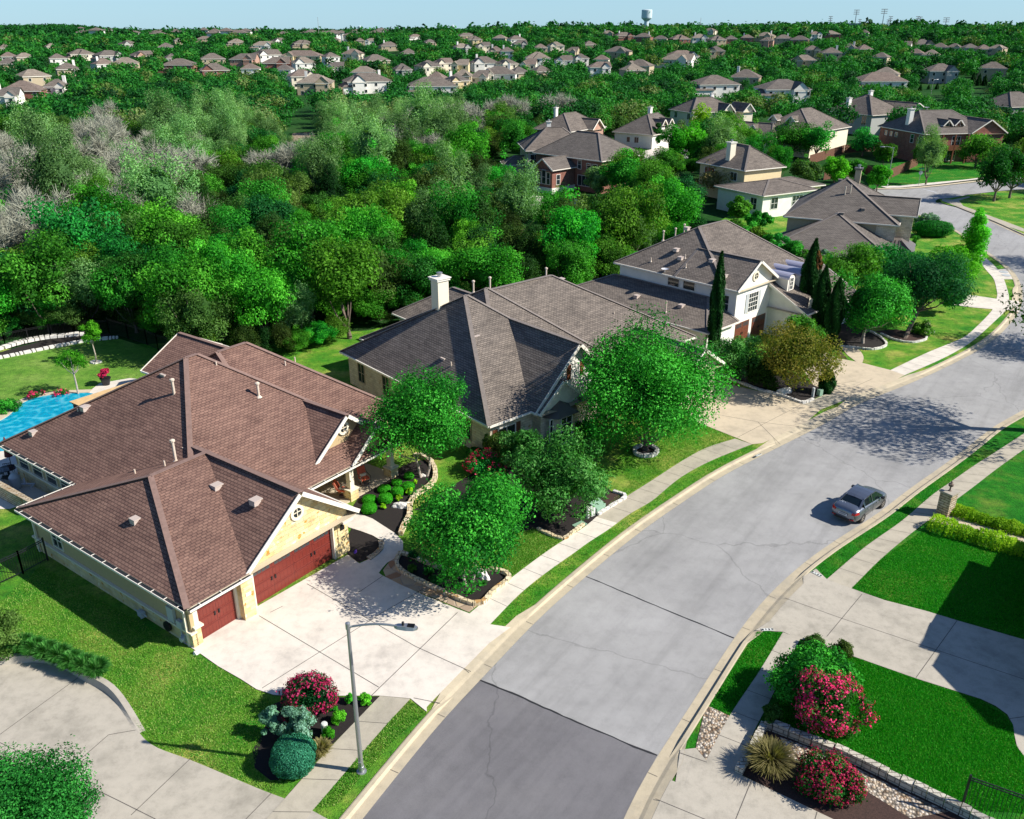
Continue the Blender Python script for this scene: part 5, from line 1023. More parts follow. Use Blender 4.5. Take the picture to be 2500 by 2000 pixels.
place('clipped_shrub', 'low clipped olive ball shrub at the edge of the grey driveway, right of two', 'shrub', (2056, 1612), 1560, 56, 'lf_olive', 74, hb=0, nleaf=5000, leaf=.08, ncl=40, trunk=False)
place('shrub', 'small dark shrub at the foot of the big green bush by the sidewalk', 'shrub', (1885, 1770), 1715, 60, 'lf_dark', 75, hb=0, nleaf=4000, leaf=.10, ncl=20, trunk=False)
# bottom left
place('tree', 'dense green small-leaved tree cut by the bottom left corner of the photo', 'tree', (110, 2230), 1832, 350, 'lf_corner', 80, hb=.12, nleaf=85000, leaf=.09, ncl=90, r=.12)
place('shrub', 'yellow-green shrub at the left edge above the ornamental grass', 'shrub', (-20, 1628), 1485, 130, 'lf_olive', 81, hb=0, nleaf=11000, leaf=.10, ncl=34, trunk=False)
place('rose_bush', 'round crimson rose bush by the street lamp', 'rose bush', (752, 1752), 1645, 128, 'lf_dark', 82, hb=.0, nleaf=12000, leaf=.09, ncl=44, trunk=False, blooms=('lf_pink', 640, .085, .25))
place('sage_bush', 'silvery sage bush left of the crimson rose bush', 'shrub', (662, 1800), 1718, 62, 'lf_sage', 83, hb=0, nleaf=5000, leaf=.09, ncl=30, trunk=False, cr=(.2, .34))
place('sage_bush', 'silvery sage bush between the crimson rose bush and the blue-green ball shrub', 'shrub', (728, 1815), 1722, 86, 'lf_sage', 84, hb=0, nleaf=7500, leaf=.09, ncl=34, trunk=False, cr=(.2, .34))
place('clipped_shrub', 'dense blue-green ball shrub beside the sidewalk, the largest clipped one', 'shrub', (716, 1892), 1800, 104, 'lf_blue', 85, hb=0, nleaf=17000, leaf=.07, ncl=70, cr=(.3, .4), trunk=False)
for k, (b, vt, wd, lab) in enumerate((((853, 1718), 1690, 22, 'tiny lime shrub left of two at the end of the lamp bed'), ((890, 1722), 1690, 32, 'small lime ball shrub right of two at the end of the lamp bed'), ((828, 1768), 1732, 40, 'lime ball shrub right of the round rose bush'), ((802, 1808), 1771, 32, 'lime ball shrub below the white cylinder'), ((808, 1738), 1715, 30, 'small lime shrub with yellow blooms touching the rose bush'))):
    place('lime_shrub', lab, 'shrub', b, vt, wd, 'lf_bright', 90 + k, hb=0, nleaf=2600, leaf=.06, ncl=24, trunk=False)
# topiary and small planting by the porch of the brown house
Z8 = lambda x, y: (700 + x / 3.45, 950 + y / 3.45)
for k, (x, y, w_, h_) in enumerate(((694, 1050, 122, 125), (695, 960, 112, 90), (830, 965, 118, 118), (822, 870, 105, 80), (932, 905, 98, 110), (925, 810, 85, 62), (1022, 860, 105, 105), (1030, 760, 80, 80))):
    place('topiary_ball', 'bright green clipped ball shrub beside the porch, number %s from the garage side' % ('one two three four five six seven eight'.split()[k]), 'shrub', Z8(x, y), Z8(0, y - h_ * .74)[1], w_ / 3.45 * 1.02, 'lf_hedge', 100 + k, hb=0, nleaf=4200, leaf=.06, ncl=60, cr=(.34, .42), trunk=False, group='clipped ball shrubs by the porch')
for k, (x, y, w_, h_) in enumerate(((810, 1018, 55, 60), (945, 945, 62, 60), (1040, 895, 70, 65), (1080, 800, 40, 45))):
    place('golden_shrub', 'small golden-yellow shrub at the foot of the porch balls, %s from the left' % ('first second third fourth'.split()[k]), 'shrub', Z8(x, y), Z8(0, y - h_)[1], w_ / 3.45, 'lf_yellow', 110 + k, hb=0, nleaf=1200, leaf=.07, ncl=16, trunk=False, group='golden shrubs among the porch balls')
for k, (x, y, w_, h_) in enumerate(((1065, 1440, 90, 80), (1058, 1548, 85, 78), (1188, 1570, 85, 80), (1375, 1600, 80, 85), (1240, 1640, 120, 70))):
    place('small_shrub', 'dark green ball shrub in the stone-edged bed under the driveway tree, %s from the left' % ('first second third fifth fourth'.split()[k]), 'shrub', Z8(x, y), Z8(0, y - h_)[1], w_ / 3.45, 'lf_dark', 115 + k, hb=0, nleaf=2400, leaf=.06, ncl=30, trunk=False, group='ball shrubs under the driveway tree')
# clipped foundation shrubs of the grey-roofed house
for k, (u, v, wd) in enumerate(((1160, 1120, 40), (1180, 1135, 40), (1345, 1085, 90), (1395, 1065, 80), (1440, 1060, 60))):
    place('foundation_shrub', 'dark clipped shrub along the wall of the grey-roofed house, %s from the left' % ('first second third fourth fifth'.split()[k]), 'shrub', (u, v), v - 34, wd, 'lf_dark', 120 + k, hb=0, nleaf=3000, leaf=.12, ncl=24, trunk=False, group='foundation shrubs of the grey-roofed house')
# back garden saplings and flowers
place('sapling', 'thin yellow-green young tree beside the pool', 'tree', (191, 962), 845, 95, 'lf_bright', 130, hb=.36, nleaf=2200, leaf=.13, ncl=22, cr=(.18, .3), bark='barkpale', r=.07, core=False)
place('sapling', 'young green tree in a small stone ring on the back lawn', 'tree', (235, 885), 785, 55, 'lf_bright', 131, hb=.38, nleaf=3200, leaf=.13, ncl=24, cr=(.24, .36), bark='barkpale', r=.06, core=False)
place('flower_bed', 'red flowering ground shrubs on the curved pool edge', 'flowers', Z7((360, 790)), Z7((0, 735))[1], 36, 'lf_dark', 132, hb=0, nleaf=900, leaf=.1, ncl=14, trunk=False, blooms=('lf_pink', 60, .12, .05))
place('flower_bed', 'smaller patch of red flowers by the pool, next to the sapling', 'flowers', Z7((610, 750)), Z7((0, 720))[1], 32, 'lf_dark', 133, hb=0, nleaf=500, leaf=.1, ncl=10, trunk=False, blooms=('lf_pink', 30, .12, .03))
place('garden_shrub', 'leafy green shrubs at the left edge of the pool', 'shrub', Z7((60, 950)), Z7((0, 790))[1], 60, 'lf_hero', 134, hb=0, nleaf=3500, leaf=.12, ncl=22, trunk=False)
for k, (b, vt, wd, lab) in enumerate((((2243, 240), 206, 9, 'small far cypress, leftmost of three behind the balcony house'), ((2263, 238), 208, 8, 'small far cypress, middle of three behind the balcony house'), ((2283, 238), 203, 9, 'small far cypress, rightmost of three behind the balcony house'), ((2368, 232), 177, 13, 'tall far cypress beside the far street, leftmost of the taller three'), ((2382, 234), 180, 12, 'tall far cypress beside the far street, middle of the taller three'), ((2397, 234), 183, 12, 'tall far cypress beside the far street, rightmost of the taller three'))):
    cypress(lab, b, vt, wd, 140 + k, 'distant cypresses behind the brick house with balcony'); VIS.append((b[0] - 8, vt, b[0] + 8, b[1] + 4, G(*b)[1]))
# ---- hand-placed trees further off: label, base px, top row, width px, kind
HT = [
 ('bright yellow-green tree before the cream two-storey house', (1712, 352), 250, 62, 'lf_yellow'), ('dark green tree right of the bright yellow-green tree', (1762, 345), 262, 58, 'lf_green'),
 ('tall green tree in front of the side of the dark red brick house', (1512, 500), 365, 105, 'lf_green'), ('grey-green tree between the dark red brick house and the tall green tree', (1455, 480), 412, 72, 'lf_pale'),
 ('large bright tree standing over the concrete court, left of two', (1645, 420), 305, 80, 'lf_bright'), ('large bright tree standing over the concrete court, right of two', (1690, 420), 300, 90, 'lf_bright'),
 ('small round green tree at the edge of the concrete court', (1637, 435), 372, 70, 'lf_green'), ('yellow-green tree behind the dark red brick house', (1500, 340), 276, 60, 'lf_olive'),
 ('dark slim tree before the white brick house', (1602, 360), 300, 34, 'lf_dark'), ('bare-branched brownish tree before the tan house', (1760, 480), 388, 120, 'lf_dry'),
 ('broad green tree covering the dormered house, the largest there', (1930, 385), 296, 130, 'lf_green'), ('broad green tree left of the cedar fence', (1990, 390), 292, 90, 'lf_green'),
 ('round green tree right of the dormered house', (2105, 380), 312, 80, 'lf_green'), ('green tree beside the tall white lamp post', (2155, 405), 345, 55, 'lf_green'),
 ('round tree before the balcony of the corner brick house', (2262, 420), 335, 82, 'lf_green'), ('loose grey-green tree at the right gable of the corner brick house', (2380, 410), 315, 105, 'lf_green'),
 ('dark tree casting shade at the street junction, left of two', (2426, 492), 352, 110, 'lf_dark'), ('dark tree casting shade at the street junction, right of two', (2464, 484), 345, 110, 'lf_green'),
 ('light green tree behind the tan house beside the cedar fence', (1965, 460), 385, 78, 'lf_olive'), ('light green tree left of the chimney of the dark-roofed house', (2035, 455), 385, 70, 'lf_bright'),
 ('light green tree right of the chimney of the dark-roofed house', (2140, 466), 405, 60, 'lf_bright'), ('green tree behind the chimney of the dark-roofed house', (2085, 445), 392, 50, 'lf_green'),
 ('shrub-like dark green tree behind the concrete court', (1810, 372), 322, 58, 'lf_green'), ('green tree right of the white walls of the tan house', (1850, 560), 520, 60, 'lf_hero'),
 ('dense green tree against the left end of the dark-roofed house', (1800, 545), 480, 60, 'lf_green')]
for k, (lab, b, vt, wd, mt) in enumerate(HT):
    x, y = pxbase(*b); OCC.append((x, y, 2.5))
    place('tree', lab, 'tree', b, vt, wd, mt, 200 + k, hb=.14, nleaf=6500, leaf=.34, ncl=30, z0=float(terr(x, y)) if y > 180 else .1)
# ================================================================== OBJECTS
# ---- sedan at the far kerb
def make_sedan(name, label, cat, loc, rz, paint, group=None, s=1.0):
    T = thing(name, label, cat, loc, rz, group); T.scale = (s, s, s)
    L, W = 4.37, 1.70
    # stations along x: (x, half width, sill z, shoulder z, deck z, deck half width)
    st = [(-2.18, .60, .42, .62, .66, .50), (-2.12, .76, .30, .80, .92, .66), (-1.95, .82, .24, .86, 1.03, .70), (-1.55, .85, .22, .90, 1.06, .74), (-.9, .85, .20, .92, 1.02, .76), (0, .85, .20, .90, .98, .77), (.75, .85, .20, .88, .97, .76), (1.05, .85, .20, .86, .96, .74), (1.5, .83, .22, .80, .90, .70), (1.9, .77, .26, .70, .80, .62), (2.12, .64, .32, .58, .66, .52), (2.19, .50, .40, .52, .55, .42)]
    def ring(x, hw, zs, zm, zd, dw):
        return [(x, -hw * .9, zs), (x, -hw, zs + .14), (x, -hw * 1.01, (zs + zm) / 2 + .04), (x, -hw * .97, zm), (x, -dw, zd), (x, -dw * .5, zd + .03), (x, 0, zd + .04), (x, dw * .5, zd + .03), (x, dw, zd), (x, hw * .97, zm), (x, hw * 1.01, (zs + zm) / 2 + .04), (x, hw, zs + .14), (x, hw * .9, zs)]
    m = MB(); R = [ring(*q) for q in st]
    V = [p for r in R for p in r]; n = 13; m.v = V
    for i in range(len(R) - 1):
        for j in range(n - 1): m.f.append((i * n + j, (i + 1) * n + j, (i + 1) * n + j + 1, i * n + j + 1))
        m.f.append((i * n, i * n + n - 1, (i + 1) * n + n - 1, (i + 1) * n))
    m.f.append(tuple(range(n))); m.f.append(tuple(range((len(R) - 1) * n, len(R) * n))[::-1])
    body = m.build('body', paint, T, True); bv = body.modifiers.new('sub', 'SUBSURF'); bv.levels = 1; bv.render_levels = 1
    # cabin: glass and roof as one loft, roof panel on top
    cs = [(-1.62, .66, .98), (-.95, .55, 1.36), (-.45, .56, 1.435), (.15, .56, 1.44), (.45, .55, 1.40), (1.22, .68, .95)]
    m = MB()
    for (x0, w0, z0), (x1, w1, z1) in zip(cs, cs[1:]):
        b0, b1 = .77, .77; m.face(((x0, -w0, z0), (x1, -w1, z1), (x1, w1, z1), (x0, w0, z0)))
        for sd in (-1, 1): m.face(((x0, sd * w0, z0), (x1, sd * w1, z1), (x1, sd * b1, .93), (x0, sd * b0, .93)))
    gl = m.build('windows', M['carglass'], T)
    m = MB(); rp = [(-1.02, .56, 1.33), (-.8, .575, 1.40), (-.45, .585, 1.452), (0, .59, 1.468), (.3, .585, 1.445), (.5, .57, 1.40)]
    for (x0, w0, z0), (x1, w1, z1) in zip(rp, rp[1:]):
        for f0, f1, h in ((-1, -.5, .0), (-.5, 0, .012), (0, .5, .012), (.5, 1, .0)):
            a, b = (0 if abs(f0) == 1 else .014), (0 if abs(f1) == 1 else .014); a += .012 if f0 == 0 else 0; b += .012 if f1 == 0 else 0
            m.face(((x0, f0 * w0, z0 + a), (x1, f0 * w1, z1 + a), (x1, f1 * w1, z1 + b), (x0, f1 * w0, z0 + b)))
    for sd in (-1, 1):    # pillars
        m.bar((-1.66, sd * .69, .97), (-1.0, sd * .565, 1.35), .12, .03); m.bar((.48, sd * .56, 1.40), (1.27, sd * .70, .94), .06, .03); m.bar((-1.0, sd * .57, 1.36), (.5, sd * .57, 1.41), .05, .04); m.bar((-.18, sd * .585, 1.43), (-.14, sd * .775, .92), .05, .02); m.bar((-1.2, sd * .66, 1.22), (-1.12, sd * .78, .94), .16, .02)
    m.build('roof', paint, T, True)
    for i, (x, y) in enumerate(((-1.27, -.74), (-1.27, .74), (1.30, -.74), (1.30, .74))):
        sd = 1 if y > 0 else -1; m = MB(); prof = [(.20, -.02), (.30, 0), (.315, .03), (.315, .15), (.30, .18), (.2, .19)]
        k = 24; rr = [[(x + r * math.cos(2 * math.pi * j / k), y + sd * (d - .07), .315 + r * math.sin(2 * math.pi * j / k)) for j in range(k)] for r, d in prof]
        for a, b in zip(rr, rr[1:]):
            for j in range(k): m.face((a[j], a[(j + 1) % k], b[(j + 1) % k], b[j]))
        t_ = m.build('wheel', M['tyre'], T); m = MB(); yo = y + sd * .115
        for j in range(7):
            a = 2 * math.pi * j / 7; da = .17; m.face(((x + .05 * math.cos(a - .5), yo, .315 + .05 * math.sin(a - .5)), (x + .215 * math.cos(a - da), yo - sd * .01, .315 + .215 * math.sin(a - da)), (x + .215 * math.cos(a + da), yo - sd * .01, .315 + .215 * math.sin(a + da)), (x + .05 * math.cos(a + .5), yo, .315 + .05 * math.sin(a + .5))))
        for j in range(k): a, b = 2 * math.pi * j / k, 2 * math.pi * (j + 1) / k; m.face([(x + r * math.cos(q), yo, .315 + r * math.sin(q)) for r, q in ((.19, a), (.22, a), (.22, b), (.19, b))])
        m.build('rim', M['rim'], t_)
    for sd in (-1, 1):
        m = MB(); pts = [(-2.175, sd * .50, .74), (-2.14, sd * .70, .76), (-1.86, sd * .845, .80), (-1.88, sd * .815, .95), (-2.09, sd * .715, .90), (-2.145, sd * .52, .87)]
        m.face(pts if sd > 0 else pts[::-1]); m.face([(p[0] - .02, p[1] * 1.02, p[2]) for p in pts]); m.build('tail_light', M['lampred'], T)
        m = MB(); m.bar((-2.21, sd * .45, .42), (-2.17, sd * .68, .42), .06, .03); m.build('reflector', M['lampred'], T)
        m = MB(); m.obox((.78, sd * .95, 1.0), (1, 0), .09, .09, .065); m.bar((.8, sd * .80, .96), (.8, sd * .90, .99), .06, .03); m.build('mirror', M['black'], T)
        m = MB()
        for x in (-.75, .35): m.obox((x, sd * .868, .83), (1, 0), .09, .015, .018)
        m.build('door_handle', M['rim'], T); m = MB()
        for x in (-1.15, -.16, .95): m.bar((x, sd * .868, .3), (x, sd * .852, .9), .008, .008)
        m.build('door_seam', M['black'], T)
    m = MB(); m.face([(-2.235, -.26, .60), (-2.235, .26, .60), (-2.215, .26, .73), (-2.215, -.26, .73)]); pl = m.build('licence_plate', M['plate'], T)
    m = MB()
    for k in range(7): y = -.18 + k * .06; m.face([(-2.240, y, .63), (-2.240, y + .03, .63), (-2.224, y + .03, .705), (-2.224, y, .705)])
    m.build('plate_characters', M['black'], pl)
    m = MB(); m.obox((-2.16, 0, .34), (0, 1), .55, .03, .05); m.build('bumper_insert', M['black'], T)
    m = MB(); m.tube((-1.0, 0, 1.38), (-1.1, 0, 1.52), .008); m.build('aerial', M['black'], T)
    return T
ra, fa = Vector(G(2103, 1276.5, 0)), Vector(G(2153, 1240, 0)); dr = (fa - ra).normalized(); nl = Vector((-dr.y, dr.x))
cpos = (ra + fa) / 2 + nl * .80; cpos = cpos - dr * .02
make_sedan('parked_sedan', 'dark grey four-door sedan parked at the far kerb, seen from behind', 'car', (cpos.x, cpos.y, .0), math.atan2(dr.y, dr.x), M['carpaint'])
x, y = pxbase(1555, 352); make_sedan('parked_car', 'white car parked beside the white brick house with the dormers', 'car', (x, y, 0), R_(150), M['cardwhite'])
x, y = pxbase(1735, 337); make_sedan('parked_car', 'silver car half hidden behind the bright yellow-green tree', 'car', (x, y, 0), R_(10), M['steel'])
# ---- street lamps
def lamp(name, label, base, h, arm, az, bend=.6, z0=.1, lean=0):
    T = thing(name, label, 'street lamp', (base[0], base[1], z0), az); m = MB(); m.tube((0, 0, 0), (0, 0, h), .10, .062, 14); p = m.build('pole', M['steel'], T, False)
    m = MB(); m.lathe([(.2, 0), (.2, .04), (.12, .06), (.12, .3), (.105, .32)], (0, 0, 0), 14); m.box(-.06, .06, -.14, -.09, .35, .6); m.build('base', M['steel'], T)
    m = MB(); n = 8; P = [(arm * t, 0, h - .12 + .45 * math.sin(t * math.pi * .62) * bend) for t in [i / n for i in range(n + 1)]]
    for a, b in zip(P, P[1:]): m.tube(a, b, .045, .04, 8, False)
    m.lathe([(.09, -.2), (.09, .06), (.02, .09)], (0, 0, h), 12); m.build('arm', M['steel'], T)
    x, _, z = P[-1]; m = MB()
    pr = [(0, .06, .0), (.12, .13, .02), (.45, .17, .04), (.72, .14, .02), (.85, .05, .0)]
    for (x0, w0, h0), (x1, w1, h1) in zip(pr, pr[1:]):
        for q in (((x0, -w0, 0), (x1, -w1, 0), (x1, -w1 * .7, .09 + h1), (x0, -w0 * .7, .09 + h0)), ((x0, -w0 * .7, .09 + h0), (x1, -w1 * .7, .09 + h1), (x1, w1 * .7, .09 + h1), (x0, w0 * .7, .09 + h0)), ((x0, w0 * .7, .09 + h0), (x1, w1 * .7, .09 + h1), (x1, w1, 0), (x0, w0, 0)), ((x0, -w0, 0), (x0, w0, 0), (x1, w1, 0), (x1, -w1, 0))): m.face([(x + a, b, z - .06 + c) for a, b, c in q])
    hd = m.build('lamp_head', M['steel'], T)
    m = MB(); m.lathe([(.05, 0), (.05, .12), (.03, .14)], (x + .32, 0, z + .07), 10); m.build('photocell', M['black'], hd)
    m = MB()
    for k in range(5): m.box(x + .48, x + .74, -.09 + k * .04, -.075 + k * .04, z + .05, z + .10)
    m.build('cooling_fins', M['black'], hd); return T
b = G(883, 1884, .1); lamp('street_lamp', 'tall grey steel street lamp on the grass strip, nearest to the camera', b, ztop(b[1], 1530), 1.75, R_(-8))
b = G(2166, 455, .1); lamp('street_lamp', 'white street lamp at the junction beside the brick house with balcony', b, ztop(b[1], 362), 1.6, R_(170))
for k, (u, v0, v1, lab) in enumerate(((2272, 235, 195, 'small distant street lamp behind the far street, left of two'), (2459, 200, 170, 'small distant street lamp at the right edge, right of two'))):
    b = G(u, v0, 2.0); lamp('street_lamp', lab, b, ztop(b[1], v1) - 2, 1.6, R_(20), z0=2.0)
# stop sign seen from behind with a green name blade
b = G(2242, 453, .1); T = thing('stop_sign', 'octagonal traffic sign seen from behind under a green street-name blade', 'sign', (b[0], b[1], .1), R_(0))
m = MB(); m.tube((0, 0, 0), (0, 0, 3.2), .04, .04, 8); m.build('post', M['steel'], T)
m = MB(); oc = [(.38 * math.cos(R_(22.5 + 45 * k)), .38 * math.sin(R_(22.5 + 45 * k))) for k in range(8)]
m.face([(a, -.05, 2.35 + c) for a, c in oc]); m.face([(a, -.02, 2.35 + c) for a, c in oc][::-1]); m.build('sign_back', M['pvc'], T)
m = MB(); m.box(-.45, .45, -.02, .0, 3.0, 3.2); m.build('name_blade', plain('blade_green', (.0, .25, .15), .4), T)
# ---- low stone edgings
def edging(name, label, px, w, h, m, closed=False, z0=.11, gap=.03, seed=1, wd=None):
    P = crom([Vector(p) for p in GP(px)] + ([Vector(GP(px)[0])] if closed else []), .15); rnd = random.Random(seed); mb = MB(); i = 0
    while i < len(P) - 2:
        k = min(len(P) - 1, i + rnd.choice((2, 3, 4))); a, b = P[i], P[k]; L = (b - a).length
        if L > .05:
            d = (b - a) / L; c = (a + b) / 2; hh = h * rnd.uniform(.85, 1.12); ww = w * rnd.uniform(.85, 1.1); mb.obox((c.x, c.y, z0 + hh / 2), (d.x, d.y), L / 2 - gap / 2, ww / 2, hh / 2)
        i = k
    o = mb.build(name, M[m]); return tag(o, label, 'stone edging')
edging('stone_edging', 'golden stone edging round the bed under the driveway tree', B1, .22, .2, 'border', True)
edging('stone_wall', 'curved golden stone garden wall beyond the porch bed', [(978, 1308), (988, 1282), (1001, 1258), (1001, 1232), (1016, 1210), (1046, 1192), (1063, 1168), (1058, 1138), (1036, 1118), (1012, 1112)], .3, .24, 'border', seed=3)
edging('stone_edging', 'short rounded stone edging at the walk beside the garage', [(930, 1322), (932, 1337), (920, 1352), (900, 1366)], .3, .12, 'ledge', seed=4)
edging('stone_edging', 'golden stone edging of the shrub bed facing the sidewalk', [(1312, 1292), (1340, 1306), (1375, 1317), (1400, 1300), (1425, 1282)], .2, .16, 'border', seed=5)
edging('stone_edging', 'white stone edging of the shrub bed beside the green utility boxes', [(1460, 1258), (1495, 1235), (1528, 1213), (1497, 1201)], .2, .16, 'borderw', seed=6)
c = G(1577, 1106, .1); ring = [(1577 + 29 * math.cos(t), 1104 + 13 * math.sin(t)) for t in [2 * math.pi * k / 14 for k in range(14)]]
edging('tree_ring', 'round white stone ring on the lawn before the largest tree', ring, .22, .28, 'borderw', True, seed=7); rsheet('mulch_bed', ring, M['mulch'], .16)
edging('stone_edging', 'white stone edging round the bed with the rusty olive tree', [(1760, 917), (1800, 933), (1850, 952), (1905, 966), (1940, 978), (1961, 985), (1985, 976)], .22, .18, 'borderw', seed=8)
edging('stone_edging', 'white stone edging curving round the dark bed by the fresh green tree', [(2050, 846), (2090, 850), (2130, 854), (2157, 848), (2163, 838), (2140, 818), (2110, 805)], .2, .16, 'borderw', seed=9)
edging('stone_edging', 'white stone edging round the bed under the leaning oak', [(2150, 815), (2185, 831), (2225, 837), (2258, 831), (2262, 824)], .2, .16, 'borderw', seed=10)
edging('stone_edging', 'small white stone ring round the young tree on the back lawn', [(235 + 13 * math.cos(t), 885 + 4 * math.sin(t)) for t in [2 * math.pi * k / 10 for k in range(10)]], .2, .12, 'borderw', True, seed=11)
edging('rock_border', 'long row of white rocks between back lawn and dark planting bed', [Z7(q) for q in ((-200, 425), (0, 390), (400, 310), (850, 222), (1050, 200), (1190, 185))], .5, .2, 'rock', seed=12, gap=.1)
edging('rock_border', 'row of white rocks at the fence side of the dark planting bed', [Z7(q) for q in ((-200, 330), (0, 300), (200, 240), (450, 190), (700, 165), (850, 150))], .7, .25, 'rock', seed=13, gap=.1)
# two-course block retaining wall across the street
wl = [Z6(q) for q in ((318, 1290), (400, 1322), (520, 1368), (690, 1435), (970, 1570), (1230, 1695), (1420, 1790))]
for k, zz in enumerate((.1, .3)): pass
edging('block_wall', 'pale block retaining wall below the lawn across the street', wl, .3, .42, 'blockm', seed=14)
edging('block_wall', 'short white block wall along the sidewalk at the gravel bed', [Z6(q) for q in ((318, 1290), (270, 1385), (240, 1440), (196, 1512))], .3, .3, 'blockm', seed=15)
# ---- iron fences
def fence(name, label, pts, h, sp=.13, z0=.1, posts=2.2, m='black'):
    T = thing(name, label, 'fence', (pts[0][0], pts[0][1], z0)); o = Vector(pts[0]); pk = MB()
    for a, b in zip(pts, pts[1:]):
        a = Vector(a) - o; b = Vector(b) - o; L = (b - a).length; d = (b - a) / L
        for zz in (.12, h - .12, h): rl = MB(); rl.bar((a.x, a.y, zz), (b.x, b.y, zz), .04, .03); rl.build('rail', M[m], T)
        for k in range(int(L / sp)): p = a + d * sp * k; pk.tube((p.x, p.y, .05), (p.x, p.y, h), .010, n=4, cap=False)
        n = max(1, round(L / posts))
        for k in range(n + 1):
            p = a + d * L * k / n; q = MB(); q.box(p.x - .035, p.x + .035, p.y - .035, p.y + .035, 0, h + .12); q.build('post', M[m], T)
    pk.build('pickets', M[m], T); return T
fence('iron_fence', 'black iron picket fence at the lower right on the lawn', [G(*Z6((1235, 1690))), G(*Z6((1560, 1810)))], 1.65)
fence('iron_fence', 'black iron picket fence with gate left of the brown-roofed house', [G(-60, 1455), G(0, 1432), G(58, 1405), G(118, 1372)], 1.35)
fence('iron_fence', 'thin black fence between back lawn and wood, behind the dark bed', [G(*Z7(q)) for q in ((-300, 350), (60, 285), (520, 195), (760, 160), (1100, 150))], 1.3)
fence('iron_fence', 'black fence running from the back lawn corner behind the brown-roofed house', [G(*Z7(q)) for q in ((1100, 150), (1290, 208), (1480, 270), (1590, 320), (1800, 380))], 1.5)
# cedar board fences
def board_fence(label, pts, h):
    for_ = MB()
    for a, b in zip(pts, pts[1:]):
        a = Vector(a); b = Vector(b); d = (b - a).normalized(); L = (b - a).length
        for k in range(int(L / .3)): p = a + d * (k * .3 + .15); for_.obox((p.x, p.y, h / 2), (d.x, d.y), .14, .02, h / 2 - (k % 3) * .02)
    tag(for_.build('cedar_fence', M['wood']), label, 'fence')
board_fence('red-brown cedar fence between the dormered house and the brick corner house', [G(1975, 402, 0), G(2060, 375, 0), G(2140, 368, 0)], 2.0)
board_fence('lower run of red-brown cedar fence behind the street lamp at the junction', [G(2010, 440, 0), G(2110, 425, 0), G(2150, 448, 0), G(2240, 405, 0)], 2.0)
# ---- stone mailbox pillar with finial
b = G(*Z6((1160, 298)), .1); T = thing('stone_pillar', 'grey stone pillar with dark finial beside the yellow hedges', 'pillar', (b[0], b[1], .1), R_(35)); hp = ztop(b[1], Z6((0, 195))[1])
m = MB(); m.box(-.36, .36, -.36, .36, 0, hp - .1); m.build('shaft', M['ledge'], T); m = MB(); m.box(-.42, .42, -.42, .42, hp - .1, hp); m.build('cap', M['conc_grey'], T)
m = MB(); m.lathe([(.12, 0), (.05, .06), (.04, .25), (.14, .33), (.15, .45), (.05, .55), (.02, .66)], (0, 0, hp), 12); m.bar((-.15, 0, hp + .42), (.15, 0, hp + .5), .05, .06); m.build('finial', M['bark'], T)
rsheet('garden_walk', [Z6(q) for q in ((1085, 318), (1190, 300), (1330, 345), (1533, 395), (1800, 470), (1800, 560), (1533, 440), (1300, 372), (1085, 328))], M['conc_pink'], .15)
def hedge_row(label, P, w, h, seed, mt='lf_yellow', n=15000, leaf=.085):
    P = [Vector(p) for p in P]; Q = crom(P, .2); rng = np.random.default_rng(seed); o = Q[0]; pos = []; nr = []
    k = rng.integers(0, len(Q), n); ph = rng.uniform(0, math.pi, n)
    c = np.array([[q.x - o.x, q.y - o.y] for q in Q]); t = np.gradient(c, axis=0); t /= np.linalg.norm(t, axis=1, keepdims=True); s_ = np.stack([-t[:, 1], t[:, 0]], 1)
    rad = rng.uniform(.85, 1.05, n) * (1 + .12 * np.sin(k * .55) + .08 * np.sin(k * 1.7 + 1)); off = np.cos(ph) * w / 2 * rad; z = np.sin(ph) ** .6 * h * rad
    p = np.stack([c[k, 0] + s_[k, 0] * off + rng.normal(size=n) * .06, c[k, 1] + s_[k, 1] * off + rng.normal(size=n) * .06, z], 1)
    nn = np.stack([s_[k, 0] * np.cos(ph), s_[k, 1] * np.cos(ph), np.sin(ph)], 1) + rng.normal(size=(n, 3)) * .5
    V, F = cards(p, nn, leaf, rng); V[:, 2] = np.maximum(V[:, 2], .02)
    me = mesh_cards('hedge', V, F, np.clip(.35 + .25 * np.sin(k * .3 + 2) + rng.normal(size=n) * .2 + .2 * (z / h), 0, 1), M[mt])
    ob = bpy.data.objects.new('hedge', me); C.objects.link(ob); ob.location = (o.x, o.y, .1); tag(ob, label, 'hedge')
hedge_row('yellow-green hedge right of the stone pillar, the upper of the two rows', [G(*Z6(q)) for q in ((1200, 300), (1290, 330), (1420, 370), (1533, 398), (1700, 440))], 1.0, .55, 301)
hedge_row('yellow-green hedge row below the pale path, the lower of the two rows', [G(*Z6(q)) for q in ((1105, 362), (1180, 392), (1300, 425), (1420, 458), (1533, 490), (1700, 530))], 1.3, .7, 302, 'lf_yellow')
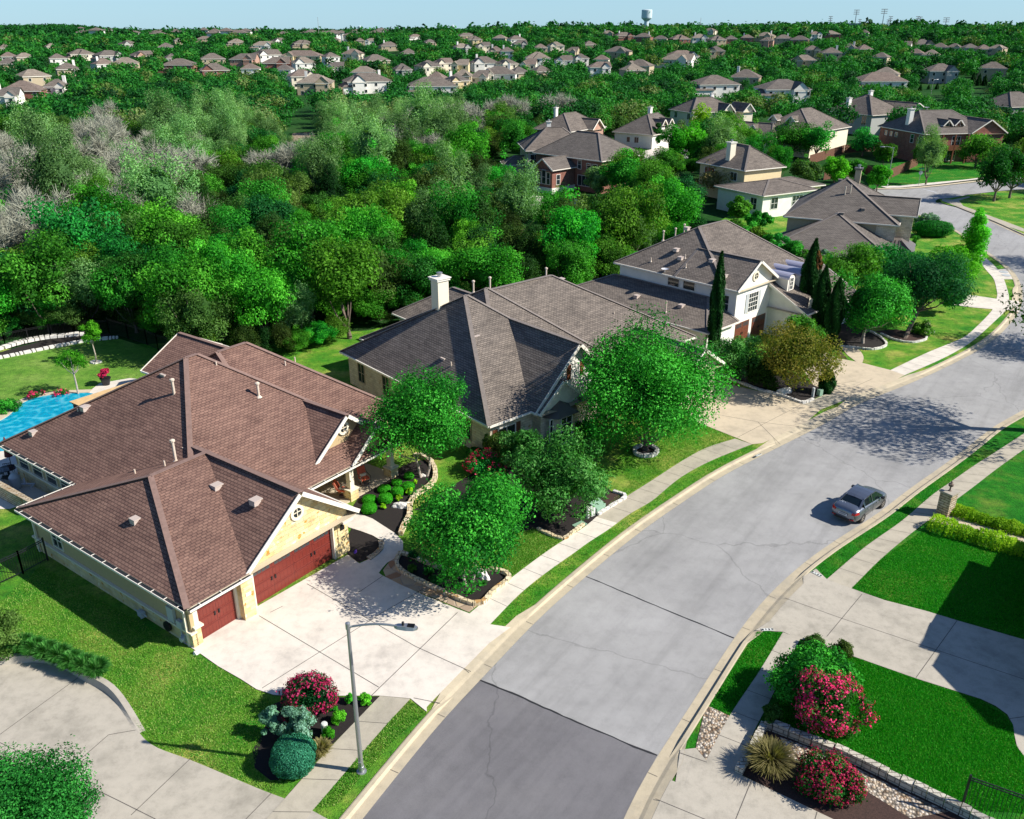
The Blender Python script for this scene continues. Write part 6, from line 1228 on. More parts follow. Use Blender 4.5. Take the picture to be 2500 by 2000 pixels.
# ---- ornamental grasses
def grass_clump(name, label, base, r, h, n, mt, seed, group=None):
    rng = np.random.default_rng(seed); a = rng.uniform(0, 2 * math.pi, n); r0 = rng.uniform(0, r * .25, n); ln = rng.uniform(.6, 1.1, n) * h; sp = rng.uniform(.15, 1.0, n) * r
    b = np.stack([np.cos(a) * r0, np.sin(a) * r0, np.zeros(n)], 1); mid = np.stack([np.cos(a) * (r0 + sp * .4), np.sin(a) * (r0 + sp * .4), ln * .65], 1); e = np.stack([np.cos(a) * (r0 + sp), np.sin(a) * (r0 + sp), ln * (1 - .35 * sp / r)], 1)
    s_ = np.stack([-np.sin(a), np.cos(a), np.zeros(n)], 1) * .018; V = np.stack([b - s_, b + s_, mid + s_, mid - s_, e + s_ * .3, e - s_ * .3], 1).reshape(-1, 3)
    F = np.concatenate([np.arange(n)[:, None] * 6 + np.array([0, 1, 2, 3]), np.arange(n)[:, None] * 6 + np.array([3, 2, 4, 5])]); me = mesh_cards(name, V, F, np.tile(np.clip(.5 + rng.normal(size=n) * .25, 0, 1), 2), M[mt])
    o = bpy.data.objects.new(name, me); C.objects.link(o); o.location = (base[0], base[1], .11); return tag(o, label, 'grass', group)
grass_clump('fountain_grass', 'spiky brown-green grass clump behind the short block wall', G(*Z6((340, 1500))), 1.0, 1.15, 1500, 'lf_dry', 311)
grass_clump('feather_grass', 'dry feathery grass beside the blue-green ball shrub', G(783, 1848), .5, .7, 900, 'lf_dry', 312)
for k in range(7):
    grass_clump('liriope_grass', 'dark green blade grass clump along the curved kerb of the bottom left court, number %s from the left' % 'one two three four five six seven'.split()[k], G(62 + k * 30, 1598 + k * 9 + (k > 3) * 6), .6, 1.0, 2200, 'lf_shrub', 320 + k, group='grass clumps along the curved kerb')
for k, (x, y) in enumerate(((538, 545), (600, 500), (472, 512))): grass_clump('agave_plant', 'small green spiky plant in the stone-edged bed, %s' % ('nearest the corner', 'right one near the driveway tree', 'smallest, left one')[k], G(900 + x / 2.156, 1200 + y / 2.156), .3, .22, 60, 'lf_hero', 340 + k, group='spiky plants in the stone-edged bed')
# ---- rocks, utility boxes
def rock(label, px, sx, sy, h, seed, rz=0, name='boulder', parts=1):
    rng = random.Random(seed); me = bpy.data.meshes.new(name); import bmesh; bm = bmesh.new()
    for k in range(parts):
        r = bmesh.ops.create_icosphere(bm, subdivisions=3, radius=1)['verts']; ox = rng.uniform(-.5, .5) * (parts > 1); oy = rng.uniform(-.4, .4) * (parts > 1); s_ = 1 if parts == 1 else .55
        ph = [rng.uniform(0, 6) for _ in range(6)]
        for v in r:
            n = v.co.copy(); f = 1 + .16 * math.sin(n.x * 3 + ph[0]) * math.sin(n.y * 4 + ph[1]) + .1 * math.sin(n.z * 5 + ph[2]) + .07 * math.sin(n.x * 9 + n.y * 7 + ph[3])
            v.co = Vector((n.x * sx * f * s_ + ox * sx, n.y * sy * f * s_ + oy * sy, max(-.05, n.z * h * f)))
    bm.to_mesh(me); bm.free(); me.materials.append(M['rock']); o = bpy.data.objects.new(name, me); C.objects.link(o); p = G(*px); o.location = (p[0], p[1], .12); o.rotation_euler = (0, 0, rz); tag(o, label, 'rock')
rock('long pale boulder beside the driveway tree trunks', (1178, 1410), .55, .25, .3, 1, R_(-50)); rock('white limestone cluster in the mulch before the porch', Z8(955, 1010), .75, .38, .26, 2, 0, 'limestone_cluster', 6)
rock('small pale stone at the garage corner in the grass', (480, 1600), .16, .13, .15, 3); rock('white stone at the foot of the tree by the porch', Z8(1148, 745), .2, .15, .18, 4); rock('grey boulder at the left end of the rusty tree bed', (1915, 962), .7, .4, .4, 5, R_(20))
def cyl(name, label, px, r, h, m, cat='utility box'):
    p = G(*px); q = MB(); q.lathe([(r, 0), (r, h), (r * .8, h + .04), (0.01, h + .05)], (0, 0, 0), 16); o = q.build(name, M[m], None, False); o.location = (p[0], p[1], .11); tag(o, label, cat)
M['boxgreen'] = plain('pale_green_box', (.22, .36, .26), .6); M['boxwhite'] = plain('white_box', (.6, .62, .58), .6)
cyl('utility_marker', 'white upright cylinder beside the lime ball shrub', (794, 1792), .14, .45, 'boxwhite'); cyl('utility_pedestal', 'grey-white cylinder post in the shrub bed, left of the utility boxes', (1434, 1268), .11, .75, 'boxwhite'); cyl('utility_pedestal', 'grey cylinder post at the rusty tree bed', (1983, 972), .12, .75, 'pvc')
def boxo(name, label, px, sx, sy, h, m, rz, slope=0.):
    p = G(*px); q = MB(); q.box(-sx / 2, sx / 2, -sy / 2, sy / 2, 0, h); q.v = [(x, y, z - (slope if (z > 0 and y < 0) else 0)) for x, y, z in q.v]; o = q.build(name, M[m]); o.location = (p[0], p[1], .11); o.rotation_euler = (0, 0, rz)
    b_ = o.modifiers.new('b', 'BEVEL'); b_.width = .03; b_.segments = 2; tag(o, label, 'utility box')
boxo('utility_box', 'small pale utility box between post and green box', (1444, 1262), .3, .3, .55, 'boxwhite', R_(40)); boxo('transformer_box', 'green sloping transformer box in the shrub bed', (1458, 1248), .9, .6, .55, 'boxgreen', R_(50), .2)
boxo('valve_cover', 'flat green cover plate in the mulch near the sidewalk', (1415, 1286), .8, .5, .05, 'boxgreen', R_(40)); boxo('utility_box', 'small green box at the rusty tree bed', (2000, 968), .35, .35, .5, 'boxgreen', R_(30))
# yard sign
p = G(*Z8(585, 1440)); T = thing('yard_sign', 'small purple and orange yard sign in the mulch by the garage', 'sign', (p[0], p[1], .12), R_(54)); m = MB(); m.tube((0, 0, 0), (0, 0, .35), .012, n=6); m.build('stake', M['black'], T); m = MB(); m.lathe([(.01, 0), (.1, .04), (.12, .12), (.1, .2), (.01, .24)], (0, 0, .3), 8); m.v = [(x, y * .15, z) for x, y, z in m.v]; m.build('sign_face', plain('purple', (.15, .05, .4), .5), T)
# ---- porch chairs
def chair(label, a, b, rz):
    X, Y = G(*Z8(a, b), .21); T = thing('porch_chair', label, 'chair', (X, Y, .21), rz, 'cushioned chairs on the porch')
    m = MB(); m.box(-.27, .27, -.28, .26, .40, .52); m.build('seat_cushion', M['redfab'], T)
    m = MB(); q = [(-.27, .2, .5), (.27, .2, .5), (.27, .48, 1.08), (-.27, .48, 1.08), (-.27, .32, .46), (.27, .32, .46), (.27, .58, 1.04), (-.27, .58, 1.04)]
    for f in ((0, 1, 2, 3), (5, 4, 7, 6), (3, 2, 6, 7), (1, 5, 6, 2), (4, 0, 3, 7)): m.face([q[i] for i in f])
    m.build('back_cushion', M['redfab'], T)
    m = MB(); m.box(-.2, .2, .08, .2, .54, .7); m.build('pillow', M['cream'], T)
    m = MB(); 
    for s_ in (-1, 1): m.bar((s_ * .32, -.3, .62), (s_ * .32, .3, .66), .05, .03); m.tube((s_ * .32, -.28, .62), (s_ * .3, -.25, .12), .018); m.tube((s_ * .32, .28, .66), (s_ * .3, .5, 1.1), .018); m.tube((s_ * .3, -.25, .12), (s_ * .3, .3, .12), .018)
    m.lathe([(.3, 0), (.3, .04), (.05, .08), (.05, .3)], (0, 0, 0), 16); m.build('frame', M['bark'], T)
chair('coral cushioned metal chair on the porch, nearer the garage', 480, 900, R_(54 + 35)); chair('coral cushioned metal chair in the porch shade, farther from the garage', 655, 800, R_(54 - 20))
# ---- pool, pergola, pots, terrace furniture
pr_ = smooth(crom([Vector(p) for p in GP(pp, .1)] + [Vector(G(*pp[0], .1))], .3), 1)
mb = MB(); mb.face([V3(p, .128) for p in pr_[:-1]]); tag(mb.build('water', M['water']), kind='structure')
arc = [Vector(p) for p in GP([Z7(q) for q in ((-120, 1075), (40, 1000), (130, 930), (210, 850), (330, 795), (520, 758), (700, 745), (900, 738))], .1)]
arc = smooth(crom(arc, .3), 2); mb = MB(); o1 = offs(arc, .62)
for i in range(len(arc) - 1):
    a, b = arc[i], arc[i + 1]; c_, d_ = o1[i], o1[i + 1]; mb.face((V3(a, .16), V3(b, .16), V3(d_, .17), V3(c_, .17))); mb.face((V3(a, .1), V3(b, .1), V3(b, .16), V3(a, .16))); mb.face((V3(c_, .17), V3(d_, .17), V3(d_, .08), V3(c_, .08)))
tag(mb.build('pool_coping', M['conc_pink']), 'curved golden stone rim around the blue swimming pool', 'pool edge')
# pergola: sloping boarded roof on dark posts
pg = [Z7(q) for q in ((695, 828), (1500, 545), (1540, 575), (850, 893))]
P0, P1, P2, P3 = [Vector((*G(*q, 2.75), 2.75)) for q in ((Z7((695, 828))), (Z7((1530, 560))), (Z7((1560, 640))), (Z7((850, 893))))]
T = thing('pergola', 'patio cover with pale boarded roof beside the pool, behind the brown roof', 'pergola', (P0.x, P0.y, .1)); o_ = Vector((P0.x, P0.y, .1)); e_ = (P1 - P0); f_ = (P3 - P0).normalized() * 3.6
M['deckboard'] = plain('pale_cedar_boards', (.62, .42, .20), .75, var=.15, vs=3)
m = MB(); nb = 18
for k in range(nb): a = P0 + f_ * (k / nb) - o_; b = a + e_; m.bar(a + f_ / nb * .5, b + f_ / nb * .5, f_.length / nb * .95, .04)
m.build('roof_boards', M['deckboard'], T)
for t in (.03, .5, .97):
    a = P0 + e_ * t - o_; m = MB(); m.bar(a + Vector((0, 0, -.2)), a + f_ + Vector((0, 0, -.2)), .12, .18); m.build('beam', M['wood'], T)
    for s_ in (.08, .92): q = a + f_ * s_; m = MB(); m.box(q.x - .09, q.x + .09, q.y - .09, q.y + .09, 0, q.z - .2); m.build('post', M['wood'], T)
b = G(*Z7((1068, 655)), .12); T = thing('flower_pot', 'black pot with red-leaved plant on the pool terrace', 'flower pot', (b[0], b[1], .12)); m = MB(); m.lathe([(.26, 0), (.40, .55), (.44, .56), (.44, .62), (.36, .62)], (0, 0, 0), 18); m.build('pot', M['black'], T)
V, F, t, _, _ = crown_arrays(401, .5, .4, 1.0, 14, 600, .2, core=False); o = bpy.data.objects.new('plant', mesh_cards('plant', V, F, t, M['lf_pink'])); C.objects.link(o); o.parent = T
b = G(*Z7((120, 1490)), .12); T = thing('patio_umbrella', 'closed dark red parasol standing on the terrace at the left edge', 'umbrella', (b[0], b[1], .12)); m = MB(); m.tube((0, 0, 0), (0, 0, 2.3), .025); m.build('pole', M['black'], T); m = MB(); m.lathe([(.26, .9), (.22, 1.2), (.12, 1.9), (.03, 2.3)], (0, 0, 0), 10); m.build('canopy', plain('wine_cloth', (.13, .015, .02), .8), T)
for k, (x, y, rz) in enumerate(((75, 1640, 20), (110, 1560, 200), (10, 1600, 120))):
    b = G(*Z7((x, y)), .12); T = thing('terrace_chair', 'dark metal chair on the terrace at the left edge, %s' % ('front one', 'one under the parasol', 'one cut by the photo edge')[k], 'chair', (b[0], b[1], .12), R_(rz), 'metal chairs on the terrace'); m = MB(); m.box(-.24, .24, -.24, .24, .42, .46); m.build('seat', M['black'], T)
    m = MB()
    for i in range(5): m.tube((-.22 + i * .11, .24, .46), (-.22 + i * .11, .34, 1.0), .012, n=5)
    m.bar((-.24, .34, 1.0), (.24, .34, 1.0), .03, .04); m.build('backrest', M['black'], T)
    for sx in (-1, 1):
        for sy in (-1, 1): m = MB(); m.tube((sx * .22, sy * .22, 0), (sx * .2, sy * .2, .42), .015, n=6); m.build('leg', M['black'], T)
b = G(*Z7((100, 1590)), .12); T = thing('terrace_table', 'round glass-topped dark metal table on the terrace', 'table', (b[0], b[1], .12)); m = MB(); m.lathe([(.55, .70), (.55, .73)], (0, 0, 0), 24); m.build('tabletop', M['glass'], T); m = MB(); m.lathe([(.3, 0), (.05, .05), (.05, .7)], (0, 0, 0), 12); m.build('pedestal', M['black'], T)
m = MB(); A_ = Vector(G(-40, 1190)); B_ = Vector(G(92, 1262)); d = (B_ - A_).normalized(); m.obox(((A_.x + B_.x) / 2, (A_.y + B_.y) / 2, .55), (d.x, d.y), (B_ - A_).length / 2, .2, .5); tag(m.build('garden_wall', M['ledge']), 'low ledge-stone wall joining the left side of the brown-roofed house', 'wall')
b = G(*Z7((170, 1690)), .12); T = thing('pool_equipment', 'grey pool filter tank with pipes behind the low stone wall', 'pool equipment', (b[0], b[1], .12)); m = MB(); m.lathe([(.3, 0), (.34, .2), (.34, .8), (.2, 1.0), (.02, 1.05)], (0, 0, 0), 16); m.build('tank', M['pvc'], T); m = MB(); m.tube((.3, 0, .3), (1.2, 0, .3), .05); m.tube((1.2, 0, .3), (1.2, -.5, .3), .05); m.tube((.6, 0, .3), (.6, 0, .7), .05); m.build('pipe', M['plate'], T)
# ---- kerb house numbers, manholes
for px, rz, lab in (((1994, 1401), R_(-50), 'worn house number painted by the grey driveway, farther one'), ((1874, 1537), R_(3), 'worn house number painted by the grey driveway, nearer one'), ((1851, 1111), R_(38), 'worn house number painted on the kerb by the sandy driveway')):
    p = G(*px, .15); T = thing('kerb_number', lab, 'kerb number', (p[0], p[1], .15), rz); q = MB(); q.box(-.30, .30, -.09, .09, -.01, .004); q.build('white_panel', M['boxwhite'], T); q = MB()
    for k, (w_, c_) in enumerate(((.09, -.24), (.05, -.08), (.07, .08), (.10, .24))): q.box(c_ - w_ / 2, c_ + w_ / 2, -.06 + .02 * (k % 2), .06, .005, .008)
    q.build('worn_digits', M['black'], T)
for k, (u, v) in enumerate(((2450, 667), (2456, 675))):
    p = G(u, v); q = MB(); q.lathe([(.5, 0), (.5, .02)], (0, 0, 0), 24); o = q.build('manhole_cover', M['pvc']); o.location = (p[0], p[1], .135); tag(o, ('upper', 'lower')[k] + ' round grey manhole cover in the pad beside the curved sidewalk', 'manhole cover')
# ================================================================== THE SUBURB BEYOND
def far_house(name, label, u0, v0, u1, v1, wallc, ori=0, roofm='shingle_grey', group=None, hh=7.4, chim=False, seed=0, zb=None):
    """u0,v0,u1,v1: what the photo shows of it; stands on the terrain where the sight line to its ridge meets"""
    rnd = random.Random(seed); uc = (u0 + u1) / 2; d = ray(uc, v0); best = None
    for Y in np.arange(150, 2600, 2.0):
        X = d[0] / d[1] * Y; z = CAMH + Y * d[2] / d[1]
        if z - hh <= float(terr(X, Y)) + .2: best = (X, Y); break
    if best is None: X, Y = d[0] / d[1] * 1000, 1000.; best = (X, Y)
    X, Y = best; zg = float(terr(X, Y)); dist = math.hypot(X, Y); W = (u1 - u0) / FPX * PX(X, Y, zg)[2] * .93; W = max(9, min(26, W)); D = max(8.5, min(13, W * .75)) + rnd.uniform(0, 2)
    az = math.atan2(Y, X) - math.pi / 2; T = thing(name, label, 'house', (X, Y, zg), az + R_(rnd.choice((-14, -6, 5, 12, 22))), group)
    two = hh > 6.5; ze = (hh - min(3.2, D * .27)) ; W2 = W / 2; ra = W2 - D * .42 if W > D else .6; ra = max(.5, ra)
    def hip(m, x0, x1, y0, y1, z, zr, gab0=False, gab1=False, alongx=True):
        c = [(x0, y0, z), (x1, y0, z), (x1, y1, z), (x0, y1, z)]
        if alongx:
            h = (y1 - y0) / 2; a = x0 if gab0 else x0 + min(h, (x1 - x0) * .45); b = x1 if gab1 else x1 - min(h, (x1 - x0) * .45); r0, r1 = (a, (y0 + y1) / 2, zr), (b, (y0 + y1) / 2, zr)
            m.face((c[0], c[1], r1, r0)); m.face((c[2], c[3], r0, r1)); m.face((c[3], c[0], r0)) if not gab0 else None; m.face((c[1], c[2], r1)) if not gab1 else None
        else:
            h = (x1 - x0) / 2; a = y0 if gab0 else y0 + h; r0, r1 = ((x0 + x1) / 2, a, zr), ((x0 + x1) / 2, y1, zr)
            m.face((c[1], c[2], r1, r0)); m.face((c[3], c[0], r0, r1)); m.face((c[0], c[1], r0)) if not gab0 else None
    R = MB(); Wm = MB(); hip(R, -W2, W2, -D / 2, D / 2, ze, hh, gab1=(ori == 2))
    Wm.box(-W2 + .4, W2 - .4, -D / 2 + .4, D / 2 - .4, -1.5, ze)
    if ori == 2: Wm.face([(W2 - .4, -D / 2, ze), (W2 - .4, D / 2, ze), (W2 - .4, 0, hh - .1)])
    gx = W * rnd.choice((-.26, .22)) if ori != 3 else 0; gw = min(W * .42, 6.2)
    if ori != 1:      # front wing, gabled or hipped
        zr = ze + gw * .42; hip(R, gx - gw / 2, gx + gw / 2, -D / 2 - 2.2, 0, ze - .1, min(zr, hh - .2), gab0=(ori in (0, 2)), alongx=False)
        Wm.box(gx - gw / 2 + .3, gx + gw / 2 - .3, -D / 2 - 1.9, 0, -1.5, ze - .1)
        if ori in (0, 2): Wm.face([(gx - gw / 2, -D / 2 - 1.9, ze - .1), (gx + gw / 2, -D / 2 - 1.9, ze - .1), (gx, -D / 2 - 1.9, min(zr, hh - .2) - .1)])
    if W > 17: hip(R, -W2 * .98 - 2.5, -W2 * .3, -D / 2 - 1.2, D / 2 - 2, ze - 2.2, hh - 2.4); Wm.box(-W2 * .98 - 2.1, -W2 * .3, -D / 2 - .8, D / 2 - 2.4, -1.5, ze - 2.2)
    R.build('roof', M[roofm], T); Wm.build('wall', M[wallc], T)
    f = MB()
    for x0, x1, y in ((-W2, W2, -D / 2), (gx - gw / 2, gx + gw / 2, -D / 2 - 2.2)):
        if y < -D / 2 and ori == 1: continue
        f.box(x0, x1, y - .06, y, ze - .32, ze - .08)
    f.build('eave_trim', M['trim'], T)
    ys = -D / 2 + .38; k = 0; wn = max(2, int(W / 4.2))
    for i in range(wn):
        x = -W2 + W * (i + .5) / wn
        yy = ys if (abs(x - gx) > gw / 2 or ori == 1) else -D / 2 - 1.92
        for zz in ((ze - 2.1, ze - 4.6) if two else (ze - 2.0,)):
            if zz < .2: continue
            q = MB(); q.box(x - .62, x + .62, yy - .05, yy, zz, zz + 1.35); o = q.build('window', M['trim'], T); q = MB(); q.box(x - .5, x + .5, yy - .08, yy - .052, zz + .1, zz + 1.25); q.build('pane', M['glass'], o)
    if chim:
        cx = W2 * rnd.choice((-.5, .55)); q = MB(); q.box(cx - .55, cx + .55, -.2, .8, ze - 1, hh + 1.1); q.build('chimney', M['white'], T)
    OCC.append((X, Y, max(W, D) * .62)); VIS.append((u0, v0 - 1, u1, v1, Y)); return (W, Y, zg)
WN = {'white': 'white', 'cream': 'cream', 'yellow': 'pale yellow', 'tan': 'tan', 'brickpale': 'pinkish brick', 'brick': 'red brick', 'limewhite': 'pale stone', 'greywall': 'grey'}
OD = 'first second third fourth fifth sixth seventh eighth ninth tenth eleventh twelfth thirteenth fourteenth fifteenth sixteenth seventeenth eighteenth nineteenth twentieth'.split()
FAR = {
 'at the left edge above the wood': [(-20, 212, 48, 262, 'white', 2, 1), (3, 196, 104, 252, 'brick', 1, 0), (38, 168, 112, 205, 'tan', 1, 0), (108, 192, 168, 232, 'white', 0, 1), (132, 152, 192, 186, 'tan', 1, 1)],
 'in the upper row left of the wood': [(0, 140, 36, 165, 'yellow', 1, 0), (4, 126, 33, 146, 'white', 1, 0), (33, 128, 82, 153, 'tan', 1, 0), (116, 130, 160, 152, 'white', 1, 0), (163, 119, 227, 142, 'cream', 3, 0), (228, 122, 298, 147, 'greywall', 0, 0), (222, 142, 278, 161, 'white', 1, 1), (273, 139, 337, 157, 'tan', 1, 0), (314, 123, 382, 139, 'brickpale', 2, 0), (396, 142, 480, 169, 'brick', 1, 0), (404, 130, 432, 142, 'greywall', 1, 0)],
 'on the far rise at the upper left': [(0, 107, 20, 122, 'tan', 1, 0), (112, 105, 134, 116, 'cream', 1, 0), (288, 98, 335, 109, 'greywall', 0, 0), (384, 104, 425, 113, 'greywall', 1, 0), (424, 92, 444, 106, 'tan', 1, 0), (480, 88, 520, 98, 'tan', 1, 0), (553, 94, 600, 114, 'tan', 3, 0), (661, 87, 696, 105, 'white', 2, 0), (798, 78, 830, 88, 'tan', 1, 0), (820, 85, 850, 101, 'brickpale', 2, 0), (867, 92, 890, 100, 'tan', 1, 0), (890, 93, 917, 110, 'white', 2, 0)],
 'in the middle row beyond the wash': [(486, 129, 548, 154, 'tan', 1, 0), (484, 153, 558, 180, 'brick', 0, 0), (561, 130, 630, 159, 'brickpale', 2, 0), (586, 154, 636, 178, 'white', 1, 0), (612, 100, 672, 124, 'white', 2, 0), (612, 120, 682, 138, 'white', 2, 0), (637, 138, 710, 162, 'brick', 2, 0), (673, 156, 715, 178, 'white', 1, 0), (680, 122, 794, 147, 'yellow', 0, 0), (708, 138, 771, 168, 'white', 0, 0), (712, 97, 766, 124, 'tan', 3, 0), (786, 127, 826, 147, 'white', 1, 0), (794, 150, 842, 170, 'white', 2, 0), (835, 118, 888, 151, 'cream', 0, 1), (855, 161, 920, 180, 'greywall', 1, 0), (882, 132, 948, 153, 'tan', 1, 0), (924, 101, 974, 126, 'tan', 1, 1), (961, 154, 1001, 177, 'greywall', 3, 0)],
 'directly behind the wood beyond the dry wash': [(700, 168, 772, 218, 'cream', 0, 0), (722, 180, 816, 230, 'tan', 0, 1), (835, 177, 955, 236, 'white', 0, 1), (990, 186, 1118, 230, 'white', 1, 0), (1084, 180, 1143, 226, 'yellow', 0, 1), (1040, 174, 1092, 200, 'tan', 1, 0), (1104, 168, 1156, 202, 'tan', 0, 0), (1150, 170, 1192, 202, 'cream', 2, 0), (1170, 161, 1266, 198, 'white', 0, 1)],
 'in the centre of the far suburb': [(1014, 146, 1074, 170, 'cream', 0, 0), (1056, 141, 1104, 174, 'cream', 2, 0), (1100, 144, 1148, 168, 'yellow', 2, 0), (1144, 137, 1218, 170, 'white', 0, 1), (1211, 142, 1263, 164, 'cream', 0, 0), (1246, 162, 1286, 180, 'tan', 1, 0), (1272, 142, 1310, 164, 'cream', 2, 0), (1280, 126, 1345, 149, 'white', 3, 0), (1304, 159, 1338, 175, 'tan', 1, 0), (1352, 134, 1399, 156, 'white', 2, 0), (1397, 130, 1438, 152, 'white', 0, 0), (1434, 150, 1492, 176, 'white', 2, 0), (1516, 155, 1574, 180, 'tan', 1, 0), (1528, 144, 1597, 170, 'tan', 0, 0), (974, 118, 1020, 135, 'tan', 1, 0), (1032, 95, 1066, 110, 'tan', 1, 0)],
 'on the rise above the centre': [(995, 83, 1031, 97, 'white', 1, 0), (1105, 105, 1148, 123, 'greywall', 0, 1), (1115, 80, 1162, 97, 'tan', 1, 0), (1136, 87, 1177, 108, 'yellow', 3, 0), (1160, 102, 1198, 120, 'cream', 2, 0), (1199, 112, 1222, 132, 'tan', 0, 1), (1203, 84, 1240, 100, 'tan', 1, 0), (1222, 114, 1254, 128, 'white', 1, 1), (1238, 86, 1280, 104, 'white', 1, 1), (1250, 97, 1287, 113, 'greywall', 2, 0), (1308, 106, 1330, 116, 'tan', 1, 0), (1336, 101, 1378, 121, 'cream', 0, 0), (1380, 114, 1415, 135, 'tan', 2, 0), (1424, 99, 1452, 112, 'tan', 1, 0), (1476, 112, 1544, 138, 'tan', 0, 0), (1453, 133, 1486, 148, 'cream', 1, 0)],
 'along the hilltop street at the right': [(1468, 66, 1502, 90, 'tan', 0, 1), (1498, 78, 1548, 104, 'brick', 0, 1), (1550, 80, 1595, 101, 'brick', 1, 1), (1594, 86, 1632, 102, 'tan', 1, 0), (1634, 84, 1684, 104, 'brick', 3, 0), (1686, 82, 1730, 105, 'white', 0, 1), (1716, 68, 1752, 92, 'cream', 0, 0), (1728, 86, 1772, 106, 'tan', 3, 0), (1770, 86, 1800, 100, 'brick', 1, 0), (1808, 84, 1842, 104, 'brick', 1, 1), (1846, 78, 1894, 102, 'tan', 0, 1), (1856, 90, 1892, 114, 'brickpale', 3, 0), (1892, 84, 1934, 106, 'tan', 1, 1), (1930, 86, 1978, 106, 'brick', 1, 0), (1974, 76, 2006, 98, 'white', 0, 1), (2004, 74, 2052, 100, 'brick', 0, 0), (2098, 72, 2124, 86, 'greywall', 1, 0), (1448, 64, 1470, 80, 'tan', 0, 0)],
 'in the long valley row at the right': [(1725, 112, 1770, 136, 'tan', 0, 0), (1622, 122, 1708, 152, 'white', 0, 0), (1612, 130, 1700, 160, 'white', 2, 0), (1963, 110, 2004, 130, 'tan', 0, 0), (2004, 115, 2056, 132, 'tan', 1, 1), (2053, 105, 2095, 125, 'greywall', 0, 1), (2092, 108, 2128, 124, 'tan', 1, 0), (1932, 133, 1996, 164, 'tan', 0, 0), (2135, 127, 2172, 146, 'tan', 1, 0), (2202, 100, 2222, 114, 'white', 2, 0), (2226, 95, 2278, 116, 'tan', 0, 0), (2218, 118, 2258, 130, 'tan', 1, 0), (2262, 120, 2290, 131, 'tan', 1, 0), (2275, 104, 2318, 120, 'tan', 1, 0), (2312, 105, 2352, 123, 'tan', 0, 0), (2350, 106, 2388, 124, 'greywall', 1, 0), (2384, 108, 2420, 124, 'tan', 1, 0), (2416, 108, 2460, 130, 'tan', 0, 0)],
 'among dense trees at the right, above the near roofs': [(1688, 182, 1800, 242, 'white', 1, 0), (1782, 168, 1862, 200, 'tan', 1, 1), (1850, 192, 1974, 244, 'white', 0, 0), (2088, 175, 2212, 215, 'white', 1, 0), (2130, 163, 2200, 186, 'tan', 1, 0), (2260, 154, 2336, 202, 'greywall', 0, 0), (2393, 150, 2460, 182, 'tan', 1, 0)],
}
info = []; sd = 0
for row, L in FAR.items():
    for k, (u0, v0, u1, v1, wl, ori, ch) in enumerate(L):
        sd += 1; rf = ('shingle_grey', 'shingle_tan', 'shingle_dark', 'shingle_grey', 'shingle_taupe')[(sd * 7) % 5]; big = (v1 > 175 and u1 - u0 > 45)
        form = {0: 'gabled-wing', 1: 'hip-roofed', 2: 'gable-fronted', 3: 'cross-hipped'}[ori]
        lab = '%s %s house%s, %s from the left %s' % (WN[wl], form, ' with chimney' if ch else '', OD[sorted(range(len(L)), key=lambda i: L[i][0]).index(k)], row)
        if len(lab.split()) > 16: lab = '%s house, %s from the left %s' % (WN[wl], OD[sorted(range(len(L)), key=lambda i: L[i][0]).index(k)], row)
        info.append((u0, v0) + far_house('suburban_house', lab, u0, v0, u1, v1, wl, ori, rf, 'houses ' + row, hh=8.2 if big else 7.4, chim=bool(ch), seed=sd))
if bpy.app.background and False: print(info)
# small distant town seen as specks at the upper left
rnd = random.Random(5); tw = MB(); tw2 = MB()
for k in range(230):
    u = rnd.uniform(190, 1010); v = rnd.uniform(74, 91); az = (u - 1250) / FPX; Y = rnd.uniform(1250, 2300) if v > 79 else rnd.uniform(2000, 2900); X = az * Y * .915; z = float(terr(X, Y)); s_ = rnd.uniform(6, 10); h_ = rnd.uniform(10, 14)
    tw.obox((X, Y, z + h_ / 2), (1, 0), s_ * 1.1, s_ * .7, h_ / 2); a = rnd.uniform(-.3, .3); 
    r = [(X - s_ * 1.3, Y - s_, z + h_), (X + s_ * 1.3, Y - s_, z + h_), (X + s_ * 1.3, Y + s_, z + h_), (X - s_ * 1.3, Y + s_, z + h_)]; p = (X, Y, z + h_ + 4); [tw2.face((r[i], r[(i + 1) % 4], p)) for i in range(4)]
T = tag(tw.build('distant_town', M['white']), 'pale specks of a distant town along the left horizon', 'town', kind='stuff'); tag(tw2.build('distant_roofs', M['shingle_grey']), 'tiny grey roofs of the distant town along the left horizon', 'town', kind='stuff')
# road cut on the right hill
def tq(u, v):
    d = ray(u, v)
    for Y in np.arange(200, 2500, 3.):
        X = d[0] / d[1] * Y; z = CAMH + Y * d[2] / d[1]
        if z <= float(terr(X, Y)) + .3: return Vector((X, Y, float(terr(X, Y))))
# ---- skyline objects
def sky_at(u, dist): X = (u - 1250) / FPX * dist * 1.0; return X * 1.09, dist
def skyz(v, Y): return ztop(Y, v)
X, Y = (1577 - 1250) / FPX * 1180 * .915, 1180.; z0 = float(terr(X, Y)) - 2; zt = skyz(23, Y); T = thing('water_tower', 'pale blue-white water tower with a leaf emblem rising over the skyline', 'water tower', (X, Y, z0)); H_ = zt - z0
M['tower'] = plain('tower_paint', (.55, .66, .68), .5); m = MB(); m.lathe([(2.8, H_ - 13.5), (4.5, H_ - 11.8), (6.4, H_ - 10.2), (6.6, H_ - 9), (6.6, H_ - 1.0), (6.0, H_ - .4), (2, H_)], (0, 0, 0), 28); m.build('tank', M['tower'], T)
m = MB(); m.lathe([(4.5, 0), (3.2, 6), (2.8, H_ - 14), (3.0, H_ - 13.5)], (0, 0, 0), 20); m.build('pedestal', M['tower'], T)
m = MB(); 
for k in range(12): a0, a1 = R_(-70 + 30 * math.sin(k * .26)), 0
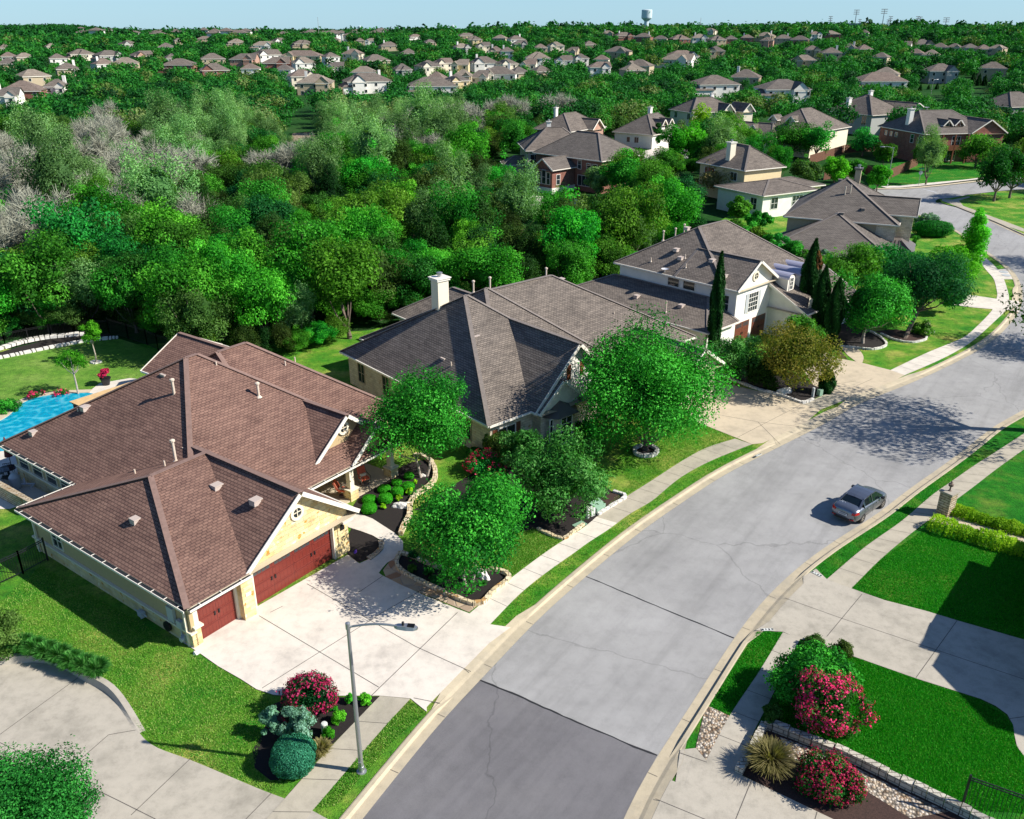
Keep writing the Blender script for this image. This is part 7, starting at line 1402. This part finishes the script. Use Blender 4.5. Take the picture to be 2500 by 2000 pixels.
lf = [(math.sin(t * math.pi) * 1.6 * (1 if s2 > 0 else -.25) + t * 3.0 - 1.5, t * 5 - 2.5) for s2 in (1,) for t in [i / 8 for i in range(9)]] + [((1 - t) * 3.0 - 1.5 - math.sin(t * math.pi) * .3, (1 - t) * 5 - 2.5) for t in [i / 8 for i in range(1, 8)]]
m.face([(a * .6 + 2.0, -math.sqrt(max(0, 6.68 ** 2 - (a * .6 + 2.0) ** 2)) - .05, H_ - 3.6 + b * .6) for a, b in lf]); m.build('emblem', plain('emblem_green', (.1, .26, .2), .6), T)
GL = 'stadium floodlight masts on the right skyline'
for k, (u, v, w_, lab) in enumerate(((2024, 40, 5, 'leftmost slim floodlight mast of the stadium'), (2085, 24, 7, 'tall floodlight mast left of centre, above the dark scoreboard'), (2096, 47, 4, 'short mast just right of the scoreboard'), (2152, 22, 8, 'tallest floodlight mast, middle of the stadium'), (2165, 48, 4, 'short mast just right of the tallest'), (2170, 40, 5, 'floodlight mast right of the tallest, the upper of a pair'), (2236, 40, 5, 'left mast of the close pair at the right'), (2242, 41, 5, 'right mast of the close pair at the right'), (2306, 43, 8, 'rightmost floodlight mast of the stadium'))):
    Y = 1350.; X = (u - 1250) / FPX * Y * .915; z0 = float(terr(X, Y)); zt = skyz(v, Y); T = thing('floodlight_mast', lab, 'floodlight', (X, Y, z0), 0, GL); m = MB(); m.tube((0, 0, 0), (0, 0, zt - z0), .75, .4, 6); m.build('mast', M['steel'], T); m = MB()
    for j in range(3): m.box(-w_ * .55, w_ * .55, -.4, .4, zt - z0 - j * 2.6 - .9, zt - z0 - j * 2.6)
    m.build('lamp_bank', M['greywall'], T)
Y = 1300.; X = (2075 - 1250) / FPX * Y * .915; z0 = float(terr(X, Y)); T = thing('scoreboard', 'large dark blue stadium scoreboard back on the right skyline', 'scoreboard', (X, Y, z0)); zt = skyz(57, Y) - z0
m = MB(); m.box(-14, 14, -1, 1, zt - 9, zt); m.build('panel', plain('scoreboard_blue', (.02, .08, .12), .6), T)
for a in (-10, 0, 10): m = MB(); m.box(a - .6, a + .6, -.6, .6, 0, zt - 9); m.build('post', M['steel'], T)
for u, v, lab in ((778, 42, 'hair-thin radio mast on the left skyline'), (1709, 44, 'thin pole on the skyline right of the water tower'), (2110, 52, 'thin pole beside the scoreboard'), (2254, 60, 'utility pole on the right skyline, left one'), (2330, 63, 'utility pole on the right skyline, middle one'), (2357, 60, 'utility pole on the right skyline, right one')):
    Y = 1500.; X = (u - 1250) / FPX * Y * .915; z0 = float(terr(X, Y)); zt = skyz(v, Y); T = thing('mast', lab, 'mast', (X, Y, z0)); m = MB(); m.tube((0, 0, 0), (0, 0, zt - z0), .4, .3, 5); m.build('pole', M['greywall'], T)
    if u > 2200: m = MB(); m.box(-2.5, 2.5, -.3, .3, zt - z0 - 1.5, zt - z0 - .9); m.build('crossarm', M['wood'], T)
for u, v, lab in ((879, 63, 'tiny mushroom-shaped water tower on the left horizon'), (1106, 61, 'tiny pale water tower dome peeping over the trees at the centre')):
    Y = 3000.; X = (u - 1250) / FPX * Y * .915; zt = skyz(v, Y); T = thing('water_tower', lab, 'water tower', (X, Y, 0)); m = MB(); m.lathe([(2, 0), (2, zt - 9), (7, zt - 6), (7, zt - 2), (2, zt)], (0, 0, 0), 14); m.build('tank', M['tower'], T)
# ================================================================== TREES OF THE WOOD AND THE SUBURB
def arch(kind, seed, h, r, nleaf, leaf, mat, ncl=26, hb=.07, asp=.6, cr=(.28, .45), cone=0., flat=.8):
    hb = h * hb; rz = (h - hb) / 2; V, F, t, Cc, _ = crown_arrays(seed, r, rz, hb + rz, ncl, nleaf, leaf, cr, flat, -.5, asp, cone, lob=.24)
    cm = mesh_cards(kind + '_crown', V, F, t, M[mat]); q = trunk_mesh(Cc, hb * 1.3, r * .05, seed, 5); tm = bpy.data.meshes.new('trunk'); tm.from_pydata(q.v, [], q.f); tm.materials.append(M['bark']); return (cm, tm, h, r)
def bare(seed, h, mat='barkgrey', twigs=3000, green=0):
    rnd = random.Random(seed); m = MB(); tips = []
    def grow(p, d, L, r, lv):
        n = 3; q = p
        for i in range(n):
            d = (d + Vector((rnd.uniform(-.25, .25), rnd.uniform(-.25, .25), rnd.uniform(-.05, .2)))).normalized(); q2 = q + d * L / n
            m.tube(q, q2, r * (1 - i / n * .4), r * (1 - (i + 1) / n * .4), 5 if lv < 2 else 3, False); q = q2
            if lv >= 1: tips.append((q.copy(), d.copy()))
        if lv < 4:
            for k in range(rnd.choice((2, 3, 3)) if lv else 5):
                a = Vector((rnd.gauss(0, 1), rnd.gauss(0, 1), rnd.gauss(.25, .5))).normalized(); grow(q if rnd.random() < .7 else q - d * L * .3, (d * .8 + a * .8).normalized(), L * rnd.uniform(.6, .8), r * .55, lv + 1)
    grow(Vector((0, 0, -.1)), Vector((0, 0, 1)), h * .22, h * .022, 0)
    me = bpy.data.meshes.new('trunk'); me.from_pydata(m.v, [], m.f); me.materials.append(M[mat])
    rng = np.random.default_rng(seed); T_ = np.array([list(t[0]) for t in tips]); D_ = np.array([list(t[1]) for t in tips]); k = rng.integers(0, len(T_), twigs)
    d = D_[k] * .7 + rng.normal(size=(twigs, 3)) * .75; d /= np.linalg.norm(d, axis=1, keepdims=True); ln = rng.uniform(.5, 1.5, twigs)[:, None]; b = T_[k]; s_ = np.cross(d, rng.normal(size=(twigs, 3))); s_ /= np.linalg.norm(s_, axis=1, keepdims=True); s_ *= .024
    V = np.stack([b - s_, b + s_, b + d * ln + s_ * .4, b + d * ln - s_ * .4], 1).reshape(-1, 3); F = np.arange(twigs * 4).reshape(-1, 4)
    return (mesh_cards('twigs', V, F, np.full(twigs, .5), M['deadtwig']), me, h, h * .4)
AR = {
 'oak': [arch('oak', 500 + i, 8.2, 3.3, 9500, .225, 'lf_green', 34, cr=(.2, .42)) for i in range(4)],
 'bright': [arch('bright', 510 + i, 8.5, 3.6, 5000, .34, 'lf_hero2' if False else 'lf_bright2', 28) for i in range(0)],
 'cedar': [arch('cedar', 520 + i, 7.0, 2.5, 8500, .22, 'lf_cedar', 40, .05, .4, (.26, .4), .45, 1.5) for i in range(3)],
 'pale': [arch('pale', 530 + i, 10.5, 3.4, 9500, .205, 'lf_pale', 46, .08, .45, (.16, .3), 0, 1.3) for i in range(3)],
 'olive': [arch('olive', 540 + i, 8.0, 3.3, 9500, .215, 'lf_olive', 34, .06, .55, (.22, .38)) for i in range(2)],
 'dark': [arch('dark', 550 + i, 7.8, 3.2, 9000, .225, 'lf_dark', 32, cr=(.2, .42)) for i in range(2)],
 'bare': [bare(560 + i, 11.5) for i in range(3)],
 'white': [arch('white', 570, 5.5, 2.6, 6000, .2, 'lf_white', 30, cr=(.2, .36))],
}
M['lf_fresh'] = leafmat('lf_fresh', (.013, .16, .012), (.042, .32, .02), (.13, .58, .05), .03)
AR['bright'] = [arch('bright', 510 + i, 8.2, 3.2, 9500, .215, 'lf_fresh', 36, cr=(.2, .42)) for i in range(3)]
ZN = [(330, 420, 130, 100, 'bare', .97), (60, 560, 110, 140, 'bare', .97), (150, 480, 110, 90, 'bare', .95), (270, 470, 120, 60, 'pale', .4), (760, 385, 90, 60, 'bare', .8), (1040, 320, 100, 45, 'bare', .85), (1330, 262, 60, 30, 'bare', .85), (470, 290, 60, 35, 'bare', .6), (1150, 300, 60, 35, 'bare', .4),
      (500, 355, 130, 70, 'pale', .75), (900, 310, 130, 60, 'pale', .75), (1480, 200, 90, 30, 'pale', .7), (1010, 310, 60, 40, 'pale', .5), (1250, 230, 90, 40, 'pale', .4), (620, 545, 110, 80, 'olive', .8), (690, 770, 120, 90, 'pale', .55), (650, 290, 60, 40, 'olive', .7), (690, 180, 45, 30, 'olive', .7), (90, 350, 100, 60, 'olive', .45),
      (1290, 590, 110, 90, 'cedar', .8), (1000, 560, 90, 60, 'cedar', .7), (620, 420, 60, 60, 'dark', .7), (1130, 440, 100, 60, 'cedar', .6), (120, 790, 130, 50, 'cedar', .5), (1450, 620, 60, 50, 'white', .3), (1640, 525, 45, 30, 'white', .35), (1630, 228, 25, 20, 'white', .8), (200, 760, 120, 60, 'bright', .7), (820, 720, 120, 80, 'bright', .6), (1150, 600, 90, 60, 'bright', .7), (500, 700, 160, 80, 'bright', .6), (1680, 540, 90, 60, 'bright', .6), (1550, 420, 80, 60, 'oak', .6), (700, 480, 60, 60, 'dark', .5), (1100, 640, 120, 50, 'bright', .5), (300, 260, 200, 60, 'oak', .4)]
KL = {'oak': 'rounded mid green tree', 'bright': 'fresh bright green tree', 'cedar': 'dark olive-green cedar', 'pale': 'pale silvery green feathery tree', 'olive': 'olive-yellow leaved tree', 'dark': 'deep dark green tree', 'bare': 'leafless grey-branched tree', 'white': 'white-blossoming tree'}
rng = np.random.default_rng(77)
def pip(pts, poly_):
    x, y = pts[:, 0], pts[:, 1]; ins = np.zeros(len(x), bool); n = len(poly_)
    for i in range(n):
        x1, y1 = poly_[i]; x2, y2 = poly_[(i + 1) % n]
        c = ((y1 > y) != (y2 > y)) & (x < (x2 - x1) * (y - y1) / (y2 - y1 + 1e-12) + x1); ins ^= c
    return ins
NOW = [  # open ground: lots, streets, pool garden
 [(-90, 2)] + [(p.x, p.y) for p in Lb] + [(42, 150), (35, 128), (22, 106), (6, 90), (-8, 78), (-26, 71)] + [G(*Z7(q)) for q in ((1800, 380), (1480, 240), (1100, 130), (500, 160), (0, 260), (-500, 330))] + [(-90, 60)],
 [(p.x, p.y) for p in offs(Rc, 3)] + [(140, 150), (140, 2)], [(p.x, p.y) for p in offs(Lc, 3)] + [(p.x, p.y) for p in offs(Rc, -2)][::-1], [(p.x, p.y) for p in cs] + [(p.x, p.y) for p in cs2],
 GP([(2120, 462), (2125, 410), (2200, 395), (2500, 380), (2600, 420), (2262, 447)]), GP([(1480, 430), (1500, 380), (1640, 345), (1800, 328), (1990, 312), (2062, 308), (2070, 322), (1840, 365), (1720, 395), (1640, 430)]),
 GP([(705, 345), (722, 300), (735, 255), (752, 250), (770, 300), (775, 345)]), GP([(1270, 500), (1310, 465), (1480, 480), (1500, 515), (1400, 520)]), GP([(1960, 480), (1975, 395), (2150, 372), (2250, 405), (2150, 470)]),
 GP([(2255, 472), (2370, 462), (2600, 440), (2700, 640), (2480, 590), (2340, 530), (2255, 505)])]
def scatter(r0, r1, sp, smin, smax, seed, jitter=.42):
    rg = np.random.default_rng(seed); xs = np.arange(-r1 * .72, r1 * .72, sp); ys = np.arange(max(20, r0 * .6), r1, sp * .9); X, Y = np.meshgrid(xs, ys); X = X + (np.arange(len(ys)) % 2)[:, None] * sp / 2
    X = X.ravel() + rg.uniform(-jitter, jitter, X.size) * sp; Y = Y.ravel() + rg.uniform(-jitter, jitter, Y.size) * sp; r = np.hypot(X, Y); k = (r >= r0) & (r < r1) & (Y > 30); X, Y = X[k], Y[k]
    d = Y * C_ + CAMH * S_; u = 1250 + FPX * X / d; k = (u > -260) & (u < 2760); X, Y, u = X[k], Y[k], u[k]; pts = np.stack([X, Y], 1); ok = np.ones(len(X), bool)
    for q in NOW: ok &= ~pip(pts, q)
    sc = rg.uniform(smin, smax, len(X))
    for ox, oy, orr in OCC: ok &= np.hypot(X - ox, Y - oy) > orr + 1.6 * sc
    z = terr(X, Y); zc = z + 8.2 * sc; zz = zc - CAMH; dd = Y * C_ - zz * S_; vt = 1000 - FPX * (Y * S_ + zz * C_) / dd; zb = z + 2 - CAMH; vb = 1000 - FPX * (Y * S_ + zb * C_) / (Y * C_ - zb * S_); rp = FPX * 3.0 * sc / dd
    for (a, b, c, e, yd) in VIS:
        hgt = e - b; wd = c - a
        hit = (Y < yd - 1) & (u + rp > a + wd * .10) & (u - rp < c - wd * .10) & (vt < e - hgt * .34) & (vb > b + hgt * .1); ok &= ~hit
    return X[ok], Y[ok], z[ok], sc[ok], u[ok], ((vt + vb) / 2)[ok]
def kind_of(u, v, rg):
    w = {'oak': .33, 'bright': .27, 'dark': .14, 'olive': .10, 'cedar': .10, 'pale': .05, 'white': .01}
    for (a, b, ru, rv, k, s_) in ZN:
        g = math.exp(-((u - a) / ru) ** 2 - ((v - b) / rv) ** 2) * s_
        if g > .05:
            for q in w: w[q] *= (1 - g)
            w[k] = w.get(k, 0) + g * 1.1
    ks = list(w); p = np.array([w[q] for q in ks]); return ks[rg.choice(len(ks), p=p / p.sum())]
VIS.append((704, 235, 776, 372, 292))
X, Y, Z, SC, U, Vv = scatter(40, 255, 4.7, .55, 1.3, 1)
order = np.argsort(np.hypot(X, Y)); cnt = {}; rest = []; rg = np.random.default_rng(9)
def region(u, v, y):
    if y < 100: return 'at the near edge of the wood behind the brown roof' if u < 950 else 'at the wood edge behind the grey-roofed and white houses'
    if y < 150: return 'in the left front of the wood' if u < 600 else ('in the wood between the near roofs and the wash' if u < 1250 else 'beside the dark-roofed and tan houses')
    if y < 205: return 'in the left middle of the wood' if u < 700 else ('in the centre of the wood' if u < 1350 else 'around the second row of houses at the right')
    return 'in the back left of the wood' if u < 700 else ('in the back of the wood' if u < 1500 else 'behind the second row of houses')
for i in order:
    k = kind_of(U[i], Vv[i], rg); cnt[k] = cnt.get(k, 0) + 1
    if (sum(cnt.values()) > 800 and cnt[k] > 60 and k != 'bare') or cnt[k] > 290: rest.append((i, k)); continue
    cm, tm, h_, r_ = AR[k][rg.integers(0, len(AR[k]))]; reg = region(U[i], Vv[i], Y[i]); nm = {'cedar': 'cedar_tree', 'bare': 'bare_tree', 'oak': 'oak_tree', 'pale': 'pale_leaved_tree', 'bright': 'bright_leaved_tree', 'dark': 'dark_leaved_tree', 'olive': 'olive_leaved_tree', 'white': 'blossoming_tree'}[k]
    T = thing(nm, KL[k] + ' ' + reg, 'tree', (X[i], Y[i], Z[i]), rg.uniform(0, 6.28), KL[k] + 's ' + reg); s_ = SC[i] * (1.12 if k in ('pale', 'bare') else 1); T.scale = (s_ * rg.uniform(.9, 1.12), s_ * rg.uniform(.9, 1.12), s_ * rg.uniform(.85, 1.2))
    if Y[i] < 112:      # low brush in front of the first row of trunks
        for t_ in range(2):
            bx_, by_ = X[i] + rg.uniform(-3, 3), Y[i] - rg.uniform(1.0, 3.2); p_ = np.array([[bx_, by_]])
            if any(pip(p_, q)[0] for q in NOW) or any(math.hypot(bx_ - a_, by_ - b_) < c_ + .8 for a_, b_, c_ in OCC): continue
            kk = ('oak', 'olive', 'bright', 'cedar')[rg.integers(0, 4)]; ob = bpy.data.objects.new('woodland_bush', AR[kk][rg.integers(0, len(AR[kk]))][0]); C.objects.link(ob); ob.location = (bx_, by_, Z[i] - .15); ob.rotation_euler = (0, 0, rg.uniform(0, 6)); q_ = rg.uniform(.34, .55); ob.scale = (q_ * 1.2, q_ * 1.2, q_); tag(ob, 'low bush ' + reg, 'bush', 'brush ' + reg)
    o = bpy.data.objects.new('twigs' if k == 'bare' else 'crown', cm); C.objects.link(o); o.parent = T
    if Y[i] < 170 or k == 'bare': o = bpy.data.objects.new('trunk', tm); C.objects.link(o); o.parent = T
# the rest of the wood and all trees farther off: too many to count, three merged masses
COLS = {'oak': .42, 'bright': .62, 'dark': .12, 'olive': .80, 'cedar': .2, 'pale': .95, 'white': 1.0, 'bare': .9}
def mk_farleaf():
    m = leafmat('lf_far', (.0, .0, .0), (.0, .0, .0), (.0, .0, .0), rnd=False, tr=.25); t = m.node_tree
    for n in t.nodes:
        if n.type == 'VALTORGB':
            e = n.color_ramp.elements
            for p, c in zip((0, .2, .42, .62, .8, 1.0), ((.009, .05, .016), (.015, .10, .02), (.024, .17, .026), (.045, .25, .026), (.12, .19, .045), (.22, .30, .11))):
                pass
            while len(e) < 6: e.new(.5)
            for i, (p, c) in enumerate(zip((0, .2, .42, .62, .8, 1.0), ((.009, .05, .016), (.015, .10, .02), (.024, .17, .026), (.045, .25, .026), (.12, .19, .045), (.22, .30, .11)))): e[i].position = p; e[i].color = (*c, 1)
    return m
M['lf_far'] = mk_farleaf()
def mass(name, label, X, Y, Z, SC, tints, nl, leaf, seed, nt=6):
    if not len(X): return
    rg = np.random.default_rng(seed); tmpl = []
    for i in range(nt): tmpl.append(crown_arrays(seed + i, 3.8, 3.3, 4.6, 9, nl, leaf, (.4, .6), .8, -.5, .8, core=False)[:2])
    Vs, Fs, Ts = [], [], []; n0 = 0; ti = rg.integers(0, nt, len(X)); rot = rg.uniform(0, 6.28, len(X))
    for i in range(len(X)):
        V, F = tmpl[ti[i]]; c, s_ = math.cos(rot[i]), math.sin(rot[i]); k = SC[i]
        W = np.empty_like(V); W[:, 0] = (V[:, 0] * c - V[:, 1] * s_) * k + X[i]; W[:, 1] = (V[:, 0] * s_ + V[:, 1] * c) * k + Y[i]; W[:, 2] = V[:, 2] * k + Z[i]
        Vs.append(W); Fs.append(F + n0); n0 += len(V); Ts.append(np.clip(tints[i] + rg.normal(size=len(F)) * .07, 0, 1))
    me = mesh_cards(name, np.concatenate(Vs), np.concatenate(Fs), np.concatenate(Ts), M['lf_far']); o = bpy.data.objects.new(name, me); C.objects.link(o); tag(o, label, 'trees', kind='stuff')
ri = np.array([i for i, _ in rest], int); tt = np.array([COLS[k] for _, k in rest])
mass('wood', 'remaining crowns at the back of the creek wood reading as one canopy', X[ri], Y[ri], Z[ri], SC[ri], tt, 1500, .46, 600)
def rt(n, sd): g_ = np.random.default_rng(sd); return np.clip(g_.choice([.1, .3, .42, .5, .62, .8], n, p=[.14, .22, .26, .18, .12, .08]) + g_.normal(size=n) * .04, 0, 1)
for (a, b, sp, s0, s1, nl, lf, nm, lab) in ((255, 430, 6.6, .7, 1.2, 620, .66, 'suburb_trees', 'street and garden trees filling the near half of the suburb'), (430, 760, 8.8, .75, 1.3, 260, 1.0, 'far_suburb_trees', 'dense tree canopy between the far rows of houses'), (760, 1350, 12.0, .9, 1.45, 130, 1.45, 'skyline_trees', 'dark tree canopy along the far rise and the right skyline')):
    x_, y_, z_, s_, _, _ = scatter(a, b, sp, s0, s1, int(a)); mass(nm, lab, x_, y_, z_, s_, rt(len(x_), int(a)), nl, lf, 700 + int(a)); print(nm, len(x_))
x_, y_, z_, s_, _, _ = scatter(1350, 4300, 34, 2.2, 3.4, 3); mass('horizon_woods', 'dark woods on the horizon ridge at the left', x_, y_, z_ - 8, s_, rt(len(x_), 3) * .6, 110, 1.6, 900); print('hz', len(x_))
print('wood', cnt, 'rest', len(rest))
# dry wash through the wood
rsheet('dry_wash', [(708, 348), (722, 300), (735, 258), (750, 252), (762, 300), (772, 348)], M['earth'], .02)
rsheet('pool_terrace', [(1275, 500), (1300, 478), (1400, 485), (1480, 500), (1470, 512), (1380, 506)], M['conc_new'], .02)
# trees outside the frame at the right, known by their shadows on the street
for k, (u, v, r_, h_) in enumerate(((2205, 1035, 6.9, 14.0), (2480, 850, 5.0, 12.5), (2485, 645, 5.0, 12.5))):
    x, y = G(u, v, 0); cz = h_ * .68; x -= SUN_D.x / SUN_D.z * -cz * -1 if False else SUN_D.x * cz / -SUN_D.z; y -= SUN_D.y * cz / -SUN_D.z
    hero_tree('street_tree', ('big green tree at the right edge, branch tip in view', 'tree off the right edge shading the far lane', 'tree off the right edge shading the bend')[k], 'tree', (x, y), h_, r_, 'lf_dark', 600 + k, hb=h_ * .36, nleaf=(11000, 9000, 9000)[k], leaf=.24, ncl=40, core=False, cr=(.2, .34))
# ---- short grass blades on the lawns close to the camera
def blades(label, px, n, h, mt, seed, also_not=()):
    rng = np.random.default_rng(seed); P = np.array(GP(px, .11)); lo, hi = P.min(0), P.max(0); q = rng.uniform(lo, hi, (int(n * 1.0), 2)); k = pip(q, [tuple(p) for p in P])
    for z_ in also_not: k &= ~pip(q, GP(z_, .11))
    q = q[k]; n = len(q); a = rng.uniform(0, 6.28, n); hh = rng.uniform(.4, 1.3, n) * h; l = np.stack([np.cos(a), np.sin(a), np.zeros(n)], 1); ln = rng.normal(size=(n, 3)) * .5 * hh[:, None]; ln[:, 2] = 0
    b = np.stack([q[:, 0], q[:, 1], np.full(n, .10)], 1); up = np.zeros((n, 3)); up[:, 2] = hh; w_ = l * .018
    V = np.stack([b - w_, b + w_, b + up + ln + w_ * .3, b + up + ln - w_ * .3], 1).reshape(-1, 3); F = np.arange(n * 4).reshape(-1, 4)
    o = bpy.data.objects.new('grass', mesh_cards('grass', V, F, np.clip(.5 + rng.normal(size=n) * .28, 0, 1), M[mt])); C.objects.link(o); tag(o, label, 'grass', kind='stuff')
M['lf_grass'] = leafmat('lf_grass', (.05, .24, .018), (.14, .38, .035), (.42, .52, .15), rnd=False, tr=.3); M['lf_lush'] = leafmat('lf_lush', (.008, .22, .008), (.018, .32, .012), (.11, .44, .04), rnd=False, tr=.3)
blades('short grass of the lawn below the brown-roofed house', [(-30, 1500), (100, 1380), (480, 1600), (540, 1632), (626, 1686), (665, 1715), (640, 1800), (620, 1875), (660, 1908), (735, 1890), (660, 1933), (560, 1893), (465, 1853), (370, 1818), (322, 1758), (290, 1712), (255, 1682), (200, 1657), (160, 1626), (60, 1610), (-30, 1615)], 190000, .05, 'lf_grass', 21)
blades('short grass of the verge by the street lamp', [(1002, 1710), (1040, 1742), (960, 1810), (820, 1968), (770, 1975), (880, 1842), (955, 1757)], 26000, .05, 'lf_grass', 22)
blades('short grass of the verge along the left kerb', [(1200, 1524), (1242, 1524), (1330, 1440), (1500, 1310), (1700, 1180), (1846, 1092), (1836, 1086), (1727, 1130), (1588, 1228), (1472, 1306), (1347, 1390), (1273, 1448)], 70000, .05, 'lf_lush', 23)
blades('short lush grass of the lower lawn across the street', [Z6(q) for q in ((745, 970), (1030, 1070), (1330, 1168), (1440, 1232), (1482, 1290), (1490, 1370), (1533, 1430), (1600, 1700), (1240, 1680), (970, 1560), (690, 1425), (420, 1315), (380, 1200), (480, 960))], 170000, .05, 'lf_lush', 24)
blades('short lush grass of the upper lawn across the street', [Z6(q) for q in ((728, 645), (862, 510), (1060, 375), (1533, 500), (1533, 882), (1220, 790), (880, 698))], 110000, .05, 'lf_lush', 25)
blades('short grass of the verge beyond the parked car', [Z6(q) for q in ((565, 550), (612, 600), (790, 448), (960, 328), (1200, 138), (1350, 30), (1300, 20), (1100, 150), (900, 290), (700, 430))], 60000, .05, 'lf_lush', 26)
blades('short grass patch between two driveways across the street', [Z6(q) for q in ((285, 848), (405, 852), (290, 1040), (155, 1240), (62, 1190), (180, 1010))], 34000, .05, 'lf_lush', 27)
blades('short grass before the grey-roofed house', [(1456, 1258), (1530, 1208), (1667, 1122), (1795, 1069), (1700, 1030), (1560, 1080), (1500, 1130), (1540, 1180)], 60000, .05, 'lf_grass', 28)
blades('short grass between tree bed and sidewalk', [(1205, 1390), (1245, 1408), (1312, 1362), (1373, 1318), (1300, 1290), (1230, 1330)], 30000, .05, 'lf_grass', 29)
